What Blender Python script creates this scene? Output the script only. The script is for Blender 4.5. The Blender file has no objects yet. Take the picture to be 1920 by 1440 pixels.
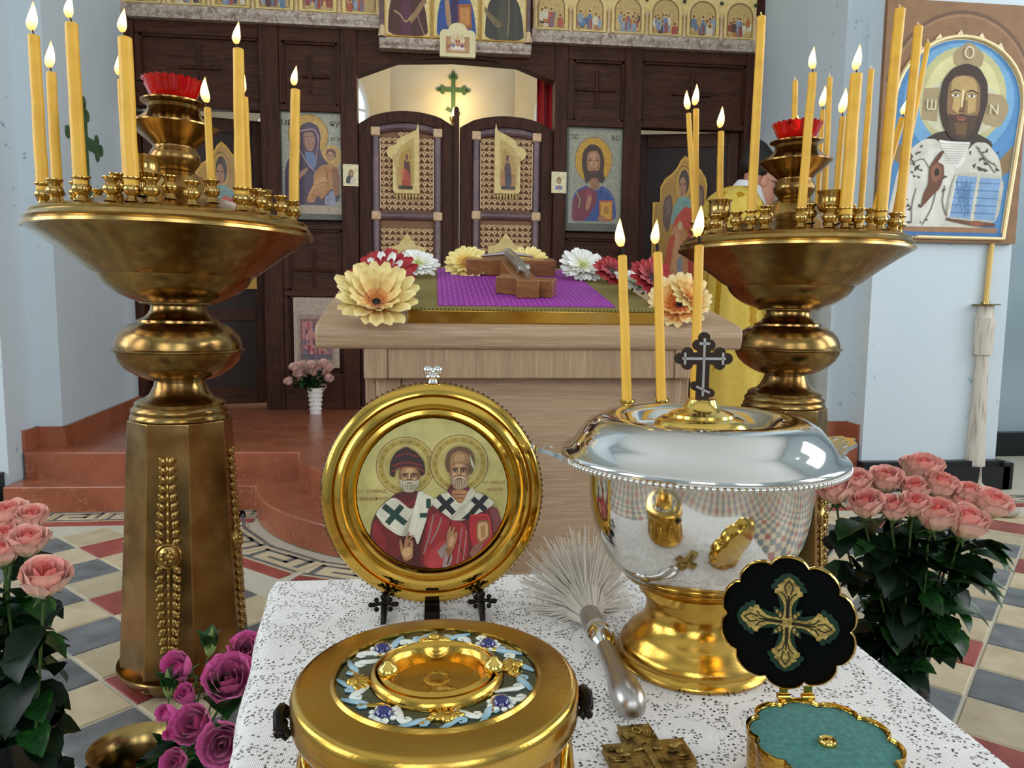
import bpy, math, random
from mathutils import Vector, Matrix, Euler, Quaternion
random.seed(7)
SC = bpy.context.scene
COL = SC.collection
R = math.radians

# ------------------------------------------------------------------ camera
FPX, YAW, PITCH, ROLL = 1390.0, R(6.2), R(6.0), R(0.6)
CAM = Vector((0, 0, 1.0))
cam_d = bpy.data.cameras.new('camera'); cam_d.sensor_width = 36.0; cam_d.lens = 36.0 * FPX / 1920.0
cam_d.clip_start = 0.02
cam = bpy.data.objects.new('camera', cam_d); COL.objects.link(cam)
ROT = Matrix.Rotation(-YAW, 3, 'Z') @ Matrix.Rotation(math.pi/2 - PITCH, 3, 'X') @ Matrix.Rotation(ROLL, 3, 'Z')
cam.matrix_world = Matrix.Translation(CAM) @ ROT.to_4x4()
SC.camera = cam

# ------------------------------------------------------------------ world, lights, exposure
w = bpy.data.worlds.new('sky'); SC.world = w; w.use_nodes = True
bg = w.node_tree.nodes['Background']; bg.inputs[0].default_value = (0.75, 0.87, 1.0, 1); bg.inputs[1].default_value = 1.0
SC.view_settings.view_transform = 'Standard'; SC.view_settings.look = 'None'
SC.view_settings.exposure = 0.1; SC.view_settings.gamma = 1.0
SC.view_settings.use_curve_mapping = False

def area(name, loc, aim, sx, sy, power, col):
    l = bpy.data.lights.new(name, 'AREA'); l.shape = 'RECTANGLE'; l.size = sx; l.size_y = sy
    l.energy = power; l.color = col
    o = bpy.data.objects.new(name, l); COL.objects.link(o); o.location = loc
    o.rotation_euler = (Vector(aim) - Vector(loc)).to_track_quat('-Z', 'Y').to_euler()
    return o
DAY = (0.96, 0.98, 1.0)
# daylight entering through the nave windows (each lamp fills one window opening)
area('window_daylight_left', (-5.06, -0.9, 3.0), (0, -0.9, 3.0), 1.8, 3.0, 95, DAY)
area('window_daylight_left', (-5.06, 2.0, 3.0), (0, 2.0, 3.0), 1.8, 3.0, 95, DAY)
area('window_daylight_right', (5.56, -0.9, 3.0), (0, -0.9, 3.0), 1.8, 3.0, 120, DAY)
area('window_daylight_right', (5.56, 2.0, 3.0), (0, 2.0, 3.0), 1.8, 3.0, 120, DAY)
area('window_daylight_back', (-1.6, -5.06, 3.2), (-1.6, 0, 3.2), 2.0, 3.0, 80, DAY)
area('window_daylight_back', (2.0, -5.06, 3.2), (2.0, 0, 3.2), 2.0, 3.0, 80, DAY)
area('apse_window_daylight', (-1.62, 7.0, 2.6), (0.2, 6.6, 2.0), 0.8, 1.4, 26, DAY)
area('apse_window_daylight', (1.98, 7.0, 2.6), (0.2, 6.6, 2.0), 0.8, 1.4, 26, DAY)

# ------------------------------------------------------------------ where a photographed point stands in the place
def ray(px, py):
    return ROT @ Vector(((px - 960) / FPX, -(py - 720) / FPX, -1.0))
def at_z(px, py, z):
    d = ray(px, py); return CAM + d * ((z - CAM.z) / d.z)
def at_y(px, py, y):
    d = ray(px, py); return CAM + d * ((y - CAM.y) / d.y)
def at_d(px, py, t):
    return CAM + ray(px, py) * t
def at_plane(px, py, p, n):
    d = ray(px, py); return CAM + d * ((Vector(p) - CAM).dot(n) / d.dot(n))
def proj(p):
    q = ROT.transposed() @ (Vector(p) - CAM)
    return 960 + FPX * q.x / -q.z, 720 - FPX * q.y / -q.z, -q.z

# ------------------------------------------------------------------ mesh helpers
class MB:
    def __init__(s): s.v = []; s.f = []; s.c = []
    def add(s, v, f, M=None, col=None):
        o = len(s.v)
        s.v += [tuple(M @ Vector(p)) for p in v] if M is not None else [tuple(p) for p in v]
        s.f += [tuple(i + o for i in q) for q in f]
        s.c += [col] * len(f)
        return s
    def box(s, x0, x1, y0, y1, z0, z1, M=None, col=None):
        v = [(x0,y0,z0),(x1,y0,z0),(x1,y1,z0),(x0,y1,z0),(x0,y0,z1),(x1,y0,z1),(x1,y1,z1),(x0,y1,z1)]
        f = [(0,3,2,1),(4,5,6,7),(0,1,5,4),(1,2,6,5),(2,3,7,6),(3,0,4,7)]
        return s.add(v, f, M, col)
    def lathe(s, prof, n=32, M=None, close=False, col=None):
        v = []; f = []
        for (r, z) in prof:
            for i in range(n):
                a = 2*math.pi*i/n; v.append((r*math.cos(a), r*math.sin(a), z))
        m = len(prof)
        for k in range(m - (0 if close else 1)):
            k2 = (k+1) % m
            for i in range(n):
                j = (i+1) % n; f.append((k*n+i, k*n+j, k2*n+j, k2*n+i))
        if not close:
            if prof[0][0] > 1e-6: f.append(tuple(range(n-1, -1, -1)))
            if prof[-1][0] > 1e-6: f.append(tuple((m-1)*n + i for i in range(n)))
        return s.add(v, f, M, col)
    def tube(s, pts, rad, n=8, M=None, cap=True, col=None):
        pts = [Vector(p) for p in pts]; m = len(pts)
        rs = rad if isinstance(rad, (list, tuple)) else [rad]*m
        v = []; f = []; up = None
        for k, p in enumerate(pts):
            t = (pts[min(k+1, m-1)] - pts[max(k-1, 0)]).normalized()
            if up is None: up = t.orthogonal().normalized()
            up = (up - t*up.dot(t))
            up = up.normalized() if up.length > 1e-6 else t.orthogonal().normalized()
            b = t.cross(up)
            for i in range(n):
                a = 2*math.pi*i/n; v.append(p + (up*math.cos(a) + b*math.sin(a))*rs[k])
        for k in range(m-1):
            for i in range(n):
                j = (i+1) % n; f.append((k*n+i, k*n+j, (k+1)*n+j, (k+1)*n+i))
        if cap: f.append(tuple(range(n-1, -1, -1))); f.append(tuple((m-1)*n+i for i in range(n)))
        return s.add(v, f, M, col)
    def prism(s, pts, y0, y1, M=None, col=None):
        """outline in X/Z, thickness along Y (front y0 faces -Y)"""
        a = sum(pts[i][0]*pts[(i+1)%len(pts)][1] - pts[(i+1)%len(pts)][0]*pts[i][1] for i in range(len(pts)))
        if a < 0: pts = pts[::-1]
        n = len(pts)
        v = [(x, y0, z) for x, z in pts] + [(x, y1, z) for x, z in pts]
        f = [tuple(range(n)), tuple(range(2*n-1, n-1, -1))]
        f += [(i, n+i, n+(i+1) % n, (i+1) % n) for i in range(n)]
        return s.add(v, f, M, col)
    def ball(s, c, rx, ry=None, rz=None, n=8, m=5, M=None, col=None):
        ry = ry or rx; rz = rz or rx
        v = [(c[0], c[1], c[2]-rz)]; f = []
        for k in range(1, m):
            t = math.pi*k/m
            for i in range(n):
                a = 2*math.pi*i/n
                v.append((c[0]+rx*math.sin(t)*math.cos(a), c[1]+ry*math.sin(t)*math.sin(a), c[2]-rz*math.cos(t)))
        v.append((c[0], c[1], c[2]+rz))
        for i in range(n): f.append((0, 1+(i+1) % n, 1+i))
        for k in range(m-2):
            for i in range(n):
                j = (i+1) % n; f.append((1+k*n+i, 1+k*n+j, 1+(k+1)*n+j, 1+(k+1)*n+i))
        e = len(v)-1
        for i in range(n): f.append((e, 1+(m-2)*n+i, 1+(m-2)*n+(i+1) % n))
        return s.add(v, f, M, col)
    def loft(s, rings, cap=True, M=None, col=None):
        n = len(rings[0]); v = [p for r in rings for p in r]; f = []
        for k in range(len(rings)-1):
            for i in range(n):
                j = (i+1) % n; f.append((k*n+i, k*n+j, (k+1)*n+j, (k+1)*n+i))
        if cap: f.append(tuple(range(n-1, -1, -1))); f.append(tuple((len(rings)-1)*n+i for i in range(n)))
        return s.add(v, f, M, col)
    def grid(s, fn, nu, nv, M=None, col=None):
        v = [fn(i/nu, j/nv) for j in range(nv+1) for i in range(nu+1)]
        f = [(j*(nu+1)+i, j*(nu+1)+i+1, (j+1)*(nu+1)+i+1, (j+1)*(nu+1)+i) for j in range(nv) for i in range(nu)]
        return s.add(v, f, M, col)

def lin(h):
    if isinstance(h, str):
        h = h.lstrip('#'); c = [int(h[i:i+2], 16)/255 for i in (0, 2, 4)]
    else: c = list(h)
    return tuple(x/12.92 if x <= 0.04045 else ((x+0.055)/1.055)**2.4 for x in c) + (1.0,)

def mesh(name, mb, mat, smooth=38):
    me = bpy.data.meshes.new(name); me.from_pydata(mb.v, [], mb.f)
    if any(c is not None for c in mb.c):
        at = me.color_attributes.new('Col', 'FLOAT_COLOR', 'CORNER')
        k = 0
        for p, c in zip(me.polygons, mb.c):
            cc = lin(c or '#808080')
            for li in p.loop_indices: at.data[li].color = cc
    if mat is not None: me.materials.append(mat)
    if smooth:
        me.shade_smooth()
        if smooth < 179: me.set_sharp_from_angle(angle=R(smooth))
    me.update(); return me
def link(name, me, parent=None, loc=None, rot=None, scale=None):
    o = bpy.data.objects.new(name, me); COL.objects.link(o)
    if parent is not None: o.parent = parent
    if loc is not None: o.location = loc
    if rot is not None: o.rotation_euler = rot
    if scale is not None: o.scale = (scale,)*3 if isinstance(scale, (int, float)) else scale
    return o
def part(name, mb, mat, parent=None, smooth=38, label=None, bevel=0, **kw):
    o = link(name, mesh(name, mb, mat, smooth), parent, **kw)
    if label: o['label'] = label
    if bevel:
        b = o.modifiers.new('bevel', 'BEVEL'); b.width = bevel; b.segments = 2; b.limit_method = 'ANGLE'; b.angle_limit = R(40)
        b.harden_normals = False
    return o
def tag(o, label, cat, group=None):
    o['label'] = label; o['category'] = cat
    if group: o['group'] = group
    return o
def thing(name, label, cat, loc=(0,0,0), rot=(0,0,0), group=None):
    o = bpy.data.objects.new(name, None); COL.objects.link(o); o.empty_display_size = 0.05
    o.location = loc; o.rotation_euler = rot
    return tag(o, label, cat, group)
def struct(name, mb, mat, smooth=30, label=None, parent=None):
    o = part(name, mb, mat, parent, smooth); o['kind'] = 'structure'
    if label: o['label'] = label
    return o
def face_rot(d, roll=0.0):
    """euler turning local +Z to direction d"""
    q = Vector(d).to_track_quat('Z', 'Y') @ Quaternion((0, 0, 1), roll)
    return q.to_euler()

# ------------------------------------------------------------------ materials
def nodes(name):
    m = bpy.data.materials.new(name); m.use_nodes = True
    nt = m.node_tree; return m, nt, nt.nodes['Principled BSDF']
def pbr(name, col, rough=0.5, metal=0.0, var=None, bump=None, coat=0, trans=0, ior=1.45, spec=None, emis=None, sheen=0, rvar=None, sss=0, wave=None):
    m, nt, b = nodes(name); N = nt.nodes.new; L = nt.links.new
    b.inputs['Base Color'].default_value = lin(col); b.inputs['Roughness'].default_value = rough
    b.inputs['Metallic'].default_value = metal; b.inputs['Coat Weight'].default_value = coat
    b.inputs['Coat Roughness'].default_value = 0.08
    b.inputs['Transmission Weight'].default_value = trans; b.inputs['IOR'].default_value = ior
    if spec is not None: b.inputs['Specular IOR Level'].default_value = spec
    if sheen: b.inputs['Sheen Weight'].default_value = sheen
    if sss:
        b.inputs['Subsurface Weight'].default_value = sss; b.inputs['Subsurface Radius'].default_value = (1, .5, .2); b.inputs['Subsurface Scale'].default_value = 0.006
    if emis: b.inputs['Emission Color'].default_value = lin(emis[0]); b.inputs['Emission Strength'].default_value = emis[1]
    tc = N('ShaderNodeTexCoord')
    if var or bump or rvar or wave:
        def noise(sc, det=4, stretch=None):
            n = N('ShaderNodeTexNoise'); n.inputs['Scale'].default_value = sc; n.inputs['Detail'].default_value = det
            if stretch:
                mp = N('ShaderNodeMapping'); mp.inputs['Scale'].default_value = stretch; L(tc.outputs['Object'], mp.inputs[0]); L(mp.outputs[0], n.inputs['Vector'])
            else: L(tc.outputs['Object'], n.inputs['Vector'])
            return n
    last = None
    if var:
        for (sc, c2, lo, hi, *st) in var:
            n = noise(sc, 5, st[0] if st else None); r = N('ShaderNodeMapRange')
            r.inputs['From Min'].default_value = lo; r.inputs['From Max'].default_value = hi
            L(n.outputs['Fac'], r.inputs['Value'])
            mx = N('ShaderNodeMix'); mx.data_type = 'RGBA'; L(r.outputs[0], mx.inputs['Factor'])
            if last is None: mx.inputs['A'].default_value = lin(col)
            else: L(last, mx.inputs['A'])
            mx.inputs['B'].default_value = lin(c2); last = mx.outputs['Result']
        L(last, b.inputs['Base Color'])
    if rvar:
        n = noise(rvar[0]); r = N('ShaderNodeMapRange'); r.inputs['To Min'].default_value = rvar[1]; r.inputs['To Max'].default_value = rvar[2]
        r.inputs['From Min'].default_value = .3; r.inputs['From Max'].default_value = .7
        L(n.outputs['Fac'], r.inputs['Value']); L(r.outputs[0], b.inputs['Roughness'])
    if bump:
        n = noise(bump[0], 4, bump[2] if len(bump) > 2 else None); bp = N('ShaderNodeBump'); bp.inputs['Strength'].default_value = bump[1]; bp.inputs['Distance'].default_value = 0.003
        L(n.outputs['Fac'], bp.inputs['Height']); L(bp.outputs[0], b.inputs['Normal'])
    return m
def vcol(name, rough=0.6, metal=0.0, sc=60, amt=0.25, coat=0, sheen=0, sss=0):
    m, nt, b = nodes(name); N = nt.nodes.new; L = nt.links.new
    a = N('ShaderNodeVertexColor'); a.layer_name = 'Col'
    tc = N('ShaderNodeTexCoord'); n = N('ShaderNodeTexNoise'); n.inputs['Scale'].default_value = sc; n.inputs['Detail'].default_value = 5
    L(tc.outputs['Object'], n.inputs['Vector'])
    r = N('ShaderNodeMapRange'); r.inputs['From Min'].default_value = .3; r.inputs['From Max'].default_value = .7
    r.inputs['To Min'].default_value = 1-amt; r.inputs['To Max'].default_value = 1+amt*.6
    L(n.outputs['Fac'], r.inputs['Value'])
    mx = N('ShaderNodeVectorMath'); mx.operation = 'SCALE'; L(a.outputs['Color'], mx.inputs[0]); L(r.outputs[0], mx.inputs['Scale'])
    L(mx.outputs[0], b.inputs['Base Color']); b.inputs['Roughness'].default_value = rough; b.inputs['Metallic'].default_value = metal
    b.inputs['Coat Weight'].default_value = coat; b.inputs['Sheen Weight'].default_value = sheen
    if sss: b.inputs['Subsurface Weight'].default_value = sss; b.inputs['Subsurface Scale'].default_value = .004
    return m

M = {}
M['brass'] = pbr('old_brass', '#9c8654', .24, 1, var=[(7, '#86602f', .42, .7), (2.5, '#6e4420', .46, .72), (30, '#b89a5c', .5, .8)], rvar=(9, .13, .34), bump=(18, .05))
M['brass_bright'] = pbr('bright_brass', '#b8985a', .2, 1, var=[(12, '#94743a', .5, .8)], rvar=(20, .13, .3))
M['brass_shaft'] = pbr('shaft_brass', '#ab8854', .34, 1, var=[(5, '#805a2c', .42, .66), (14, '#b89a68', .5, .75), (2.2, '#683a1e', .5, .75)], bump=(30, .08), rvar=(8, .16, .34))
M['gold'] = pbr('polished_gold', '#d2aa4e', .1, 1, rvar=(25, .06, .16))
M['gold_pale'] = pbr('pale_gold', '#e0bd62', .14, 1)
M['gold_relief'] = pbr('chased_gold', '#d0a34a', .25, 1, bump=(160, .9), var=[(90, '#a06a1c', .45, .7)])
M['gold_brushed'] = pbr('brushed_gold', '#c99f48', .2, 1, var=[(14, '#c9a760', .5, .8)], bump=(40, .06, (1, 30, 1)), rvar=(15, .12, .3))
M['silver'] = pbr('polished_silver', '#dcdad5', .07, 1)
M['silver_dull'] = pbr('satin_silver', '#b4b0ac', .34, 1, rvar=(30, .28, .42))
M['black_metal'] = pbr('blackened_metal', '#1c1714', .35, .8)
M['dark_bronze'] = pbr('dark_bronze', '#33261f', .4, .6)
M['wood_dark'] = pbr('dark_stained_wood', '#46261a', .48, 0, var=[(6, '#2a140d', .4, .7, (6, 6, .6)), (30, '#5c3a26', .5, .8, (8, 8, .5))], bump=(40, .1, (8, 8, .5)), spec=.22)
M['wood_dark2'] = pbr('dark_wood_panel', '#48291c', .5, 0, var=[(6, '#2f1810', .4, .7, (.6, 6, 6)), (30, '#5e3e2a', .5, .8, (.5, 8, 8))], bump=(40, .1, (.5, 8, 8)), spec=.22)
M['oak'] = pbr('pale_oak_horizontal', '#ad9072', .5, 0, var=[(9, '#a3866a', .4, .65, (.5, 6, 9)), (40, '#c7ad90', .5, .8, (.3, 6, 8)), (70, '#8d7055', .6, .85, (.25, 6, 8))], bump=(60, .08, (.3, 6, 8)))
M['oak_v'] = pbr('pale_oak_vertical', '#a88b6c', .5, 0, var=[(9, '#9c7d60', .4, .65, (7, 6, .5)), (45, '#c2a789', .5, .8, (8, 6, .3)), (70, '#87694d', .6, .85, (8, 6, .25))], bump=(60, .08, (8, 6, .3)))
M['wax'] = pbr('beeswax', '#e3b23c', .42, 0, sss=.25, var=[(20, '#d59f2c', .45, .75)])
M['wax_pale'] = pbr('pale_beeswax', '#dcb86a', .45, 0, sss=.2)
M['wick'] = pbr('charred_wick', '#1a1310', .9)
M['wick_new'] = pbr('clean_wick', '#e6d9a8', .9)
M['red_glass'] = pbr('red_glass', '#e00a10', .06, 0, trans=.55, ior=1.45, coat=.3)
M['wall'] = None
M['white_plaster'] = pbr('white_plaster', '#dfe3e2', .85)
M['cream_plaster'] = pbr('cream_plaster', '#d8d2bb', .85, var=[(3, '#cfc6a8', .4, .7)])
M['grey_plaster'] = pbr('blue_grey_plaster', '#9fb0b8', .8, var=[(2, '#8fa1aa', .4, .7)])
M['black_stone'] = pbr('black_plinth_paint', '#16191c', .35)
M['terracotta'] = pbr('terracotta_paint', '#9e5c41', .24, 0, var=[(5, '#864830', .4, .7), (40, '#b07255', .55, .8)], bump=(30, .05), spec=.5)
M['grout'] = pbr('pale_grout', '#c2bba8', .8)
M['green_paint'] = pbr('green_paint', '#3f5f3c', .7, var=[(30, '#55704c', .5, .8)])
M['curtain'] = pbr('red_curtain', '#c00a14', .7, sheen=.4)
M['paint'] = vcol('icon_paint', .45, 0, 45, .22, coat=.15)
M['paint_wall'] = vcol('mural_paint', .7, 0, 14, .14)
M['carved'] = pbr('carved_cream_wood', '#dcbc94', .5, 0, var=[(40, '#c29a72', .45, .7)])
M['carved_back'] = pbr('carving_backing', '#8a6244', .6)
M['mauve'] = pbr('mauve_moulding', '#6b5358', .38, 0, var=[(60, '#8a6c6a', .45, .7), (4, '#4b3a44', .45, .7)], coat=.3)
M['marble'] = pbr('veined_ledge', '#b0a090', .35, 0, var=[(22, '#8b7466', .45, .62), (60, '#d6cbb9', .5, .7)], coat=.2)
M['cream_gold'] = pbr('cream_gold_board', '#e6cf8e', .4, 0, var=[(30, '#d9bd70', .4, .7)])
M['velvet'] = pbr('teal_felt', '#1f5f5a', .95, 0, var=[(250, '#2f7a70', .4, .7)], sheen=.2)
M['velvet_black'] = pbr('black_green_velvet', '#030605', .9, 0, sheen=.02, spec=.1)
M['emb_green'] = pbr('green_embroidery_edge', '#072c1a', .85)
M['emb_gold'] = pbr('gold_thread', '#b59a55', .45, .5, bump=(400, .8), var=[(200, '#7d6a30', .4, .7)])
M['emb_dark'] = pbr('dark_thread', '#2a2410', .8)
M['enamel_dark'] = pbr('dark_green_enamel', '#26342c', .2, 0, coat=.5, var=[(80, '#3d4a34', .4, .7)])
M['enamel_blue'] = pbr('pale_blue_enamel', '#9dbccb', .2, 0, coat=.6, var=[(60, '#6f9aa8', .4, .7)])
M['enamel_white'] = pbr('white_enamel', '#d8dcd2', .2, 0, coat=.6)
M['lapis'] = pbr('blue_stone', '#070d58', .08, 0, coat=1)
M['white_ceramic'] = pbr('white_ceramic', '#e8e4de', .3, bump=(80, .5))
M['dark_vase'] = pbr('dark_glass_vase', '#0a0d0b', .15)
M['leaf'] = pbr('rose_leaf', '#1a4418', .42, 0, var=[(9, '#0c2810', .4, .7), (4, '#2f6a1e', .55, .8)], spec=.4)
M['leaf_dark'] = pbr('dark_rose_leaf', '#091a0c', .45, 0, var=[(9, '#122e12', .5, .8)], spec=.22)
M['stem'] = pbr('green_stem', '#3f5a2a', .5)
M['hair'] = pbr('dark_hair', '#17120f', .6)
M['skin'] = pbr('skin', '#c98f78', .55, sss=.1)
M['linen'] = pbr('white_linen', '#e3e6ea', .8, bump=(8, .3))
M['bristle'] = pbr('white_bristle', '#d3cabd', .5, sheen=.3)
M['bead'] = pbr('dark_bead_trim', '#4a2f20', .3, .7)
M['dark_void'] = pbr('dark_wood_back', '#2a1810', .6)
M['paper'] = pbr('card', '#e3d6a8', .7)
M['gild_edge'] = pbr('gilt_edge', '#e8cf9a', .3, .35)
M['pane'] = pbr('window_pane_glass', '#dfeaf0', .3, emis=('#dcebf2', 1.1))
def wall_mat():
    m, nt, b = nodes('pale_blue_plaster'); N = nt.nodes.new; L = nt.links.new
    tc = N('ShaderNodeTexCoord')
    n1 = N('ShaderNodeTexNoise'); n1.inputs['Scale'].default_value = 1.3; L(tc.outputs['Object'], n1.inputs['Vector'])
    mx = N('ShaderNodeMix'); mx.data_type = 'RGBA'; L(n1.outputs['Fac'], mx.inputs['Factor'])
    mx.inputs['A'].default_value = lin('#bccbd4'); mx.inputs['B'].default_value = lin('#d0dbe0')
    # flaked patches of an older, bluer paint
    v = N('ShaderNodeTexNoise'); v.inputs['Scale'].default_value = 22; v.inputs['Detail'].default_value = 3; L(tc.outputs['Object'], v.inputs['Vector'])
    r = N('ShaderNodeMapRange'); r.inputs['From Min'].default_value = .66; r.inputs['From Max'].default_value = .72; L(v.outputs['Fac'], r.inputs['Value'])
    k = N('ShaderNodeTexNoise'); k.inputs['Scale'].default_value = 2.2; L(tc.outputs['Object'], k.inputs['Vector'])
    r2 = N('ShaderNodeMapRange'); r2.inputs['From Min'].default_value = .5; r2.inputs['From Max'].default_value = .62; L(k.outputs['Fac'], r2.inputs['Value'])
    mu = N('ShaderNodeMath'); mu.operation = 'MULTIPLY'; L(r.outputs[0], mu.inputs[0]); L(r2.outputs[0], mu.inputs[1])
    m2 = N('ShaderNodeMix'); m2.data_type = 'RGBA'; L(mu.outputs[0], m2.inputs['Factor']); L(mx.outputs['Result'], m2.inputs['A']); m2.inputs['B'].default_value = lin('#7f9fb4')
    L(m2.outputs['Result'], b.inputs['Base Color']); b.inputs['Roughness'].default_value = .7
    return m
M['wall'] = wall_mat()

def lace_mat():
    m, nt, b = nodes('white_lace'); N = nt.nodes.new; L = nt.links.new
    b.inputs['Base Color'].default_value = lin('#ece9e6'); b.inputs['Roughness'].default_value = .85
    tc = N('ShaderNodeTexCoord')
    def holes(sc, rad):
        vo = N('ShaderNodeTexVoronoi'); vo.inputs['Scale'].default_value = sc; vo.inputs['Randomness'].default_value = .75
        L(tc.outputs['Object'], vo.inputs['Vector'])
        lt = N('ShaderNodeMath'); lt.operation = 'LESS_THAN'; L(vo.outputs['Distance'], lt.inputs[0]); lt.inputs[1].default_value = rad
        return lt.outputs[0]
    h1 = holes(300, .38)
    # motif areas where the net is open: ringed rosettes laid side by side
    w = N('ShaderNodeTexVoronoi'); w.inputs['Scale'].default_value = 12; w.inputs['Randomness'].default_value = .45; L(tc.outputs['Object'], w.inputs['Vector'])
    ms = N('ShaderNodeMath'); ms.operation = 'MULTIPLY'; L(w.outputs['Distance'], ms.inputs[0]); ms.inputs[1].default_value = 26
    sn = N('ShaderNodeMath'); sn.operation = 'SINE'; L(ms.outputs[0], sn.inputs[0])
    g = N('ShaderNodeMath'); g.operation = 'GREATER_THAN'; L(sn.outputs[0], g.inputs[0]); g.inputs[1].default_value = -.45
    mu = N('ShaderNodeMath'); mu.operation = 'MULTIPLY'; L(h1, mu.inputs[0]); L(g.outputs[0], mu.inputs[1])
    h2 = holes(150, .22)
    wv = N('ShaderNodeTexWave'); wv.inputs['Scale'].default_value = 6; wv.inputs['Distortion'].default_value = 6; wv.inputs['Detail'].default_value = 1; L(tc.outputs['Object'], wv.inputs['Vector'])
    g2 = N('ShaderNodeMath'); g2.operation = 'GREATER_THAN'; L(wv.outputs['Fac'], g2.inputs[0]); g2.inputs[1].default_value = .8
    mu2 = N('ShaderNodeMath'); mu2.operation = 'MULTIPLY'; L(h2, mu2.inputs[0]); L(g2.outputs[0], mu2.inputs[1])
    mxm = N('ShaderNodeMath'); mxm.operation = 'MAXIMUM'; L(mu.outputs[0], mxm.inputs[0]); L(mu2.outputs[0], mxm.inputs[1])
    inv = N('ShaderNodeMath'); inv.operation = 'SUBTRACT'; inv.inputs[0].default_value = 1; L(mxm.outputs[0], inv.inputs[1])
    L(inv.outputs[0], b.inputs['Alpha'])
    # woven threads
    n = N('ShaderNodeTexWave'); n.inputs['Scale'].default_value = 240; n.inputs['Distortion'].default_value = 2; L(tc.outputs['Object'], n.inputs['Vector'])
    bp = N('ShaderNodeBump'); bp.inputs['Strength'].default_value = .4; bp.inputs['Distance'].default_value = .001; L(n.outputs['Fac'], bp.inputs['Height']); L(bp.outputs[0], b.inputs['Normal'])
    return m
M['lace'] = lace_mat()

def brocade(name, base, fig, fig2, sc, thr, metal=0, rough=.6):
    m, nt, b = nodes(name); N = nt.nodes.new; L = nt.links.new
    tc = N('ShaderNodeTexCoord'); mp = N('ShaderNodeMapping'); mp.inputs['Scale'].default_value = sc; L(tc.outputs['Object'], mp.inputs[0])
    s = N('ShaderNodeSeparateXYZ'); L(mp.outputs[0], s.inputs[0])
    def sn(o):
        q = N('ShaderNodeMath'); q.operation = 'SINE'; L(o, q.inputs[0]); return q.outputs[0]
    p = N('ShaderNodeMath'); p.operation = 'MULTIPLY'; L(sn(s.outputs[0]), p.inputs[0]); L(sn(s.outputs[1]), p.inputs[1])
    n = N('ShaderNodeTexNoise'); n.inputs['Scale'].default_value = .9; n.inputs['Detail'].default_value = 3; L(mp.outputs[0], n.inputs['Vector'])
    a = N('ShaderNodeMath'); a.operation = 'ADD'; L(p.outputs[0], a.inputs[0]); L(n.outputs['Fac'], a.inputs[1])
    g = N('ShaderNodeMath'); g.operation = 'GREATER_THAN'; L(a.outputs[0], g.inputs[0]); g.inputs[1].default_value = thr
    c = N('ShaderNodeMix'); c.data_type = 'RGBA'; L(n.outputs['Fac'], c.inputs['Factor']); c.inputs['A'].default_value = lin(base); c.inputs['B'].default_value = lin(fig2)
    x = N('ShaderNodeMix'); x.data_type = 'RGBA'; L(g.outputs[0], x.inputs['Factor']); L(c.outputs['Result'], x.inputs['A']); x.inputs['B'].default_value = lin(fig)
    L(x.outputs['Result'], b.inputs['Base Color']); b.inputs['Roughness'].default_value = rough; b.inputs['Metallic'].default_value = metal
    b.inputs['Specular IOR Level'].default_value = .2
    return m
M['purple'] = brocade('purple_brocade', '#7d2385', '#bb70b4', '#93309a', (330, 420, 0), 1.05)
M['olive'] = brocade('olive_gold_braid', '#5d5428', '#a39358', '#7b6d3a', (900, 900, 0), .7, .3, .55)
M['vestment'] = brocade('gold_vestment', '#d3b13f', '#b58a1e', '#e6cc6a', (42, 42, 42), 1.1, .15, .5)

def flame_mat():
    m = bpy.data.materials.new('flame'); m.use_nodes = True; nt = m.node_tree; nt.nodes.clear(); N = nt.nodes.new; L = nt.links.new
    o = N('ShaderNodeOutputMaterial'); e = N('ShaderNodeEmission'); tc = N('ShaderNodeTexCoord')
    s = N('ShaderNodeSeparateXYZ'); L(tc.outputs['Generated'], s.inputs[0])
    r = N('ShaderNodeValToRGB'); el = r.color_ramp.elements
    el[0].position = 0; el[0].color = (1, .30, .04, 1); el[1].position = 1; el[1].color = (1, .50, .10, 1)
    k = el.new(.3); k.color = (1, .80, .38, 1); k = el.new(.7); k.color = (1, .86, .46, 1)
    L(s.outputs[2], r.inputs[0]); L(r.outputs[0], e.inputs[0]); e.inputs[1].default_value = 2.4
    L(e.outputs[0], o.inputs[0]); return m
M['flame'] = flame_mat()

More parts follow.
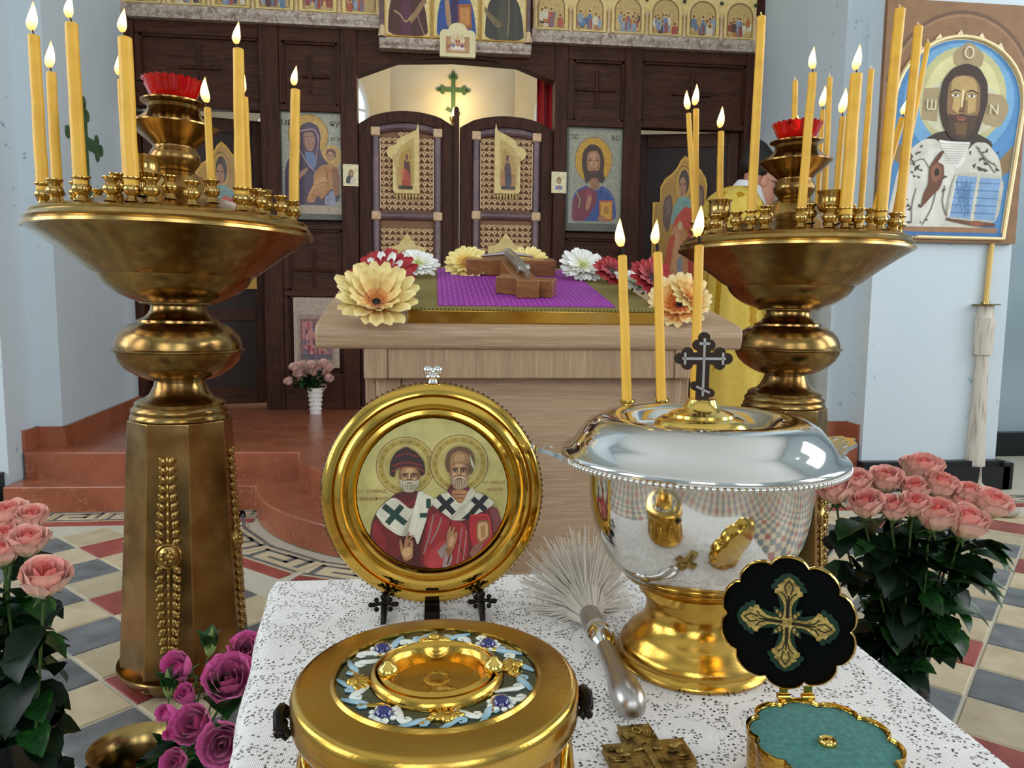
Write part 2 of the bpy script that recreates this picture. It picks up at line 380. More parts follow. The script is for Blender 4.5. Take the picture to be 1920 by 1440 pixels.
def tile_mat(name, c1, c2, rough=.45):
    m, nt, b = nodes(name); N = nt.nodes.new; L = nt.links.new
    oi = N('ShaderNodeObjectInfo'); tc = N('ShaderNodeTexCoord')
    ad = N('ShaderNodeVectorMath'); ad.operation = 'ADD'; sc = N('ShaderNodeVectorMath'); sc.operation = 'SCALE'
    cb = N('ShaderNodeCombineXYZ'); L(oi.outputs['Random'], cb.inputs[0]); L(oi.outputs['Random'], cb.inputs[1]); L(cb.outputs[0], sc.inputs[0]); sc.inputs['Scale'].default_value = 30
    L(tc.outputs['Object'], ad.inputs[0]); L(sc.outputs[0], ad.inputs[1])
    n = N('ShaderNodeTexNoise'); n.inputs['Scale'].default_value = 12; n.inputs['Detail'].default_value = 6; L(ad.outputs[0], n.inputs['Vector'])
    r = N('ShaderNodeMapRange'); r.inputs['From Min'].default_value = .3; r.inputs['From Max'].default_value = .7; L(n.outputs['Fac'], r.inputs['Value'])
    x = N('ShaderNodeMix'); x.data_type = 'RGBA'; L(r.outputs[0], x.inputs['Factor']); x.inputs['A'].default_value = lin(c1); x.inputs['B'].default_value = lin(c2)
    mu = N('ShaderNodeMapRange'); mu.inputs['To Min'].default_value = .82; mu.inputs['To Max'].default_value = 1.15; L(oi.outputs['Random'], mu.inputs['Value'])
    v = N('ShaderNodeVectorMath'); v.operation = 'SCALE'; L(x.outputs['Result'], v.inputs[0]); L(mu.outputs[0], v.inputs['Scale'])
    L(v.outputs[0], b.inputs['Base Color']); b.inputs['Roughness'].default_value = rough
    bp = N('ShaderNodeBump'); bp.inputs['Strength'].default_value = .15; bp.inputs['Distance'].default_value = .002; L(n.outputs['Fac'], bp.inputs['Height']); L(bp.outputs[0], b.inputs['Normal'])
    return m
M['tile_beige'] = tile_mat('beige_tile', '#b8a684', '#d0bf9f')
M['tile_grey'] = tile_mat('slate_tile', '#585a5c', '#7b7d7e')
M['tile_red'] = tile_mat('red_tile', '#8a3c33', '#a5534a')

# ------------------------------------------------------------------ flat painted pictures
def E_(cx, cy, rx, ry=None, n=28, a0=0, a1=360):
    ry = ry or rx
    return [(cx + rx*math.cos(R(a0+(a1-a0)*i/n)), cy + ry*math.sin(R(a0+(a1-a0)*i/n))) for i in range(n + (0 if a1-a0 == 360 else 1))]
def B_(x0, y0, x1, y1): return [(x0, y0), (x1, y0), (x1, y1), (x0, y1)]
def L_(pts, wd):
    l = []; r = []
    for i, p in enumerate(pts):
        a = pts[max(i-1, 0)]; b = pts[min(i+1, len(pts)-1)]
        dx, dy = b[0]-a[0], b[1]-a[1]; d = math.hypot(dx, dy) or 1
        nx, ny = -dy/d*wd/2, dx/d*wd/2
        l.append((p[0]+nx, p[1]+ny)); r.append((p[0]-nx, p[1]-ny))
    return l + r[::-1]
def ring_(cx, cy, r, wd, n=36, a0=0, a1=360):
    return L_([(cx + r*math.cos(R(a0+(a1-a0)*i/n)), cy + r*math.sin(R(a0+(a1-a0)*i/n))) for i in range(n+1)], wd)
def clip(poly, conv):
    out = poly
    area = sum(conv[i][0]*conv[(i+1) % len(conv)][1] - conv[(i+1) % len(conv)][0]*conv[i][1] for i in range(len(conv)))
    sg = 1 if area > 0 else -1
    for i in range(len(conv)):
        a, b = conv[i], conv[(i+1) % len(conv)]
        inside = lambda p: sg*((b[0]-a[0])*(p[1]-a[1]) - (b[1]-a[1])*(p[0]-a[0])) >= -1e-9
        src, out = out, []
        if not src: return []
        for k in range(len(src)):
            p, q = src[k-1], src[k]
            ip, iq = inside(p), inside(q)
            if ip != iq:
                den = (b[0]-a[0])*(q[1]-p[1]) - (b[1]-a[1])*(q[0]-p[0])
                t = ((b[1]-a[1])*(p[0]-a[0]) - (b[0]-a[0])*(p[1]-a[1])) / (den or 1e-9)
                out.append((p[0]+(q[0]-p[0])*t, p[1]+(q[1]-p[1])*t))
            if iq: out.append(q)
    return out
def chaikin(p, n=2):
    for _ in range(n):
        q = []
        for i in range(len(p)):
            a, b = p[i], p[(i+1) % len(p)]
            q += [(a[0]*.84+b[0]*.16, a[1]*.84+b[1]*.16), (a[0]*.16+b[0]*.84, a[1]*.16+b[1]*.84)]
        p = q
    return p
def paint(name, layers, frame, wid, hei, mat, parent, bound=None, eps=6e-5, **kw):
    """frame = (x0,y0,x1,y1) of the picture in sketch units; picture stands in local XZ, looking to -Y"""
    x0, y0, x1, y1 = frame; bound = bound or B_(*frame); mb = MB()
    for k, (c, pts) in enumerate(layers):
        if 5 <= len(pts) < 20: pts = chaikin(pts)
        pts = clip(pts, bound)
        if len(pts) < 3: continue
        P = [((p[0]-x0)/(x1-x0)*wid - wid/2, hei/2 - (p[1]-y0)/(y1-y0)*hei) for p in pts]
        a = sum(P[i][0]*P[(i+1) % len(P)][1] - P[(i+1) % len(P)][0]*P[i][1] for i in range(len(P)))
        if a < 0: P = P[::-1]
        mb.add([(x, -eps*k, z) for x, z in P], [tuple(range(len(P)))], None, c)
    return part(name, mb, mat, parent, smooth=0, **kw)
def text(name, s, size, mat, parent, loc, rot=(math.pi/2, 0, 0), ext=.0002, align='CENTER'):
    c = bpy.data.curves.new(name, 'FONT'); c.body = s; c.size = size; c.extrude = ext; c.align_x = align; c.align_y = 'CENTER'
    c.resolution_u = 2
    tmp = bpy.data.objects.new(name, c); COL.objects.link(tmp); dg = bpy.context.evaluated_depsgraph_get()
    me = bpy.data.meshes.new_from_object(tmp.evaluated_get(dg)); bpy.data.objects.remove(tmp); bpy.data.curves.remove(c)
    me.materials.clear(); me.materials.append(mat); o = link(name, me, parent, loc, rot); return o
# ================================================================== THE SETTING
CX = 0.18            # axis of the church
NX0, NX1, NY0, H = -5.0, 5.5, -5.0, 6.0
YI = 5.35            # front of the icon screen
SOL = 0.253          # level of the raised platform
# walls, with window openings in the nave
def wall_x(name, x0, x1, y0, y1, openings, mat):
    """wall running along Y between x0..x1; openings = (ya, yb, za, zb)"""
    mb = MB(); y = y0
    for (a, b, c, d) in sorted(openings):
        mb.box(x0, x1, y, a, 0, H); mb.box(x0, x1, a, b, 0, c); mb.box(x0, x1, a, b, d, H); y = b
    mb.box(x0, x1, y, y1, 0, H); return struct(name, mb, mat)
OP = [(-1.8, 0.0, 1.5, 4.5), (1.1, 2.9, 1.5, 4.5)]
wall_x('wall_left', NX0-.35, NX0, NY0, 3.75, OP, M['wall'])
wall_x('wall_right', NX1, NX1+.35, NY0, 4.8, OP, M['wall'])
mb = MB(); x = NX0-.35
for a, b in ((-2.6, -.6), (1.0, 3.0)):
    mb.box(x, a, NY0-.35, NY0, 0, H); mb.box(a, b, NY0-.35, NY0, 0, 1.7); mb.box(a, b, NY0-.35, NY0, 4.7, H); x = b
mb.box(x, NX1+.35, NY0-.35, NY0, 0, H); struct('wall_back', mb, M['wall'])
# window grilles in the openings
def grille(name, cx, cy, cz, w_, h_, along):
    mb = MB()
    for i in range(5):
        t = -w_/2 + w_*i/4
        if along == 'y': mb.box(cx-.02, cx+.02, cy+t-.02, cy+t+.02, cz-h_/2, cz+h_/2)
        else: mb.box(cx+t-.02, cx+t+.02, cy-.02, cy+.02, cz-h_/2, cz+h_/2)
    for i in range(7):
        t = -h_/2 + h_*i/6
        if along == 'y': mb.box(cx-.018, cx+.018, cy-w_/2, cy+w_/2, cz+t-.02, cz+t+.02)
        else: mb.box(cx-w_/2, cx+w_/2, cy-.018, cy+.018, cz+t-.02, cz+t+.02)
    struct(name, mb, M['white_plaster'])
k = 1
for cx_, al in ((NX0-.02, 'y'), (NX1+.02, 'y')):
    for cy_ in (-.9, 2.0):
        grille('window_%d' % k, cx_, cy_, 3.0, 1.8, 3.0, al); k += 1
for cx_ in (-1.6, 2.0):
    grille('window_%d' % k, cx_, NY0-.02, 3.2, 2.0, 3.0, 'x'); k += 1
mb = MB(); mb.box(NX0-.35, NX1+.35, NY0-.35, 9.2, H, H+.2); struct('ceiling', mb, M['white_plaster'])
# piers either side of the icon screen (stepped corners)
def pier(name, sg, yf, xo):
    P = [(2.21, yf), (2.21, 4.02), (2.08, 4.02), (2.205, 5.45), (2.205, 5.75), (xo, 5.75), (xo, yf)]
    pts = [(CX + sg*a, b) for a, b in P]
    if sg < 0: pts = pts[::-1]
    mb = MB(); n = len(pts)
    mb.add([(x, y, 0) for x, y in pts] + [(x, y, H) for x, y in pts],
           [(i, (i+1) % n, n+(i+1) % n, n+i) for i in range(n)])
    return struct(name, mb, M['wall'], smooth=0)
pier('wall_pier_left', -1, 3.75, 5.2)
pier('wall_pier_right', 1, 3.85, 3.02)
mb = MB(); mb.box(3.2, NX1+.3, 4.75, 5.0, 0, H); struct('wall_recess_right', mb, M['grey_plaster'])
mb = MB(); mb.box(NX0, CX-2.23, 3.69, 3.75, 0, .16); mb.box(NX0, CX-2.23, 3.70, 3.75, .16, .18); struct('baseboard_left', mb, M['black_stone'])
mb = MB(); mb.box(CX+2.19, 3.24, 3.78, 3.85, 0, .13); mb.box(CX+2.19, 3.22, 3.80, 3.85, .13, .16)
mb.box(3.2, 3.26, 3.78, 4.75, 0, .15); mb.box(3.2, NX1, 4.68, 4.75, 0, .16); struct('baseboard_right', mb, M['black_stone'])
# raised platform: two steps with a rounded ambo in the middle
def arc(r, cy, n=40): return [(CX + r*math.cos(R(180 + 180*i/n)), cy + r*math.sin(R(180 + 180*i/n))) for i in range(n+1)]
def slab(outline, z0, z1):
    n = len(outline); mb = MB()
    mb.add([(x, y, z0) for x, y in outline] + [(x, y, z1) for x, y in outline],
           [tuple(range(n, 2*n))] + [(i, (i+1) % n, n+(i+1) % n, n+i) for i in range(n)])
    return mb
o1 = [(CX-2.2, 3.671)] + [(x, y) for x, y in arc(1.04, 3.80) if y < 3.671] + [(CX+2.2, 3.671), (CX+2.2, 4.6), (CX-2.2, 4.6)]
o = struct('step_lower', slab(o1, 0, .124), M['terracotta'], label='lower terracotta step with rounded front'); 
b = o.modifiers.new('bevel', 'BEVEL'); b.width = .008; b.segments = 2; b.limit_method = 'ANGLE'; b.angle_limit = R(50)
o2 = [(CX-2.2, 3.867)] + [(x, y) for x, y in arc(.85, 3.87) if y < 3.867] + [(CX+2.2, 3.867), (CX+2.2, 8.8), (CX-2.2, 8.8)]
o = struct('step_upper', slab(o2, .124, SOL), M['terracotta'], label='upper terracotta platform before the icon screen')
b = o.modifiers.new('bevel', 'BEVEL'); b.width = .008; b.segments = 2; b.limit_method = 'ANGLE'; b.angle_limit = R(50)
for sg, nm in ((-1, 'left'), (1, 'right')):
    mb = MB()
    def X(a): return CX + sg*a
    def bb(x0, x1, y0, y1): mb.box(min(x0, x1), max(x0, x1), y0, y1, SOL, SOL+.105)
    bb(X(2.21), X(2.195), 3.88, 4.02); bb(X(2.21), X(2.06), 4.0, 4.02)
    a0, a1 = Vector((X(2.08), 4.0)), Vector((X(2.20), 5.4))
    d = (a1-a0).normalized(); n_ = Vector((d.y, -d.x))*(-sg)*.02
    q = [a0, a1, a1+n_, a0+n_]
    mb.add([(p.x, p.y, SOL) for p in q] + [(p.x, p.y, SOL+.105) for p in q], [(4,5,6,7), (0,1,5,4), (1,2,6,5), (2,3,7,6), (3,0,4,7)])
    struct('baseboard_platform_' + nm, mb, M['terracotta'], smooth=0)

# floor: mortar bed, then the tiles laid diagonally
mb = MB(); mb.box(NX0-.3, NX1+.3, NY0-.3, 9, -.2, -.004); floor = struct('floor', mb, M['grout'])
TS = .20
def tile_mesh(name, mat):
    h = TS/2-.003; e = .004
    mb = MB(); mb.add([(-h,-h,-.006),(h,-h,-.006),(h,h,-.006),(-h,h,-.006),(-h+e,-h+e,0),(h-e,-h+e,0),(h-e,h-e,0),(-h+e,h-e,0)],
                      [(4,5,6,7),(0,1,5,4),(1,2,6,5),(2,3,7,6),(3,0,4,7)])
    return mesh(name, mb, mat, 0)
TM = {k: tile_mesh('tile_' + k, M['tile_' + k]) for k in ('beige', 'grey', 'red')}
c45 = math.sqrt(.5); O = Vector((-.877, 1.988))   # a grid corner measured on the floor
rest = {k: MB() for k in TM}; shown = []
for i in range(-45, 46):
    for j in range(-45, 46):
        x = O.x + ((i+.5)*c45 + (j+.5)*c45)*TS; y = O.y + ((i+.5)*c45 - (j+.5)*c45)*TS
        if not (NX0 < x < NX1 and NY0 < y < 3.38): continue
        if math.hypot(x-CX, y-3.8) < 1.45 and y > 2.2: continue
        kind = 'beige' if (i+j) % 2 else ('red' if (i*3+j) % 8 in (0, 3) else 'grey')
        vis = False
        if y > .9:
            u, v, d = proj((x, y, 0))
            vis = -60 < u < 1980 and v < 1500 and not (560 < u < 1500 and v > 1000) and x < 3.6
        if vis: shown.append((x, y, kind))
        else:
            h = TS/2-.003
            rest[kind].box(-h, h, -h, h, -.006, 0, Matrix.Translation((x, y, 0)) @ Matrix.Rotation(R(45), 4, 'Z'))
for x, y, kind in shown:
    link('tile', TM[kind], floor, (x, y, random.uniform(-.0006, .0006)), (0, 0, R(45) + random.choice((0, 1, 2, 3))*math.pi/2))
for k in rest:
    o = part('tile_field', rest[k], M['tile_' + k], floor, smooth=0); o['kind'] = 'stuff'
# border of key-pattern tiles along the steps
def border(p0, p1, n):
    p0 = Vector(p0); p1 = Vector(p1); d = (p1-p0)/n; L0 = d.length; ang = math.atan2(d.y, d.x)
    for k in range(n):
        c = p0 + d*(k+.5); MM = Matrix.Translation((c.x, c.y, 0)) @ Matrix.Rotation(ang, 4, 'Z')
        h = L0/2-.004
        t = MB(); t.box(-h, h, -.10, .06, -.004, 0); o = link('border_tile', mesh('border_tile', t, M['tile_beige'], 0), floor); o.matrix_local = MM
        s = h/9
        kx = MB()
        for (x0, x1, y0, y1) in ((-9,9,-7,-5.6),(-9,9,5.6,7),(-8,-6.6,-5.6,3.6),(-8,3,2.2,3.6),(1.6,3,-2.6,3.6),(-3.5,3,-2.6,-1.2),(6,7.4,-3.6,5.6),(-1,7.4,-3.6+7.2-.8,-3.6+7.2+.6)):
            kx.box(x0*s, x1*s, -.02+y0*.0105, -.02+y1*.0105, 0, .0008)
        o = link('key_pattern', mesh('key_pattern', kx, M['tile_grey'], 0), floor); o.matrix_local = MM
        r = MB(); r.box(-h, h, -.165, -.108, -.004, .0003); o = link('border_strip', mesh('border_strip', r, M['tile_red'], 0), floor); o.matrix_local = MM
border((CX-2.4, 3.60), (CX-1.0, 3.60), 6); border((CX+1.0, 3.60), (CX+3.1, 3.60), 9)
for k in range(10):
    a0, a1 = R(188+16.4*k), R(188+16.4*(k+1)); rr = 1.16
    border((CX+rr*math.cos(a0), 3.8+rr*math.sin(a0)), (CX+rr*math.cos(a1), 3.8+rr*math.sin(a1)), 1)

# sanctuary behind the icon screen: three-sided apse with arched windows
mb = MB(); P = [(CX-2.35, 5.6), (CX-2.1, 6.8), (CX-.62, 8.3), (CX+.72, 8.3), (CX+2.1, 6.8), (CX+2.35, 5.6)]
for i in range(5):
    a, b_ = P[i], P[i+1]; mb.add([(a[0], a[1], 0), (b_[0], b_[1], 0), (b_[0], b_[1], H), (a[0], a[1], H)], [(3, 2, 1, 0)])
apse = struct('wall_apse', mb, M['cream_plaster'], smooth=0)
def apse_window(i, t, n):
    a, b_ = Vector(P[i]), Vector(P[i+1]); c = a.lerp(b_, t); d = (b_-a).normalized()
    MM = Matrix.Translation((c.x, c.y, 0)) @ Matrix.Rotation(math.atan2(d.y, d.x), 4, 'Z')
    out = [(-.36, 1.5), (.36, 1.5)] + [(.36*math.cos(R(180*k/14)), 2.98+.36*math.sin(R(180*k/14))) for k in range(15)]
    mb = MB(); mb.prism(out, -.03, -.01, MM); w_ = struct('window_%d' % n, mb, M['pane'], smooth=0)
    fr = MB()
    for k in range(len(out)):
        p, q = out[k], out[(k+1) % len(out)]; fr.tube([(p[0], -.03, p[1]), (q[0], -.03, q[1])], .03, 6, MM)
    for z in (2.0, 2.5, 2.98): fr.box(-.36, .36, -.045, -.03, z-.012, z+.012, MM)
    fr.box(-.012, .012, -.045, -.03, 1.5, 3.33, MM)
    part('window_frame', fr, M['white_plaster'], w_)
apse_window(1, .66, 7); apse_window(3, .34, 8)
def budded_cross(wd, ht, th, foot=True):
    """flat outline pieces of a cross with trefoil ends and a slanted foot bar"""
    mb = MB(); s = wd
    mb.box(-th/2, th/2, 0, .004, -ht*.62, ht*.38); mb.box(-s/2, s/2, -.0004, .0036, ht*.10-th/2, ht*.10+th/2)
    for cx_, cz_, ax in ((0, ht*.38, 'z'), (-s/2, ht*.10, 'x'), (s/2, ht*.10, 'x')):
        sg = 1 if (cx_ > 0 or ax == 'z') else -1
        q = th*.62
        for dx, dz in ((0, 0), (1, 0), (-.55, 1), (-.55, -1)):
            X_, Z_ = (cx_+sg*dx*q, cz_+dz*q) if ax == 'x' else (cx_+dz*q, cz_+dx*q)
            mb.prism([(X_+q*.8*math.cos(R(45*i)), Z_+q*.8*math.sin(R(45*i))) for i in range(8)], -.0002, .0038)
    if foot: mb.box(-s*.3, s*.3, -.0002, .0038, -th*.4, th*.4, Matrix.Translation((0, 0, -ht*.32)) @ Matrix.Rotation(R(22), 4, 'Y'))
    return mb
p = at_y(850, 178, 8.28)
part('painted_cross', budded_cross(.26, .52, .045), M['green_paint'], apse, loc=(p.x, 8.28, p.z), label='green painted cross on the cream apse wall')
# green cross on the left flank of the platform
pL = bpy.data.objects['wall_pier_left']
a0, a1 = Vector((CX-2.08, 4.02)), Vector((CX-2.205, 5.45)); d = (a1-a0)
n3 = Vector((-d.y, d.x, 0)).normalized() if False else Vector((d.y, -d.x, 0)).normalized()
pt = at_plane(160, 287, (a0.x, a0.y, 0), n3)
o = part('painted_cross', budded_cross(.42, .62, .07), M['green_paint'], pL, label='green painted cross on the pale left wall')
o.matrix_local = Matrix.Translation(pt + n3*.006) @ Matrix.Rotation(math.atan2(-d.y, -d.x) + math.pi, 4, 'Z') 
# ================================================================== ICON SCREEN
def IX(px, py, y=YI): p = at_y(px, py, y); return p.x, p.z
def rect(px0, py0, px1, py1, y=YI):
    a = [IX(px0, py0, y), IX(px1, py0, y), IX(px1, py1, y), IX(px0, py1, y)]
    return (a[0][0]+a[3][0])/2, (a[1][0]+a[2][0])/2, (a[2][1]+a[3][1])/2, (a[0][1]+a[1][1])/2   # x0,x1,z0,z1
ico = thing('icon_screen', 'dark stained wooden icon screen with panelled bays and carved crosses', 'icon screen', (CX, YI, SOL))
W = Matrix.Translation((-CX, -YI, -SOL))
def ibox(name, x0, x1, z0, z1, y0=0.0, y1=.10, mat='wood_dark', parent=ico, bevel=.004):
    mb = MB(); mb.box(x0-CX, x1-CX, y0, y1, z0-SOL, z1-SOL); return part(name, mb, M[mat], parent, smooth=30, bevel=bevel)
xl, xr = CX-2.2, CX+2.2
ZT = 3.45
# vertical posts (x limits measured at the photographed height)
def px2x(px, py=300): return IX(px, py)[0]
posts = [(xl, px2x(260, 300)), (px2x(490, 300), px2x(526, 300)), (px2x(640, 300), px2x(671, 300)),
         (px2x(1038, 300), px2x(1062, 300)), (px2x(1168, 300), px2x(1200, 300)), (px2x(1392, 300), xr)]
for x0, x1 in posts: ibox('post', x0, x1, SOL, ZT, -.012, .11)
# lintel rail above the bays with the faceted arch over the royal doors
z_p = rect(258, 66, 487, 192)[3]
x0, x1 = posts[2][1], posts[3][0]
zs = rect(668, 150, 1040, 150)[2]
ar = [(px2x(668), IX(668, 140)[1]), (IX(745, 113)), (IX(850, 112)), (IX(970, 122)), (px2x(1040), IX(1038, 152)[1])]
out = [(x0, ZT), (x0, ar[0][1])] + ar[1:-1] + [(x1, ar[-1][1]), (x1, ZT)]
mb = MB(); mb.prism([(a-CX, b-SOL) for a, b in out], .0, .10); part('arched_lintel', mb, M['wood_dark2'], ico, smooth=30)
mb = MB()
bow = [(x, z) for x, z in [IX(775, 113), IX(810, 106), IX(855, 104), IX(900, 108), IX(935, 118)]] + [IX(900, 113), IX(855, 109), IX(810, 111)]
mb.prism([(a-CX, b-SOL) for a, b in bow], -.02, 0); part('arch_bow', mb, M['wood_dark'], ico)
def bay_panel(px0, py0, px1, py1, cross=None, frame=True):
    x0, x1, z0, z1 = rect(px0, py0, px1, py1)
    pn = ibox('panel', x0, x1, z0, z1, .035, .055, 'wood_dark2', ico, 0)
    if frame:
        mb = MB(); t = .014
        for a in ((x0, x1, z1-t, z1), (x0, x1, z0, z0+t), (x0, x0+t, z0, z1), (x1-t, x1, z0, z1)):
            mb.box(a[0]-CX, a[1]-CX, .012, .036, a[2]-SOL, a[3]-SOL)
        part('moulding', mb, M['wood_dark'], pn, smooth=30)
    if cross:
        cxp, cyp, l, r_, t_, b_ = cross
        (c0, zc), (c1, _) = IX(cxp-l, cyp), IX(cxp+r_, cyp); cx0 = IX(cxp, cyp)[0]; zt, zb = IX(cxp, cyp-t_)[1], IX(cxp, cyp+b_)[1]
        mb = MB(); mb.tube([(cx0-CX, .028, zb-SOL), (cx0-CX, .026, zt-SOL)], [.009, .013], 6)
        mb.tube([(c0-CX, .026, zc-SOL), (c1-CX, .026, zc-SOL)], [.011, .012], 6)
        part('cross', mb, M['wood_dark'], pn)
    return x0, x1, z0, z1
bays = {}
bays['tl'] = bay_panel(262, 66, 487, 188, (372, 123, 38, 38, 42, 42))
bays['tl2'] = bay_panel(529, 78, 632, 196, (580, 140, 14, 38, 38, 30))
bays['tr2'] = bay_panel(1076, 113, 1170, 226, (1121, 165, 40, 34, 34, 36))
bays['tr'] = bay_panel(1205, 119, 1398, 229, (1300, 174, 38, 36, 38, 20))
bays['bl'] = bay_panel(541, 430, 641, 545, (588, 506, 38, 36, 42, 32))
bays['br'] = bay_panel(1060, 448, 1170, 556, (1112, 505, 36, 36, 36, 34))
bays['kl'] = bay_panel(541, 556, 641, 700)
bays['kr'] = bay_panel(1060, 570, 1170, 700)
# rails between the bays
def fill(xa, xb, za, zb): ibox('rail', xa, xb, za, zb, .0, .09, 'wood_dark2')
def bay_column(xa, xb, names, zs_extra):
    pass
for (xa, xb, cells) in ((posts[1][1], posts[2][0], [bays['tl2'], None, bays['bl'], bays['kl']]), (posts[3][1], posts[4][0], [bays['tr2'], None, bays['br'], bays['kr']])):
    left = cells is not None
    b0, b2, b3 = cells[0], cells[2], cells[3]
    for bb_ in (b0, b2, b3):
        fill(xa, bb_[0], bb_[2], bb_[3]) if bb_[0] - xa > .004 else None
        fill(bb_[1], xb, bb_[2], bb_[3]) if xb - bb_[1] > .004 else None
    fill(xa, xb, b0[3], ZT); fill(xa, xb, b2[3], b2[3]+.035); fill(xa, xb, b3[3], b2[2]); fill(xa, xb, SOL, b3[2])
    fill(xa, xb, b0[2]-.045, b0[2])
    ibox('icon_recess_back', xa, xb, b2[3]+.03, b0[2]-.04, .07, .085, 'wood_dark', ico, 0)
for (xa, xb, bb_) in ((posts[0][1], posts[1][0], bays['tl']), (posts[4][1], posts[5][0], bays['tr'])):
    fill(xa, xb, bb_[3], ZT); fill(xa, xb, bb_[2]-.05, bb_[2])
    if bb_[0]-xa > .004: fill(xa, bb_[0], bb_[2], bb_[3])
    if xb-bb_[1] > .004: fill(bb_[1], xb, bb_[2], bb_[3])
# doors of the side bays, hinged on their outer posts and standing ajar, each with an angel icon
def side_door(px0, px1, hinge, ang, label, pic):
    xa, xb = px0, px1; wd = xb-xa; zt = 2.285
    r_ = thing('side_door', label, 'door', (xb if hinge > 0 else xa, YI+.05, SOL), (0, 0, R(ang)))
    s = -1 if hinge > 0 else 1
    def bx(a, b): return (a*s, b*s) if s > 0 else (b*s, a*s)
    mb = MB(); q = bx(.02, wd-.02); mb.box(q[0], q[1], .012, .03, .05, zt-SOL); part('door_panel', mb, M['dark_void'], r_, smooth=0)
    for a, b in ((.01, .09), (wd-.09, wd-.01)):
        q = bx(a, b); mb = MB(); mb.box(q[0], q[1], 0, .04, .02, zt-SOL); part('stile', mb, M['wood_dark'], r_, smooth=30, bevel=.004)
    for a, b in ((.02, .14), (zt-SOL-.10, zt-SOL), (.62, .70)):
        q = bx(.09, wd-.09); mb = MB(); mb.box(q[0], q[1], .001, .04, a, b); part('door_rail', mb, M['wood_dark2'], r_, smooth=30, bevel=.004)
    q = bx(wd/2-.005, wd/2+.005); pic(r_, (q[0]+q[1])/2)
    return r_
def angel_icon(dz, dx=0.0, flip=1):
    def f(r_, cx):
        wd, ht = .44, 1.02
        arch = [(0, 1), (0, .33), (.12, .33), (.12, .22), (.2, .16), (.3, .13), (.38, .09), (.45, .03), (.52, .0), (.6, .03), (.68, .08), (.78, .1), (.87, .16), (.9, .22), (.88, .33), (1, .33), (1, 1)]
        mb = MB(); mb.prism([((u-.5)*wd, (.5-v)*ht) for u, v in arch], 0, .014)
        bd = part('angel_icon', mb, M['gold_board'] if 'gold_board' in M else M['cream_gold'], r_, loc=(cx+dx, -.016, dz), smooth=0, label='arched angel icon painted on gold')
        S = lambda u, v: (u*100, v*100)
        ly = [('#b98a2c', [S(u*.94+.03, v*.96+.025) for u, v in arch]),
              ('#8a5a22', ring_(50, 21, 13.5, .8)), ('#c79a3c', E_(50, 21, 13)),
              ('#6d4a3a', [(20,30),(30,27),(34,36),(30,50),(26,56),(18,48),(17,38)]), ('#7d5c50', [(22,33),(29,30),(30,40),(24,46)]),
              ('#6d4a3a', [(72,20),(84,22),(86,34),(82,44),(74,40),(70,30)]), ('#85655a', [(74,24),(82,26),(82,36),(76,34)]),
              ('#4a3428', E_(51, 19, 8.5, 9)), ('#b5825e', E_(49, 22.5, 5.8, 7.2)), ('#3a2a22', L_([(44.5,20.5),(47.5,20.2)], .9)), ('#3a2a22', L_([(50,20.2),(53,20.5)], .9)), ('#8a5640', L_([(48.6,21),(48,25)], .7)), ('#7a3a30', L_([(46.5,27),(50.5,27)], .7)),
              ('#7fa39a', [(42,30),(56,29),(70,34),(78,44),(66,46),(54,38),(40,48),(30,50),(34,38)]),
              ('#c8482e', [(54,36),(66,38),(78,46),(82,60),(70,62),(60,56),(52,50),(40,54),(34,58),(36,46)]),
              ('#c98a58', [(34,52),(46,48),(58,56),(64,76),(66,100),(30,100),(30,70)]), ('#b8402c', [(58,56),(72,60),(80,72),(84,100),(64,100),(62,76)]),
              ('#d39a6a', [(38,54),(48,58),(50,80),(44,98),(36,98),(36,70)]), ('#cc5236', [(30,58),(40,56),(34,74),(26,100),(18,100),(22,76)]),
              ('#8a8f98', [(44,74),(52,72),(54,100),(44,100)]), ('#d9b48a', E_(47, 50, 4, 3)), ('#c99a70', E_(68, 48, 3.5, 3))]
        paint('painting', ly, (0, 0, 100, 100), wd, ht, M['paint'], bd, loc=(0, -.0006, 0), bound=None)
    return f
M['gold_board'] = pbr('gold_board', '#c89a3e', .4, .25, var=[(20, '#b08028', .4, .7)])
side_door(posts[0][1], posts[1][0], -1, 14, 'dark left side door standing ajar behind the brass candle stand', angel_icon(1.36, .10))
side_door(posts[4][1], posts[5][0], 1, -13, 'dark right side door with arched angel icon, ajar', angel_icon(1.36, -.02))

# ---- upper tier: rows of little icons above stone-patterned ledges
def ledge_row(px0, px1, pyt, pyb, y0, name, label, fills):
    x0, x1, z0, z1 = rect(px0, pyt, px1, pyb, y0)
    r_ = thing(name, label, 'icon row', ((x0+x1)/2, y0, z0)); wd = x1-x0; hh = z1-z0
    mb = MB()
    pr_ = [(0, 0), (.0, hh*.25), (-.012, hh*.45), (-.016, hh*.7), (-.006, hh), (.08, hh), (.08, 0)]
    mb.add([(-wd/2, a, b) for a, b in pr_] + [(wd/2, a, b) for a, b in pr_], [tuple(range(6, -1, -1)), tuple(range(7, 14))] + [(i, (i+1) % 7, 7+(i+1) % 7, 7+i) for i in range(7)])
    part('ledge', mb, M['marble'], r_, smooth=40)
    fills(r_, wd, hh); return r_
FC = [('#8a5a4a', '#6a7f98', '#c7a060'), ('#98483a', '#7a8aa0', '#caa86a'), ('#7a6a78', '#b0583e', '#bfa268'), ('#a05a46', '#5a7aa0', '#c5a264'), ('#7f8fa8', '#9a5648', '#d0b070'), ('#a8503c', '#6f86a4', '#c9a560')]
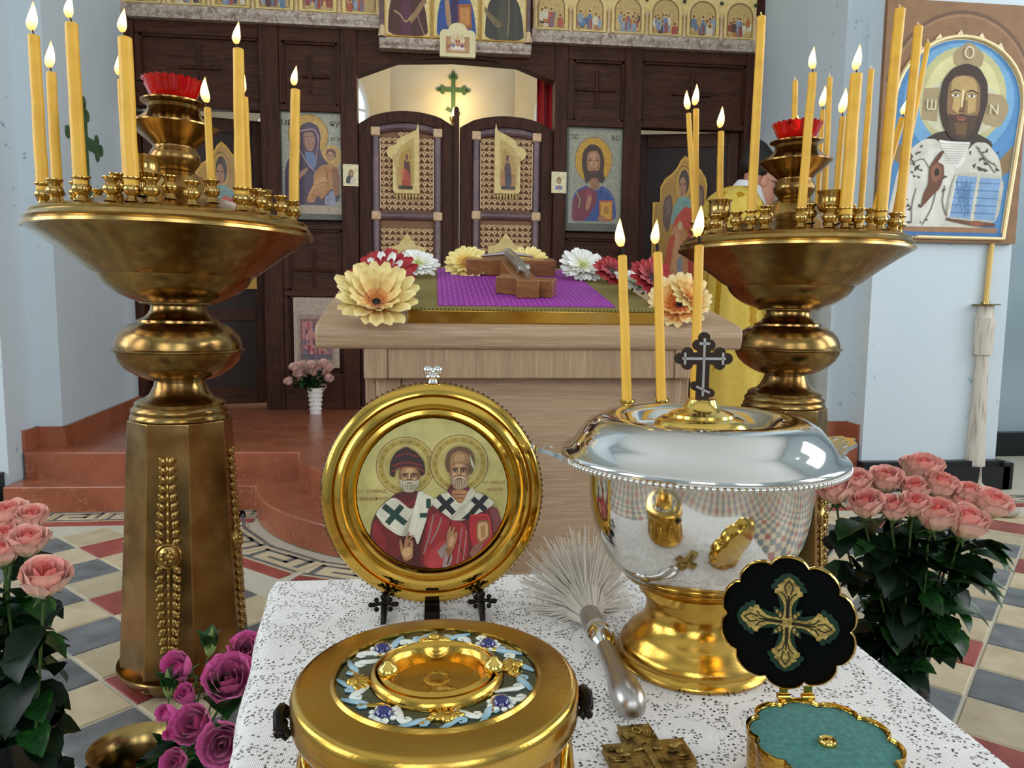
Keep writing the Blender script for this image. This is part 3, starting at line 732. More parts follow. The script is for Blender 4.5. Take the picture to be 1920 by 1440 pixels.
def feast_layers(seed):
    rg = random.Random(seed); ly = [('#b99a58', B_(0, 0, 100, 100)), ('#cdb274', B_(6, 0, 94, 60))]
    c = FC[seed % 6]
    arch = [(6, 100), (6, 38)] + [(50-44*math.cos(R(t)), 38-36*math.sin(R(t))) for t in range(0, 181, 15)] + [(94, 38), (94, 100)]
    ly.append(('#8a6238', arch)); ly.append(('#c6a868', [(50+(x-50)*.92, 98+(y-98)*.96) for x, y in arch]))
    ly.append((c[2], [(10, 97), (14, 60), (30, 44), (52, 52), (70, 40), (86, 58), (90, 97)]))
    for k in range(11):
        x = rg.uniform(14, 86); y = rg.uniform(46, 74); s = rg.uniform(7, 11); col = rg.choice([c[0], c[1], '#d8cbb0', '#5d4038', '#b8703c', '#8f9aa6'])
        ly.append((col, [(x-s*.9, y+s*3), (x-s, y+s), (x-s*.4, y), (x+s*.5, y), (x+s, y+s), (x+s*.8, y+s*3)]))
        ly.append(('#d2ac68', E_(x, y-2.5, s*.75, n=12))); ly.append(('#7a5038', E_(x, y-2.3, s*.42, n=10)))
    ly.append((c[1], [(40, 97), (43, 62), (50, 50), (57, 62), (60, 97)])); ly.append((c[0], [(46, 97), (48, 66), (56, 70), (58, 97)]))
    ly.append(('#e0c27c', E_(50, 47, 7, n=14))); ly.append(('#6d4632', E_(50, 47, 4, n=12)))
    return ly
def feast_fill(n, seed0):
    def f(r_, wd, hh):
        ht = .26; cw = wd/n
        mb = MB(); mb.box(-wd/2+.01, wd/2-.01, .03, .06, hh, hh+.62); part('back_board', mb, M['cream_gold'], r_, smooth=0)
        for k in range(n):
            cx = -wd/2 + cw*(k+.5)
            fr = MB(); w2 = cw*.43
            o_ = [(-w2, 0), (w2, 0), (w2, ht*.62)] + [(w2*math.cos(R(t)), ht*.62+ht*.36*math.sin(R(t))) for t in range(15, 166, 15)] + [(-w2, ht*.62)]
            fr.prism(o_, 0, .016); io = part('feast_icon', fr, M['cream_gold'], r_, loc=(cx, .015, hh+.012), smooth=0)
            paint('painting', feast_layers(seed0+k), (0, 0, 100, 100), w2*1.86, ht*.93, M['paint'], io, loc=(0, -.0008, ht*.49), eps=3e-5,
                  bound=[(5, 99), (5, 38)] + [(50-45*math.cos(R(t)), 38-37*math.sin(R(t))) for t in range(15, 166, 15)] + [(95, 38), (95, 99)])
        for k in range(n+1):
            cx = -wd/2 + cw*k; cx = max(-wd/2+.02, min(wd/2-.02, cx))
            cb = MB(); cb.lathe([(.016, 0), (.016, .01), (.009, .035), (.009, .13), (.016, .145), (.018, .16), (.008, .165)], 8)
            part('column', cb, M['carved'], r_, loc=(cx, .012, hh))
            bs = MB(); bs.ball((0, 0, 0), .014, n=8, m=4); part('rosette', bs, M['enamel_dark'], r_, loc=(cx, .024, hh+.25))
    return f
ledge_row(222, 716, 17, 41, YI-.05, 'feast_icon_row', 'row of six arched feast icons on a stone ledge, left of the central deesis', feast_fill(6, 3))
ledge_row(997, 1422, 66, 88, YI-.05, 'feast_icon_row', 'row of six arched feast icons on a stone ledge, right of the central deesis', feast_fill(6, 20))
def saint_half(rb, rb2, hands, book=False):
    ly = [('#dcc27a', B_(0, 0, 100, 100)), ('#e4cd8c', B_(3, 2, 97, 98)),
          ('#caa850', E_(50, 14, 26)), (rb2, [(36,0),(64,0),(66,18),(60,26),(42,26),(34,16)]), ('#8a5a3e', E_(50, 10, 9, 12)),
          (rb, [(6,100),(8,66),(14,44),(30,28),(44,22),(58,22),(72,28),(86,46),(93,70),(97,100)]),
          (rb2, [(36,100),(34,60),(42,36),(54,34),(60,60),(58,100)])]
    if hands == 'r': ly += [('#9a7450', [(52,72),(66,62),(80,46),(92,42),(93,48),(84,56),(70,72),(58,82)]), ('#b09068', L_([(20,62),(34,68),(46,80),(60,70)], 3)), ('#a08060', L_([(70,60),(78,80),(88,98)], 2))]
    if hands == 'l': ly += [('#7a6848', [(48,76),(30,66),(14,56),(6,48),(4,56),(16,68),(34,82)]), ('#8a7a58', L_([(60,30),(62,60),(58,96)], 3)), ('#5a5040', L_([(76,40),(80,96)], 2))]
    if book: ly += [('#a85a30', [(54,48),(84,46),(86,84),(56,88)]), ('#c98a48', [(58,53),(80,51),(82,79),(60,82)]), ('#b48a64', [(24,40),(32,34),(36,52),(40,80),(30,84),(26,62)])]
    return ly
def deesis_fill(r_, wd, hh):
    ht = .62
    mb = MB(); mb.box(-wd/2+.025, wd/2-.025, .02, .05, hh, hh+ht); part('back_board', mb, M['cream_gold'], r_, smooth=0)
    for k, (rb, rb2, hd, bk) in enumerate((('#4c241e', '#5d2a3c', 'r', False), ('#2f4f92', '#3a2a52', '', True), ('#3f3c34', '#4f4a3a', 'l', False))):
        cx = -wd/2+.025 + (wd-.05)*(k+.5)/3; w2 = (wd-.05)/3-.012
        fr = MB(); fr.box(-w2/2, w2/2, 0, .012, 0, ht-.02); io = part('deesis_icon', fr, M['gold_board'], r_, loc=(cx, .006, hh+.012), smooth=0)
        paint('painting', saint_half(rb, rb2, hd, bk), (0, 0, 100, 100), w2*.95, (ht-.02)*.97*.72, M['paint'], io, loc=(0, -.0008, (ht-.02)*.36), eps=3e-5)
    for s in (-1, 1):
        cb = MB(); cb.lathe([(.03, 0), (.026, .012), (.014, .075), (.013, .62)], 10); part('column', cb, M['mauve'], r_, loc=(s*(wd/2-.02), 0, hh))
        cb = MB(); cb.lathe([(.0315, 0), (.0275, .012), (.0155, .075), (.0, .076)], 10); part('column_base', cb, M['carved'], r_, loc=(s*(wd/2-.02), -.001, hh))
    out = [(-.12, -.05), (.12, -.05), (.12, .09)] + [(.085+.035*math.cos(R(t)), .09+.035*math.sin(R(t))) for t in range(20, 91, 20)] + [(.065*math.cos(R(t)), .115+.055*math.sin(R(t))) for t in range(10, 171, 20)] + [(-.085+.035*math.cos(R(t)), .09+.035*math.sin(R(t))) for t in range(100, 181, 20)]
    mb = MB(); mb.prism(out, -.045, -.015); md = part('medallion', mb, M['paper'], r_, loc=(.01, 0, 0), smooth=0, label='little arched supper scene over the royal doors')
    ly = [('#b98a5a', B_(10, 30, 90, 92)), ('#e0c9a0', E_(50, 42, 24, 26)), ('#d8a890', [(18,86),(22,62),(50,54),(78,62),(82,86)]), ('#efe0cc', [(26,80),(30,66),(50,60),(70,66),(74,80)]), ('#9a4038', E_(50, 48, 8, 9)), ('#d9b070', E_(50, 38, 7))]
    for k in range(5): ly += [(['#a85a48', '#7a8090', '#b07a50', '#8a5a6a', '#c08a60'][k], E_(20+k*15, 60-abs(k-2)*-3, 7, 8)), ('#c89a70', E_(20+k*15, 52-abs(k-2)*-3, 4, 4, 10))]
    paint('painting', ly, (0, 0, 100, 100), .2, .17, M['paint'], md, loc=(0, -.0458, .045), eps=3e-5)
ledge_row(711, 996, 76, 96, YI-.09, 'deesis_icon_row', 'three large half-length icons on a stone ledge over the royal doors', deesis_fill)

# ---- icons hanging in the bays
def hung_icon(name, label, px, mat_fr, ly, frame, y=YI+.02, bound=None, border=.0, th=.025, lettering=()):
    x0, x1, z0, z1 = rect(*px, y); wd, ht = x1-x0, z1-z0
    r_ = thing(name, label, 'icon', ((x0+x1)/2, y, z0))
    mb = MB(); mb.box(-wd/2, wd/2, 0, th, 0, ht); part('board', mb, mat_fr, r_, smooth=30, bevel=.003)
    paint('painting', ly, frame, wd-2*border, ht-2*border, M['paint'], r_, loc=(0, -.0008, ht/2), eps=3e-5, bound=bound)
    for s, u, v, sz in lettering: text('lettering', s, sz, M['ink'], r_, ((u-.5)*wd, -.004, (1-v)*ht))
    return r_
M['ink'] = pbr('brown_ink', '#4a3222', .7); M['grey_frame'] = pbr('grey_green_frame', '#6a6d62', .5, var=[(8, '#5a5c50', .4, .7)])
# coordinates follow the picture: 1002 x 1440 sketch
mary = [('#8f9384', B_(60, 150, 760, 1320)), ('#a1a08c', B_(70, 160, 750, 1225)), ('#a8977e', B_(70, 1228, 770, 1330)),
        ('#7a5a30', ring_(375, 400, 238, 8)), ('#c69b48', E_(375, 400, 234)), ('#c79c4e', E_(650, 640, 130)),
        ('#3c2740', [(80,1225),(85,850),(120,700),(210,620),(270,560),(258,400),(290,290),(390,245),(490,290),(525,400),(505,560),(560,680),(640,760),(735,820),(745,1225)]),
        ('#4a2f44', [(270,420),(300,320),(390,265),(470,310),(505,420),(480,560),(440,640),(300,600)]),
        ('#5b6f96', [(330,600),(430,600),(470,700),(440,820),(380,760),(340,680)]), ('#b98f92', L_([(275,360),(360,340),(440,330),(490,400),(495,470)], 14)), ('#b08a88', L_([(270,580),(330,690),(400,790),(460,830)], 12)), ('#b08a88', L_([(495,470),(470,620),(455,740)], 10)),
        ('#a4775c', [(315,400),(350,372),(420,372),(452,420),(450,520),(415,590),(370,585),(330,530),(312,460)]), ('#8a5c48', [(315,400),(345,470),(345,540),(330,520),(312,460)]),
        ('#3d2a24', L_([(325,425),(365,418)], 9)), ('#3d2a24', L_([(395,415),(440,425)], 9)), ('#5a3c30', L_([(330,410),(368,398)], 5)), ('#5a3c30', L_([(390,398),(440,408)], 5)), ('#7d5240', L_([(380,420),(372,500),(388,508)], 7)), ('#8a3c34', L_([(365,545),(405,543)], 9)),
        ('#a8785a', [(240,950),(262,850),(300,810),(345,790),(370,800),(330,860),(280,900)]),
        ('#b0783c', [(430,860),(500,770),(560,740),(640,730),(720,770),(750,900),(740,1100),(690,1110),(650,1010),(560,1120),(520,1160),(470,1100),(430,1200),(340,1190),(360,1100),(430,980)]),
        ('#8f5a2c', [(640,760),(720,790),(745,920),(735,1090),(690,1100),(660,980)]), ('#c48e4c', [(470,900),(560,880),(620,920),(540,980),(440,1040),(390,1130),(360,1150),(400,1030)]), ('#7a4c28', L_([(560,760),(600,850),(590,930)], 8)), ('#7a4c28', L_([(440,1000),(520,960),(620,950)], 7)), ('#7d5238', L_([(380,1120),(420,1060),(470,1020)], 6)),
        ('#8a8aa0', [(560,1130),(650,1040),(690,1110),(690,1225),(560,1225)]), ('#6b3c2c', E_(640, 620, 62, 66)), ('#b07e5c', E_(632, 645, 46, 56)), ('#3d2a24', L_([(608,635),(628,633)], 7)), ('#3d2a24', L_([(645,633),(664,636)], 7)), ('#8a4a3a', L_([(622,680),(645,680)], 6))]
hung_icon('mother_and_child_icon', 'icon of a veiled mother with child, gold halos, left of the doors', (523, 203, 644, 412), M['grey_frame'], mary, (20, 90, 790, 1400), lettering=(('МР', .13, .14, .05), ('ѲУ', .87, .14, .05), ('ІС ХС', .9, .27, .03)))
chr_ = [('#8f9384', B_(0, 0, 1000, 1440)), ('#9c9c88', B_(40, 40, 960, 1400)), ('#7a5a30', ring_(470, 470, 352, 10)), ('#c9982e', E_(470, 470, 346)),
        ('#42281e', [(240,520),(270,330),(380,230),(500,225),(620,300),(680,470),(660,640),(700,760),(640,820),(560,780),(400,780),(330,840),(290,700)]),
        ('#a8744e', [(340,400),(390,330),(520,320),(590,390),(600,540),(560,660),(480,730),(410,700),(350,600)]), ('#c0906a', [(400,360),(510,350),(550,420),(540,560),(480,600),(420,560),(390,440)]),
        ('#4a2c20', [(350,600),(400,640),(480,625),(560,630),(590,580),(570,720),(500,800),(430,780),(370,690)]), ('#3a241a', L_([(380,470),(450,462)], 16)), ('#3a241a', L_([(500,462),(570,470)], 16)), ('#3a241a', L_([(370,438),(450,425)], 8)), ('#3a241a', L_([(500,425),(580,438)], 8)), ('#7d5238', L_([(480,460),(466,580),(500,590)], 12)), ('#8a4036', L_([(440,655),(520,655)], 14)),
        ('#9c6a48', [(420,740),(560,740),(600,860),(520,930),(420,880)]),
        ('#38508e', [(60,1400),(80,1050),(160,930),(330,850),(430,900),(540,930),(640,850),(800,930),(900,1080),(930,1400)]),
        ('#7a3040', [(280,900),(420,880),(520,950),(560,1010),(520,1150),(420,1300),(300,1400),(60,1400),(80,1100),(180,960)]), ('#9a4048', [(330,930),(430,930),(470,1010),(420,1120),(330,1090)]), ('#8a8a60', L_([(150,950),(230,1080),(200,1200)], 26)), ('#2a3a70', L_([(620,900),(600,1100),(560,1380)], 16)), ('#2a3a70', L_([(760,980),(720,1380)], 14)), ('#5c74ae', L_([(680,900),(820,980),(880,1150)], 18)),
        ('#b85a34', [(590,1080),(850,1070),(860,1390),(600,1400)]), ('#d2a03c', [(620,1110),(830,1100),(838,1360),(628,1370)]), ('#b07a2c', E_(730, 1230, 50, 60)),
        ('#b07e5a', [(340,1120),(370,1060),(390,1000),(410,1000),(415,1060),(440,1020),(455,1030),(440,1100),(420,1180),(370,1250),(330,1220)]), ('#a87450', [(560,1340),(640,1310),(720,1330),(700,1390),(580,1400)])]
hung_icon('christ_icon', 'icon of a bearded man with gold halo, blue robe and book', (1059, 234, 1170, 434), M['grey_frame'], chr_, (-70, -70, 1060, 1560), lettering=(('ІС', .16, .12, .045), ('ХС', .84, .12, .045)))
# small cards pinned to the posts, poster lower left
card1 = [('#e6d9aa', B_(0, 0, 100, 100)), ('#d6b76a', E_(52, 42, 20)), ('#2a2422', [(18,88),(22,60),(38,50),(44,30),(58,26),(68,36),(66,56),(72,88)]), ('#b98a6a', E_(55, 44, 10, 13)), ('#d8c8b8', [(44,88),(50,64),(70,54),(82,74),(78,88)])]
card2 = [('#e8dcb0', B_(0, 0, 100, 100)), ('#d8b868', E_(50, 40, 18)), ('#5a3422', E_(50, 42, 13, 16)), ('#c09470', E_(50, 44, 8, 11)), ('#6a7aa8', [(22,84),(30,68),(50,62),(70,68),(78,84)]), ('#b86a5a', [(46,66),(56,66),(58,84),(44,84)])]
hung_icon('small_icon_card', 'small mother-and-child card pinned left of the royal doors', (643, 308, 672, 349), M['paper'], card1, (0, 0, 100, 100), YI-.022, th=.008)
hung_icon('small_icon_card', 'small bearded saint card pinned right of the royal doors', (1034, 322, 1062, 362), M['paper'], card2, (0, 0, 100, 100), YI-.022, th=.008)
rg = random.Random(4); post = [('#b3a08e', B_(0, 0, 100, 100)), ('#a08a78', B_(8, 24, 90, 96)), ('#8a5a56', B_(14, 30, 84, 88)), ('#b87a74', B_(18, 34, 80, 80))]
for k in range(34): x = rg.uniform(18, 78); y = rg.uniform(36, 80); post.append((rg.choice(['#9a3a40', '#c88a80', '#7a6a78', '#b05058', '#d0a898', '#6a4a50']), B_(x-3, y-4, x+3, y+5)))
post += [('#6a5a66', B_(14, 80, 84, 88)), ('#7a6a70', L_([(48, 32), (50, 86)], 3))]
hung_icon('framed_print', 'faded pink framed print below the mother-and-child icon', (551, 558, 636, 690), pbr('print_frame', '#a89888', .5), post, (0, 0, 100, 100), YI-.012, th=.012)
# ================================================================== ROYAL DOORS
def royal_leaf(pxa, pxb, peak, ya, yb, label, kind):
    y = YI+.03
    x0, x1 = IX(pxa, 350, y)[0], IX(pxb, 350, y)[0]; wd = x1-x0; cx = (x0+x1)/2
    za, zb = IX(pxa, ya, y)[1], IX(pxb, yb, y)[1]; zp = IX((pxa+pxb)/2, peak, y)[1]
    r_ = thing('royal_door', label, 'door', (cx, y, SOL)); h0 = (za+zb)/2-SOL; hp = zp-SOL
    def top(u, inset=0.0):            # u in -1..1
        return h0 + (hp-h0)*(1-u*u)**.75 - inset
    n = 16
    def prof(f, inset): return [(wd/2*f*(-1+2*k/n), top(-1+2*k/n, inset) if inset else top(-1+2*k/n)) for k in range(n+1)]
    # frame: two stiles, arched head, bottom rail
    iw = wd/2-.085
    for s in (-1, 1):
        mb = MB(); o_ = [(s*wd/2, .01), (s*iw, .01), (s*iw, top(iw/(wd/2))-.0), (s*wd/2, top(1))]
        mb.prism(o_, 0, .05); part('stile', mb, M['wood_dark'], r_, smooth=30, bevel=.004)
    mb = MB(); m_ = 12; o_ = [(iw*(-1+2*k/m_), top(iw/(wd/2)*(-1+2*k/m_))) for k in range(m_+1)]
    i_ = [(iw*(1-2*k/m_), top(iw/(wd/2)*(1-2*k/m_))-.075) for k in range(m_+1)]
    mb.prism(o_ + i_, 0, .05); part('arched_head', mb, M['wood_dark'], r_, smooth=30)
    mb = MB(); mb.box(-iw, iw, 0, .05, .01, .12); part('bottom_rail', mb, M['wood_dark'], r_, smooth=30)
    mb = MB(); mb.prism([(-iw, .1), (iw, .1)] + [(p[0], p[1]-.005) for p in i_], .03, .04); part('back_panel', mb, M['carved_back'], r_, smooth=0)
    # mauve round mouldings with cream corner blocks
    hs = i_[-1][1]-.02; tr = .028; xs = iw-tr-.004
    zm = IX((pxa+pxb)/2, 405, y)[1]-SOL
    for s in (-1, 1):
        for a, b in ((.13, zm-.03), (zm+.03, hs-.03)):
            mb = MB(); mb.tube([(s*xs, .02, a), (s*xs, .02, b)], tr, 12); part('moulding', mb, M['mauve'], r_)
        for z in (zm, hs-.005, .13):
            mb = MB(); mb.box(s*xs-.032, s*xs+.032, -.014, .03, z-.03, z+.03); part('corner_block', mb, M['carved'], r_, smooth=30, bevel=.008)
    mb = MB(); mb.tube([(-xs, .02, zm), (xs, .02, zm)], tr, 12); part('moulding', mb, M['mauve'], r_)
    mb = MB(); mb.tube([(xs*(-1+2*k/10), .02, top(xs/(wd/2)*(-1+2*k/10))-.105) for k in range(11)], tr, 12); part('moulding', mb, M['mauve'], r_)
    # carved openwork panels
    px_ = xs-tr-.004
    def carving(za_, zb_fn):
        mb = MB(); nc = 9; cw = 2*px_/nc; z = za_; row = 0
        while z < 2.2:
            for c in range(nc):
                x = -px_ + cw*(c+.5)
                if z+cw*.5 > zb_fn(x): continue
                for s in (-1, 1):
                    mb.ball((0, 0, 0), cw*.21, .009, cw*.54, 6, 4, Matrix.Translation((x+s*cw*.22, .018, z+cw*.1)) @ Matrix.Rotation(R(s*38), 4, 'Y'))
                mb.ball((x, .016, z+cw*.42), cw*.32, .011, cw*.2, 6, 4)
                if (c+row) % 2: mb.ball((x, .013, z-cw*.25), cw*.2, .011, cw*.2, 6, 4)
            z += cw*1.02; row += 1
        return mb
    zt_fn = lambda x: top(x/(wd/2))-.14
    up = part('carved_panel', carving(zm+.055, zt_fn), M['carved'], r_, smooth=60)
    part('carved_panel', carving(.18, lambda x: zm-.05), M['carved'], r_, smooth=60)
    for s in (-1, 1):
        mb = MB(); mb.box(s*px_-.004, s*px_+.004, .004, .03, zm+.05, hs-.05); part('bead', mb, M['carved'], r_, smooth=0)
    # kiot with a little painted figure
    s = kind; kz = zm+.17; kw, kh = .115, .52
    def Q(u, v): return (s*u*1.15, kz+v*.84)
    o_ = [Q(-.085, 0), Q(.075, 0), Q(.075, .50), Q(.068, .56), Q(.058, .50), Q(-.01, .455), Q(-.055, .42), Q(-.065, .375), Q(-.105, .36), Q(-.125, .32), Q(-.11, .275), Q(-.085, .255)]
    mb = MB(); mb.prism(o_, -.012, .02); kt = part('icon_case', mb, M['cream_gold'], r_, smooth=0)
    gx = lambda u: (u if s > 0 else -u)
    base = [('#c9a95c', [(18,100),(18,58),(8,50),(6,42),(20,38),(32,26),(62,14),(78,8),(78,100)]), ('#b8923e', [(24,98),(24,60),(30,40),(70,22),(72,98)])]
    if kind > 0: fig = [('#5d2c2a', [(36,92),(44,60),(46,48),(56,46),(64,54),(66,92)]), ('#b4492c', [(34,92),(44,66),(54,62),(62,74),(68,92)]), ('#c87a3c', [(32,70),(44,58),(48,66),(40,84)]), ('#d2a456', E_(54, 43, 8)), ('#7a4a34', E_(54, 43, 5, 6)), ('#3a2418', B_(26, 92, 72, 98))]
    else: fig = [('#4a2230', [(36,92),(40,60),(46,48),(56,48),(62,60),(62,92)]), ('#2f2c44', [(42,92),(44,70),(54,70),(56,92)]), ('#b0763a', [(58,92),(60,66),(74,66),(74,92)]), ('#b0763a', B_(26, 72, 36, 92)), ('#d2a456', E_(52, 44, 8)), ('#6d3428', E_(52, 44, 5.5, 7)), ('#3a2418', B_(26, 92, 72, 98))]
    ly = [(c, [((x if s > 0 else 100-x), yy) for x, yy in pts]) for c, pts in base + (fig if s > 0 else fig)]
    paint('painting', ly, (0, 0, 100, 100), .215, .40, M['paint'], kt, loc=(s*-.008, -.0128, kz+.205), eps=3e-5)
    mb = MB()
    for k in range(7): mb.tube([(s*(-.07+.022*k), .0, kz-.055), (s*(-.07+.022*k), -.004, kz-.012)], [.004, .007], 6)
    mb.box(-.09, .09, -.012, .01, kz-.014, kz); part('little_balustrade', mb, M['cream_gold'], r_, smooth=60)
    # medallion in the lower panel
    mb = MB(); mb.prism([(-.12, zm-.42), (.12, zm-.42), (.13, zm-.22), (.06, zm-.2), (.0, zm-.12), (-.06, zm-.2), (-.13, zm-.22)], -.01, .02); kt2 = part('icon_case', mb, M['cream_gold'], r_, smooth=0)
    paint('painting', [('#c79a62', E_(50, 50, 42)), ('#d8b88a', E_(50, 50, 38)), ('#a8503c', [(24,80),(34,56),(50,50),(66,56),(76,80)]), ('#b98a5c', E_(50, 40, 12)), ('#6d3c2a', E_(50, 41, 8))], (0, 0, 100, 100), .17, .19, M['paint'], kt2, loc=(0, -.0108, zm-.31), eps=3e-5)
    return r_, x1
ld, xj = royal_leaf(673, 852, 208, 232, 238, 'left leaf of the carved royal doors with an angel in red', 1)
rd, _ = royal_leaf(862, 1036, 218, 238, 246, 'right leaf of the carved royal doors with a woman in dark red', -1)
xm = (IX(856, 350, YI)[0]); zt = IX(856, 206, YI)[1]
mb = MB(); mb.box(-.018, .018, -.012, .02, .01, zt-SOL); mb.lathe([(.02, zt-SOL), (.014, zt-SOL+.02), (0, zt-SOL+.03)], 8)
tag(part('door_astragal', mb, M['wood_dark'], None, smooth=30, loc=(xm, YI+.02, SOL)), 'narrow dark closing strip standing between the royal door leaves', 'post')
# red curtain drawn aside behind the arch
p0 = at_y(1006, 240, YI+.35); p1 = at_y(1046, 240, YI+.35)
mb = MB(); mb.grid(lambda u, v: (p0.x+(p1.x-p0.x+.12)*u, YI+.35+.025*math.sin(u*26), .4+(2.95-.4)*v), 40, 2)
mb2 = MB(); mb2.grid(lambda u, v: (p0.x+(p1.x-p0.x+.12)*u, YI+.356+.025*math.sin(u*26), .4+(2.95-.4)*v), 40, 2)
mb.add(mb2.v, [f[::-1] for f in mb2.f])
tag(part('curtain', mb, M['curtain'], None, smooth=60), 'red curtain drawn aside behind the right royal door', 'curtain')
mb = MB(); mb.tube([(CX-.9, YI+.35, 2.96), (CX+.9, YI+.35, 2.96)], .012, 8); tag(part('curtain_rod', mb, M['brass'], None), 'thin brass rod carrying the red sanctuary curtain', 'rod')
# oil lamp on the apse wall behind the doors
lp = at_y(851, 220, 8.02)
lamp = thing('altar_lamp', 'burning lamp glowing just above the royal doors', 'lamp', (lp.x, 8.02, lp.z))
mb = MB(); mb.lathe([(0, -.07), (.015, -.065), (.035, -.045), (.045, -.02), (.046, 0), (.04, -.002), (.03, -.03), (0, -.035)], 16); part('lamp_cup', mb, M['brass_bright'], lamp)
mb = MB(); mb.tube([(0, 0, -.06), (0, .06, -.10), (0, .18, -.11), (0, .27, -.06)], .010, 8); part('wall_bracket', mb, M['brass'], lamp)
mb = MB(); mb.lathe([(.0, -.03), (.026, 0), (.030, .025), (.016, .07), (0, .11)], 10); part('flame', mb, M['flame'], lamp)
l = bpy.data.lights.new('altar_lamp_light', 'POINT'); l.energy = 7; l.color = (1, .66, .26); l.shadow_soft_size = .05
o = bpy.data.objects.new('altar_lamp_light', l); COL.objects.link(o); o.parent = lamp; o.location = (0, 0, .16)

# ================================================================== CANDLE STANDS
def socket_mesh(k=1.0, big=False):
    mb = MB()
    if big: pr_ = [(.021, 0), (.013, .012), (.012, .03), (.026, .036), (.032, .045), (.034, .05), (.031, .055), (.031, .082), (.036, .088), (.036, .09), (.029, .088), (.027, .05), (0, .048)]
    else: pr_ = [(.016, 0), (.011, .006), (.009, .012), (.017, .02), (.019, .026), (.017, .032), (.011, .039), (.012, .044), (.018, .05), (.018, .052), (.011, .05), (.010, .03), (0, .029)]
    mb.lathe([(r*k, z*k) for r, z in pr_], 14); return mesh('candle_socket', mb, M['brass_bright'], 40)
SOCK = socket_mesh(1.0); SOCKB = socket_mesh(1.0, True)
def plate_z(r): return 1.210 + max(0, .32-r)*.27
FLAME = []
for k, (hh, rr) in enumerate(((.062, .0105), (.054, .0095), (.07, .0115))):
    mb = MB()
    mb.lathe([(0, 0), (rr*.6, hh*.06), (rr*.95, hh*.2), (rr, hh*.32), (rr*.82, hh*.52), (rr*.45, hh*.76), (rr*.15, hh*.93), (0, hh)], 10)
    mb.v = [(x+.0035*math.sin(z/hh*3.0+k), y, z) for x, y, z in mb.v]; FLAME.append(mesh('flame', mb, M['flame'], 179))
def candle(base, top, rad, lit, label, group, wax='wax', flame_s=1.0):
    base = Vector(base); top = Vector(top); ax = top-base; Lc = ax.length
    r_ = thing('candle', label, 'candle', base, ax.to_track_quat('Z', 'Y').to_euler(), group)
    mb = MB(); n = 7; rg = random.Random(hash(label) % 999 if False else len(label)*7+int(base.x*1000))
    pts = [(rg.uniform(-.06, .06)*rad*(0 < k < n), rg.uniform(-.06, .06)*rad*(0 < k < n), Lc*k/n) for k in range(n+1)]
    rs = [rad*(1.04-.09*k/n) for k in range(n+1)]
    mb.tube(pts + [(0, 0, Lc+.001), (0, 0, Lc-.002)], rs + [rad*.6, rad*.15], 12); part('wax', mb, M[wax], r_, smooth=50)
    mb = MB()
    if lit: mb.tube([(0, 0, Lc-.003), (0, 0, Lc+.007), (.002, 0, Lc+.014)], .0016, 6); part('wick', mb, M['wick'], r_)
    else: mb.tube([(0, 0, Lc-.003), (.0005, 0, Lc+.006), (.003, .001, Lc+.014)], [.0028, .002, .0016], 6); part('wick', mb, M['wick_new'], r_)
    if lit: link('flame', FLAME[len(label) % 3], r_, (.001, 0, Lc+.009+.003*(rad > .007)), None, flame_s)
    return r_
def relief_band(ln):
    mb = MB(); n = 22
    for k in range(n):
        z = -ln/2 + ln*(k+.5)/n; taper = .55+.45*math.sin(math.pi*min(1, (k+1)/(n*.9)))
        if abs(z) < .032: continue
        up = 1 if z > 0 else -1
        for s in (-1, 1):
            mb.ball((0, 0, 0), .0085, .0055, .014, 7, 4, Matrix.Translation((s*.020*taper, -.002, z)) @ Matrix.Rotation(R(s*38*up), 4, 'Y'))
            mb.ball((s*.027*taper, -.004, z+.006*up), .005, n=6, m=4)
        mb.ball((0, -.001, z), .005, .004, .012, 6, 4)
    mb.tube([(0, 0, -ln/2), (0, 0, ln/2)], .0035, 6)
    mb.lathe([(.034, 0), (.034, .004), (.030, .007), (.026, .004), (.022, .008), (.0, .013)], 18, Matrix.Rotation(R(90), 4, 'X'))
    for k in range(7):
        a = 2*math.pi*k/7; mb.ball((.013*math.cos(a), -.011, .013*math.sin(a)), .006, n=6, m=4)
    return mb
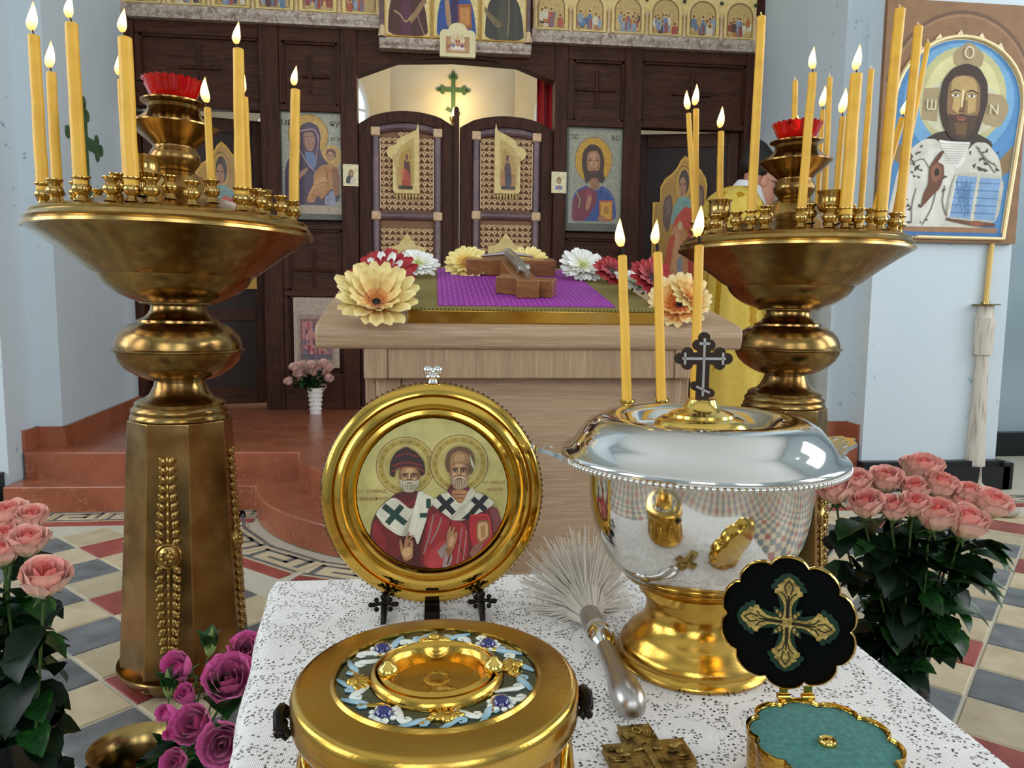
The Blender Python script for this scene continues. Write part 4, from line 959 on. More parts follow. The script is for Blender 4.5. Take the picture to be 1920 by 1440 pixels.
def stand(bx, by, lean, label, face_off):
    r_ = thing('candle_stand', label, 'candle stand', (bx, by, 0), (0, R(lean), 0))
    vd = math.atan2(-by, -bx)     # direction from the stand to the camera
    mb = MB(); mb.lathe([(0, .012), (.12, .012), (.125, .006), (.12, 0), (.137, 0), (.158, .02), (.172, .045), (.17, .049), (.155, .03), (.128, .02), (0, .02)], 40); part('base_tray', mb, M['brass'], r_)
    mb = MB(); rings = []
    for z, rad in ((.018, .152), (.05, .150), (.69, .118), (.70, .118)):
        rings.append([(rad/math.cos(R(22.5))*math.cos(vd+R(face_off+22.5+45*k)), rad/math.cos(R(22.5))*math.sin(vd+R(face_off+22.5+45*k)), z) for k in range(8)])
    mb.loft(rings); part('shaft', mb, M['brass_shaft'], r_, smooth=20, bevel=.003)
    rb = mesh('relief_band', relief_band(.50), M['brass_bright'], 60)
    for k in range(0, 8, 2):
        a = vd+R(face_off+45*k); tilt = math.atan2(.150-.118, .64)
        o = link('relief_band', rb, r_)
        rad = .150 - (.150-.118)*(.37-.05)/.64
        o.matrix_local = Matrix.Translation((rad*math.cos(a), rad*math.sin(a), .37)) @ Matrix.Rotation(a+math.pi/2, 4, 'Z') @ Matrix.Rotation(-tilt, 4, 'X')
    mb = MB(); mb.lathe([(.116, .70), (.122, .702), (.122, .708), (.117, .715), (.119, .722), (.117, .728), (.110, .735), (.110, .743), (.103, .749), (.088, .753), (.074, .765), (.064, .785), (.06, .80), (.066, .803)], 40); part('collar', mb, M['brass'], r_)
    mb = MB(); mb.lathe([(.064, .80), (.082, .804), (.105, .815), (.126, .829), (.143, .846), (.152, .864), (.154, .874), (.161, .877), (.161, .881), (.154, .884), (.153, .898), (.146, .916), (.134, .931), (.117, .943), (.099, .949), (.098, .955), (.082, .962), (.072, .972), (.066, .985), (.066, .992), (.078, .997)], 44); part('knop', mb, M['brass'], r_)
    mb = MB(); mb.lathe([(.078, .995), (.092, .997), (.092, 1.0), (.118, 1.0095), (.138, 1.019), (.154, 1.030), (.168, 1.042), (.178, 1.055), (.1835, 1.066), (.1845, 1.069), (.2, 1.077), (.231, 1.102), (.268, 1.129), (.299, 1.150), (.322, 1.164), (.331, 1.171), (.3367, 1.1725)], 64); part('bowl', mb, M['brass'], r_)
    mb = MB(); mb.lathe([(0.3331, 1.1710), (0.3385, 1.1730), (0.3376, 1.1800), (0.3303, 1.1860), (0.3331, 1.1910), (0.3276, 1.1980), (0.3231, 1.2020), (0.3240, 1.2070), (0.3167, 1.2120), (.305, plate_z(.305))], 64); part('rim', mb, M['brass_bright'], r_)
    mb = MB(); mb.lathe([(.31, plate_z(.31)), (.2, plate_z(.2)), (.10, plate_z(.10)), (.082, 1.285), (.07, 1.312), (.05, 1.33), (.042, 1.333)], 48); part('plate', mb, M['brass_bright'], r_)
    mb = MB(); mb.lathe([(.042, 1.330), (.05, 1.34), (.06, 1.353), (.0615, 1.364), (.057, 1.376), (.05, 1.386), (.05, 1.39), (.062, 1.402), (.082, 1.418), (.096, 1.432), (.105, 1.438), (.105, 1.442), (.096, 1.447), (.078, 1.458), (.066, 1.47), (.06, 1.482), (.062, 1.49), (.077, 1.497), (.077, 1.5), (.055, 1.498), (0, 1.496)], 40); part('lamp_holder', mb, M['brass'], r_)
    return r_
def red_lamp(bx, by, bz, rot, label, flame):
    g = thing('votive_lamp', label, 'lamp', (bx, by, bz), rot, 'red votive lamps')
    mb = MB(); n = 48; rows = []
    for (rr, z, sc) in ((.044, .002, 0), (.053, .012, 0), (.061, .03, .0012), (.069, .048, .0025), (.072, .054, .003), (.068, .053, .002), (.058, .03, 0), (.05, .013, 0), (.0, .01, 0)):
        rows.append([((rr+sc*math.cos(24*2*math.pi*k/n))*math.cos(2*math.pi*k/n), (rr+sc*math.cos(24*2*math.pi*k/n))*math.sin(2*math.pi*k/n), z + (.0022*math.cos(24*2*math.pi*k/n) if sc > .002 else 0)) for k in range(n)])
    mb.loft(rows, cap=False); mb.add([rows[0][k] for k in range(n)], [tuple(range(n-1, -1, -1))]); part('glass_cup', mb, M['red_glass'], g, smooth=60)
    mb = MB(); mb.tube([(-.082, .0, .046), (-.06, 0, .044)], .0025, 6); mb.tube([(.06, 0, .044), (.084, 0, .046)], .0025, 6); mb.tube([(-.06, 0, .044), (.06, 0, .044)], .0015, 6); part('wire_clip', mb, M['black_metal'], g)
    if flame: link('flame', FLAME[1], g, (0, 0, .038), None, .8)
    return g
ring_px = {}
def dress(r_, bx, by, lean, cands, extra, big, tagname, sidename):
    """candles stand in sockets on the plate; each is found by the column it shows in and by which ring it stands on"""
    used = []
    inv = lean
    def world(a, r): 
        z = plate_z(r)
        lx, ly, lz = r*math.cos(a), r*math.sin(a), z
        t = R(lean)
        return Vector((bx + lx*math.cos(t)+lz*math.sin(t), by+ly, -lx*math.sin(t)+lz*math.cos(t)))
    vd = math.atan2(-by, -bx)
    def solve(px, r, back):
        best = None
        for k in range(0, 721):
            a = R(-180+k*.5); fr = math.cos(a-vd)
            if (fr > 0) == back: continue
            u = proj(world(a, r)+Vector((0, 0, .04)))[0]; e = abs(u-px)
            if best is None or e < best[0]: best = (e, a)
        return best[1]
    def add_socket(a, r, big_=False):
        p = (r*math.cos(a), r*math.sin(a), plate_z(r)-.002)
        link('large_socket' if big_ else 'candle_socket', SOCKB if big_ else SOCK, r_, p); used.append((a, r))
    for (px, r, back, tx, ty, rad, lit, lab) in cands:
        a = solve(px, r, back); add_socket(a, r)
        b = world(a, r)+Vector((0, 0, .03)); d = proj(b)[2]; t = at_d(tx, ty, d)
        candle(b, t, rad, lit, lab, 'candles on the %s stand' % sidename)
    for (px, r, back) in big: add_socket(solve(px, r, back), r, True)
    for k in range(extra[0]):
        a = 2*math.pi*k/extra[0]
        if all(abs((a-u+math.pi) % (2*math.pi)-math.pi) > .12 or abs(r-.288) > .04 for u, r in used): add_socket(a, .288)
    for k in range(extra[1]):
        a = 2*math.pi*(k+.5)/extra[1]
        if all(abs((a-u+math.pi) % (2*math.pi)-math.pi) > .2 or abs(r-.22) > .05 for u, r in used): add_socket(a, .22)
LX, LY, LLEAN = -.664, 2.01, .7
RX, RY, RLEAN = 1.092, 2.191, 0.0
sL = stand(LX, LY, LLEAN, 'tall brass candle stand on the left, octagonal shaft with relief bands', -16)
sR = stand(RX, RY, RLEAN, 'brass candle stand on the right, partly hidden by the silver bowl', -20)
cl = [(80, .288, False, 63, 68, .0135, 1, 'lit yellow candle at the far left edge of the left stand'),
      (108, .288, True, 96, 137, .0125, 1, 'short lit yellow candle, second from left on the left stand'),
      (150, .288, False, 134, 45, .0140, 1, 'tallest lit yellow candle on the left stand'),
      (238, .22, True, 226, 150, .0090, 1, 'thin short lit candle half behind a thicker one on the left stand'),
      (246, .288, False, 234, 72, .0155, 1, 'thick lit candle left of the red lamp on the left stand'),
      (397, .22, False, 389, 203, .0085, 1, 'short thin lit candle just right of the red lamp, left stand'),
      (451, .288, False, 447, 93, .0130, 1, 'tall lit candle right of the red lamp on the left stand'),
      (467, .22, True, 459, 183, .0095, 1, 'thin leaning lit candle behind the tall one on the left stand'),
      (553, .288, False, 554, 169, .0130, 1, 'lit candle at the right edge of the left stand')]
dress(sL, LX, LY, LLEAN, cl, (22, 12), [(273, .2, False), (490, .25, True)], 'L', 'left')
cr = [(1290, .288, False, 1291, 213, .0085, 1, 'thin lit candle at the left edge of the right stand'),
      (1299, .288, True, 1305, 205, .0100, 1, 'second lit candle close to the left edge of the right stand'),
      (1349, .22, True, 1352, 247, .0105, 1, 'short lit candle in front of the angel icon, right stand'),
      (1408, .288, False, 1428, 32, .0125, 0, 'very tall unlit candle left of the red lamp, right stand'),
      (1486, .22, True, 1491, 152, .0095, 0, 'unlit candle behind the red lamp on the right stand'),
      (1502, .288, False, 1524, 138, .0115, 1, 'lit candle crossing the red lamp on the right stand'),
      (1530, .22, True, 1543, 207, .0080, 1, 'short lit candle just right of the red lamp, right stand'),
      (1545, .2, True, 1556, 146, .0090, 0, 'unlit thin candle second right of the red lamp, right stand'),
      (1566, .22, False, 1580, 220, .0085, 1, 'short lit candle beside the thickest candle on the right stand'),
      (1586, .288, False, 1606, 140, .0165, 1, 'thickest lit candle on the right stand'),
      (1612, .288, True, 1634, 131, .0095, 0, 'unlit slim candle right of the thickest one, right stand'),
      (1652, .288, False, 1688, 18, .0145, 0, 'tall unlit candle reaching the painting frame, right stand'),
      (1664, .22, True, 1692, 222, .0100, 1, 'short lit leaning candle before the wall painting'),
      (1674, .288, True, 1740, 82, .0080, 0, 'slim unlit candle leaning farthest right on the right stand'),
      (1693, .288, False, 1722, 50, .0130, 0, 'tall unlit candle at the right edge of the right stand')]
dress(sR, RX, RY, RLEAN, cr, (22, 12), [(1349, .24, False), (1556, .24, False)], 'R', 'right')
tl = R(LLEAN)
red_lamp(LX+1.498*math.sin(tl), LY, 1.498*math.cos(tl), (0, tl, .3), 'red fluted glass lamp on top of the left candle stand', False)
red_lamp(RX, RY, 1.498, (0, 0, .8), 'red fluted glass lamp burning on top of the right candle stand', True)
# ================================================================== LECTERN (ANALOGION) AND WHAT LIES ON IT
AY, AZ, SL = 1.285, .966, R(11)
an = thing('lectern', 'pale oak lectern with a sloping thick-edged top in the middle', 'lectern', (CX, AY, 0))
def A(u, v, h=0.0): return Vector((CX+u, AY + v*math.cos(SL) - h*math.sin(SL), AZ + v*math.sin(SL) + h*math.cos(SL)))
AN = Vector((0, -math.sin(SL), math.cos(SL)))
def on_top(px, py, h=0.0):
    p = at_plane(px, py, A(0, 0, h), AN); return p.x-CX, (p.y-AY + h*math.sin(SL))/math.cos(SL)
AW, AD = .377, .60
mb = MB(); e = .02; pr_ = [(0, -.042), (-.004, -.04), (-.006, -.02), (-.003, -.008), (.006, -.001), (.016, 0), (AD, 0), (AD, -.042)]
mb.add([(-AW, a, b) for a, b in pr_] + [(AW, a, b) for a, b in pr_], [tuple(range(7, -1, -1)), tuple(range(8, 16))] + [(i, (i+1) % 8, 8+(i+1) % 8, 8+i) for i in range(8)])
part('top_board', mb, M['oak'], an, smooth=50, loc=(0, 0, AZ), rot=(SL, 0, 0), bevel=.006)
def abox(name, x0, x1, y0, y1, z0, z1, mat, bevel=.003): mb = MB(); mb.box(x0, x1, y0, y1, z0, z1); return part(name, mb, M[mat], an, smooth=30, bevel=bevel)
abox('apron', -.257, .257, .012, .032, .872, AZ-.04, 'oak_v')
for s in (-1, 1): abox('corner_post', s*.277-.02, s*.277+.02, .008, .05, .872, AZ-.04, 'oak_v')
for s in (-1, 1):
    mb = MB(); x0, x1 = sorted((s*.278, s*.298)); mb.add([(x, y, z) for x in (x0, x1) for y, z in ((.05, 0.03), (.56, .03), (.56, 1.03), (.05, .935))], [(3, 2, 1, 0), (4, 5, 6, 7), (0, 1, 5, 4), (1, 2, 6, 5), (2, 3, 7, 6), (3, 0, 4, 7)])
    part('side_panel', mb, M['oak_v'], an, smooth=30, bevel=.003)
abox('front_panel', -.235, .235, .045, .062, .03, .872, 'oak'); abox('front_stile', -.278, -.235, .035, .062, .03, .872, 'oak_v'); abox('front_stile', .235, .278, .035, .062, .03, .872, 'oak_v')
abox('plinth', -.31, .31, .0, .58, 0, .03, 'oak')
# book-like cover with purple brocade
u0, v0 = on_top(765, 606); u1, _ = on_top(1227, 604); vb = on_top(950, 503, .026)[1]
cv = thing('brocade_cover', 'purple brocade cover with olive braid border and gilt edge', 'cover', A((u0+u1)/2, v0), (SL, 0, 0))
cw, cd, ch = (u1-u0)/2, vb-v0, .026
mb = MB(); mb.box(-cw, cw, 0, cd, 0, ch-.002); part('gilt_block', mb, M['gold_brushed'], cv, smooth=30, bevel=.002)
mb = MB(); mb.box(-cw-.002, cw+.002, -.002, cd+.002, ch-.002, ch+.001); part('braid_border', mb, M['olive'], cv, smooth=30)
ui = on_top(810, 570, .027)[0]-(u0+u1)/2; uj = on_top(1160, 575, .027)[0]-(u0+u1)/2
mb = MB(); mb.box(-cw+.052, cw-.075, .022, cd-.03, ch+.001, ch+.0022); part('brocade_panel', mb, M['purple'], cv, smooth=0)
# wooden cross with a silver figure
ua, va = on_top(990, 561, .027); ub, vb2 = on_top(966, 520, .027)
cr_ = thing('wooden_cross', 'thick wooden three-bar cross with silver figure on purple cloth', 'cross', A(ua, va, .0285), (SL, 0, R(2)))
th = .034; bw = .021
M['cross_wood'] = pbr('cross_wood', '#8a5a2c', .38, 0, var=[(12, '#6a3f1c', .4, .7, (1, 5, 5)), (60, '#a87440', .5, .8, (1, 8, 8))], coat=.3)
Lb = .29; vcb = vb2-va+.01
mb = MB(); mb.box(-bw, bw, 0, Lb, 0, th); part('upright_beam', mb, M['cross_wood'], cr_, smooth=30, bevel=.002)
hw = .5*(1057-875)*1.52/1390
mb = MB(); mb.box(-hw+.006, hw+.006, vcb, vcb+.042, 0, th+.0015); part('cross_beam', mb, M['cross_wood'], cr_, smooth=30, bevel=.002)
mb = MB(); mb.box(-.058, .058, vcb+.065, vcb+.09, 0, th+.001); part('title_beam', mb, M['cross_wood'], cr_, smooth=30, bevel=.002)
mb = MB(); mb.box(-.056, .056, -.018, .018, 0, th-.001, Matrix.Translation((.002, .042, 0)) @ Matrix.Rotation(R(-24), 4, 'Z')); part('foot_beam', mb, M['cross_wood'], cr_, smooth=30, bevel=.002)
mb = MB(); z = th+.006
mb.tube([(0, .012, z), (.003, .04, z+.003), (-.001, .062, z+.005), (0, .078, z+.006), (0, vcb+.004, z+.008), (0, vcb+.018, z+.008)], [.004, .005, .0065, .0095, .011, .008], 10)
mb.tube([(0, vcb+.014, z+.008), (-.028, vcb+.022, z+.004), (-.058, vcb+.026, z)], [.005, .004, .0025], 8); mb.tube([(0, vcb+.014, z+.008), (.028, vcb+.022, z+.004), (.058, vcb+.026, z)], [.005, .004, .0025], 8)
mb.tube([(-.011, .07, z+.004), (.011, .074, z+.006)], [.008, .009], 8); mb.ball((.001, vcb+.031, z+.009), .009, .010, .009, 10, 6)
part('silver_figure', mb, M['silver_dull'], cr_, smooth=80)
# gerbera heads around the cover
def petal_mb(L0, wd, lift, cup, cols):
    mb = MB(); nu, nv = 4, 6
    for j in range(nv):
        for i in range(nu):
            q = []
            for (a, b) in ((i, j), (i+1, j), (i+1, j+1), (i, j+1)):
                s = a/nu*2-1; t = b/nv
                w_ = wd*(.34+.66*math.sin(math.pi*min(1, .12+t*.62)))*(1 if t < .85 else math.sqrt(max(0, 1-((t-.85)/.17)**2)))
                q.append((L0*(.16+.84*t), s*w_*.5, lift*L0*(t**1.6) + cup*wd*s*s - .06*L0*t*(1-t)))
            c = cols[min(len(cols)-1, int((j+.5)/nv*len(cols)))]; mb.add(q, [(0, 1, 2, 3)], None, c)
    return mb
M['petal'] = vcol('petal', .55, 0, 90, .10, sheen=.2, sss=.12)
GER = {}
def gerbera_kind(kind, cols, cols2, eye):
    GER[kind] = (mesh('petal', petal_mb(1, .30, .02, .16, cols), M['petal'], 179), mesh('petal', petal_mb(.74, .25, .16, .2, cols2), M['petal'], 179), eye)
    mb = MB()
    rg = random.Random(5)
    for k in range(90):
        a = k*2.39996; r = .10+.34*math.sqrt(k/90); t = r/.44
        mb.ball((0, 0, 0), .016, .05*(.6+t*.6), .02, 5, 3, Matrix.Translation((r*math.cos(a), r*math.sin(a), .05+.03*math.sin(t*3))) @ Matrix.Rotation(a-math.pi/2, 4, 'Z') @ Matrix.Rotation(R(25), 4, 'X'), eye[1] if t > .55 else eye[0])
    f = mesh('florets', mb, M['petal'], 60)
    mb = MB(); mb.lathe([(0, .02), (.15, .03), (.15, .05), (.11, .085), (0, .075)], 16, None, False, eye[2]); h = mesh('eye', mb, M['petal'], 60)
    mb = MB(); mb.lathe([(.05, -.9), (.05, -.2), (.18, -.09), (.22, -.03), (.2, 0), (0, .0)], 12); cx_ = mesh('calyx', mb, M['stem'], 60)
    GER[kind] += (f, h, cx_)
gerbera_kind('cream', ['#d8854a', '#e8b46c', '#efd68c', '#f2df98', '#f0dc9a'], ['#cc7a3c', '#dc9650', '#eac47a', '#f0d890', '#f2de98'], ('#8a3c14', '#c4702e', '#140a06'))
gerbera_kind('orange', ['#d2641e', '#e8843a', '#efac5c', '#f3d08a', '#f2dca4'], ['#c8541a', '#dd7a2c', '#eca050', '#f0c070'], ('#b04a14', '#e07a2a', '#120806'))
gerbera_kind('yellow', ['#e0a23c', '#eec258', '#f2d878', '#f4e28c', '#f2e096'], ['#d89a38', '#eac05a', '#f0d880', '#f2de90'], ('#b87a24', '#d8a040', '#b08030'))
gerbera_kind('white', ['#dfe0a8', '#e6e6cc', '#ecebe0', '#eeede6', '#eeece8'], ['#d8dca0', '#e6e6d0', '#ecebe2', '#eeede6'], ('#b8b860', '#d8d890', '#98a050'))
gerbera_kind('red', ['#5a0410', '#8a0614', '#a00a18', '#a80c1c', '#a80c1c'], ['#5a0410', '#8a0814', '#9c0a18', '#a40c1a'], ('#3a0408', '#7a0a14', '#1a0406'))
GER['bicolor'] = GER['red']
def gerbera(px, py, rpx, kind, face, label, h=.03, roll=0.0, n=22, cup=0.0, dv=0.0):
    u, v = on_top(px, py, h); c = A(u, v+dv, h); rad = rpx*proj(c)[2]/FPX
    r_ = thing('gerbera', label, 'flower', c, face_rot(face, roll), 'gerbera heads on the lectern'); r_.scale = (rad,)*3
    P1, P2, eye, fl, hd, cx_ = GER[kind]; rg = random.Random(px)
    P1w = GER['white'][0]
    for k in range(n):
        m_ = P1
        if False: m_ = P1w
        link('petal', m_, r_, (0, 0, rg.uniform(-.02, .02)), (0, rg.uniform(-.12, .08)-cup, 2*math.pi*(k+rg.uniform(-.2, .2))/n), rg.uniform(.92, 1.04))
    for k in range(n*2//3 if kind != 'bicolor' else 9):
        m_ = P2 if kind != 'bicolor' else GER['white'][1]
        link('petal', m_, r_, (0, 0, .03), (0, rg.uniform(-.2, -.02)-cup, 2*math.pi*(k+.4)/(n*2//3 if kind != 'bicolor' else 11)), rg.uniform(.9, 1.05))
    if kind == 'bicolor':
        for k in range(12): link('petal', GER['red'][1], r_, (0, 0, .06), (0, rg.uniform(-.4, -.2), 2*math.pi*(k+.1)/12), .72)
    link('florets', fl, r_); link('eye', hd, r_); link('calyx', cx_, r_)
def to_cam(px, py, up=.25, side=0.0):
    d = -ray(px, py).normalized(); return (d + Vector((side, 0, up))).normalized()
gerbera(706, 571, 88, 'cream', to_cam(706, 560, .78, -.02), 'big cream gerbera with dark eye at the lectern left corner', .030, .2, 22, .42)
gerbera(716, 527, 66, 'bicolor', (-.2, -.8, .55), 'dark red gerbera with white streaked petals, left side', .062, .4, 28, dv=.05)
gerbera(782, 500, 42, 'white', (.15, -.65, .8), 'white gerbera behind the red one, back left corner', .055, .1, 26, dv=.05)
gerbera(876, 500, 44, 'yellow', (-.15, -.75, .65), 'pale yellow gerbera behind the left end of the wooden cross', .05, .3, 20, dv=.05)
gerbera(1000, 499, 42, 'yellow', (.1, -.75, .65), 'pale yellow gerbera behind the middle of the wooden cross', .05, .0, 20, dv=.05)
gerbera(1099, 504, 46, 'white', (.05, -.7, .75), 'white gerbera at the back right corner of the cover', .055, .5, 32, dv=.04)
gerbera(1152, 512, 38, 'red', (.2, -.7, .7), 'dark red gerbera between two white ones, right side', .05, .2, 20, dv=.02)
gerbera(1192, 530, 44, 'white', (.3, -.45, .85), 'white gerbera beside the right braid border', .045, .2, 26)
gerbera(1232, 528, 50, 'red', (.2, -.75, .6), 'dark red gerbera next to the orange one, right side', .06, .0, 18, dv=.03)
gerbera(1274, 574, 64, 'orange', to_cam(1276, 575, .68), 'orange gerbera with dark eye at the lectern right corner', .028, .1, 22, .30)
gerbera(1312, 566, 44, 'cream', (.3, -.7, .6), 'cream gerbera behind the orange one, seen past a candle', .045, .3, 20, dv=.05)

# ================================================================== SMALL TABLE WITH LACE CLOTH
TZ = .67
TX0, TX1, TY0, TY1 = -.178, .414, .10, .88
tb = thing('small_table', 'small wooden table hidden under the white lace cloth', 'table', ((TX0+TX1)/2+.032, (TY0+TY1)/2, 0))
hx, hy = (TX1-TX0)/2-.040, (TY1-TY0)/2-.006
mb = MB(); mb.box(-hx, hx, -hy, hy, TZ-.03, TZ-.006); part('table_top', mb, M['oak'], tb, smooth=30, bevel=.004)
for sx in (-1, 1):
    for sy in (-1, 1):
        mb = MB(); mb.box(sx*(hx-.03)-.02, sx*(hx-.03)+.02, sy*(hy-.03)-.02, sy*(hy-.03)+.02, 0, TZ-.03); part('leg', mb, M['oak_v'], tb, smooth=30, bevel=.003)
mb = MB(); mb.box(-hx+.02, hx-.02, -hy+.02, hy-.02, TZ-.1, TZ-.03); part('apron', mb, M['oak'], tb, smooth=30)
def cloth_fn(u, v):
    # unfolded cloth: flat over the top, falling with soft folds over the edges
    dr = .30; X_ = TX0-dr + (TX1-TX0+2*dr)*u; Y_ = TY0-dr + (TY1-TY0+2*dr)*v
    ox = max(TX0-X_, 0, X_-TX1); oy = max(TY0-Y_, 0, Y_-TY1)
    sx = -1 if X_ < TX0 else 1; sy = -1 if Y_ < TY0 else 1
    x = min(max(X_, TX0), TX1); y = min(max(Y_, TY0), TY1); o_ = max(ox, oy); z = TZ
    if o_ > 0:
        rr = .012; a = min(o_/rr, math.pi/2); out = rr*math.sin(a); dn = rr*(1-math.cos(a)) + max(0, o_-rr*math.pi/2)
        fold = .010*math.sin(Y_*38)+.006*math.sin(X_*45) if dn > .02 else 0
        k = min(1, dn/.12)
        if ox > 0: x += sx*(out + k*(fold+.02*dn/.3+.012))
        if oy > 0: y += sy*(out + k*(fold+.02*dn/.3+.012))
        z = TZ - dn
    else: z = TZ + .0006*math.sin(X_*60)*math.sin(Y_*47)
    x = TX1 - (TX1-x)*(1 - .105*max(0, min(1, (.86-y)/.5)))
    return (x, y, z)
mb = MB(); mb.grid(cloth_fn, 150, 170)
o = part('tablecloth', mb, M['lace'], None, smooth=179); tag(o, 'white lace tablecloth spread over the small front table', 'tablecloth')
sf = o.modifiers.new('thickness', 'SOLIDIFY'); sf.thickness = .0012; sf.offset = -1
# ================================================================== THINGS ON THE LACE CLOTH
TZ1 = TZ+.001
# ---- round icon on an easel
DCX, DCY = 0.0, .775
pc = at_y(812, 924, DCY); dd = proj(pc)[2]; DR = 207*dd/FPX
nrm = (CAM-pc); nrm.z *= .35; nrm.normalize()       # leans back a little
dk = thing('round_icon', 'round gilt framed icon of two haloed bishops on a small easel', 'icon', pc, (-nrm).to_track_quat('Y', 'Z').to_euler())
f = DR/208
mb = MB(); RX90 = Matrix.Rotation(R(90), 4, 'X')
def ringx(prof): m_ = MB(); m_.lathe([(r*f, z) for r, z in prof], 96, RX90); return m_
# local: -Y faces the viewer, lathe axis along -Y
mb.lathe([(0, -.012), (204*f, -.012), (207*f, -.006), (207*f, .002), (203*f, .006), (198*f, .008), (186*f, .0095), (184*f, .007), (178*f, .012), (168*f, .014), (160*f, .009), (157*f, .006), (150*f, .007), (144*f, .001), (141*f, -.001), (0, -.001)], 96, RX90)
part('gilt_dish', mb, M['gold'], dk, smooth=50)
mb = MB()
for k in range(120):
    a = 2*math.pi*k/120; mb.ball((207*f*math.cos(a), .001, 207*f*math.sin(a)), 3.2*f, n=6, m=4)
part('beaded_edge', mb, M['bead'], dk, smooth=80)
mb = MB(); mb.lathe([(.006, 0), (.0045, .004), (.0085, .006), (.0085, .008), (.004, .011)], 12, Matrix.Translation((0, .002, 206*f))); mb.ball((-.005, .002, 206*f+.014), .0055, n=10, m=7); mb.ball((.005, .002, 206*f+.014), .0055, n=10, m=7); mb.ball((0, .002, 206*f+.012), .005, n=10, m=7)
part('chrome_finial', mb, M['silver'], dk, smooth=80, label='small chrome finial at the top')
# painting of the two bishops (1440 px sketch)
SK = '#a87850'; DKB = '#2c1410'; RB = '#8e1f26'; RD = '#6a1218'; WH = '#cfcab4'
def face(cx, cy, w_, h_, bald, beard):
    o_ = [('#7d5234', [(cx-w_, cy-h_*.5), (cx-w_*.8, cy-h_), (cx+w_*.8, cy-h_), (cx+w_, cy-h_*.5), (cx+w_*.95, cy+h_*.3), (cx+w_*.5, cy+h_), (cx-w_*.5, cy+h_), (cx-w_*.95, cy+h_*.3)]),
          ('#a87a50', [(cx-w_*.85, cy-h_*.5), (cx-w_*.6, cy-h_), (cx+w_*.55, cy-h_), (cx+w_*.72, cy-h_*.5), (cx+w_*.7, cy+h_*.3), (cx, cy+h_*.8), (cx-w_*.75, cy+h_*.3)]),
          ('#c59c6c', [(cx-w_*.4, cy-h_*.85), (cx+w_*.4, cy-h_*.85), (cx+w_*.35, cy-h_*.42), (cx-w_*.4, cy-h_*.42)]),
          ('#c59c6c', E_(cx-w_*.48, cy+h_*.12, w_*.24, h_*.16, 14)), ('#c59c6c', E_(cx+w_*.45, cy+h_*.12, w_*.22, h_*.16, 14))]
    for s in (-1, 1):
        ex = cx+s*w_*.42
        o_ += [('#5a3420', E_(ex, cy-h_*.14, w_*.30, h_*.15, 14)), ('#b08a60', E_(ex, cy-h_*.11, w_*.23, h_*.075, 12)), ('#1c0e08', E_(ex, cy-h_*.12, w_*.10, h_*.075, 10)),
               ('#2a140c', L_([(ex-w_*.30, cy-h_*.26), (ex, cy-h_*.36), (ex+w_*.30, cy-h_*.28)], h_*.07)), ('#6a4228', L_([(ex-w_*.25, cy+h_*.02), (ex+w_*.2, cy+h_*.04)], h_*.03))]
    o_ += [('#d8b484', L_([(cx, cy-h_*.3), (cx-w_*.02, cy+h_*.22)], w_*.13)), ('#5a3420', L_([(cx+w_*.11, cy-h_*.25), (cx+w_*.13, cy+h_*.24)], w_*.06)), ('#5a3420', L_([(cx-w_*.18, cy+h_*.27), (cx+w_*.18, cy+h_*.27)], h_*.06))]
    o_ += [(beard, [(cx-w_*.98, cy+h_*.15), (cx-w_*.55, cy+h_*.40), (cx, cy+h_*.34), (cx+w_*.55, cy+h_*.40), (cx+w_*.98, cy+h_*.15), (cx+w_*.85, cy+h_*.95), (cx+w_*.35, cy+h_*1.5), (cx-w_*.35, cy+h_*1.5), (cx-w_*.85, cy+h_*.95)]),
           ('#d6cfb4', L_([(cx-w_*.6, cy+h_*.62), (cx-w_*.2, cy+h_*.42), (cx, cy+h_*.46), (cx+w_*.2, cy+h_*.42), (cx+w_*.6, cy+h_*.62)], h_*.09)),
           ('#5d2c20', L_([(cx-w_*.25, cy+h_*.57), (cx+w_*.25, cy+h_*.57)], h_*.08))]
    for s in (-.7, -.45, -.2, .05, .3, .55, .75):
        o_.append(('#6d5c40', L_([(cx+w_*s, cy+h_*.72), (cx+w_*s*.8, cy+h_*1.3)], w_*.05))); o_.append(('#cfc6a8', L_([(cx+w_*(s+.1), cy+h_*.7), (cx+w_*(s+.1)*.75, cy+h_*1.35)], w_*.045)))
    return o_
def xcross(cx, cy, l, wd, col, rot=45, r2=1.0):
    o_ = []
    for a, k in ((rot, 1), (rot+90, r2)):
        dx, dy = l*k*math.cos(R(a)), l*k*math.sin(R(a)); o_.append((col, L_([(cx-dx, cy-dy), (cx+dx, cy+dy)], wd)))
    return o_
ly = [('#b8ad66', B_(0, 0, 1440, 1440)), ('#bfb46e', [(300,60),(1100,60),(1340,400),(1200,700),(200,700),(80,400)])]
for hx_, hy_ in ((485, 425), (955, 410)):
    ly += [('#6a3a1a', E_(hx_, hy_, 257, n=48)), ('#b9a860', E_(hx_, hy_, 251, n=48)), ('#a8913f', ring_(hx_, hy_, 215, 46)), ('#c2b268', ring_(hx_, hy_, 186, 10))]
    for k in range(18):
        a = 2*math.pi*k/18; ly.append(('#8f7a30', E_(hx_+215*math.cos(a), hy_+215*math.sin(a), 15, 12, 8)))
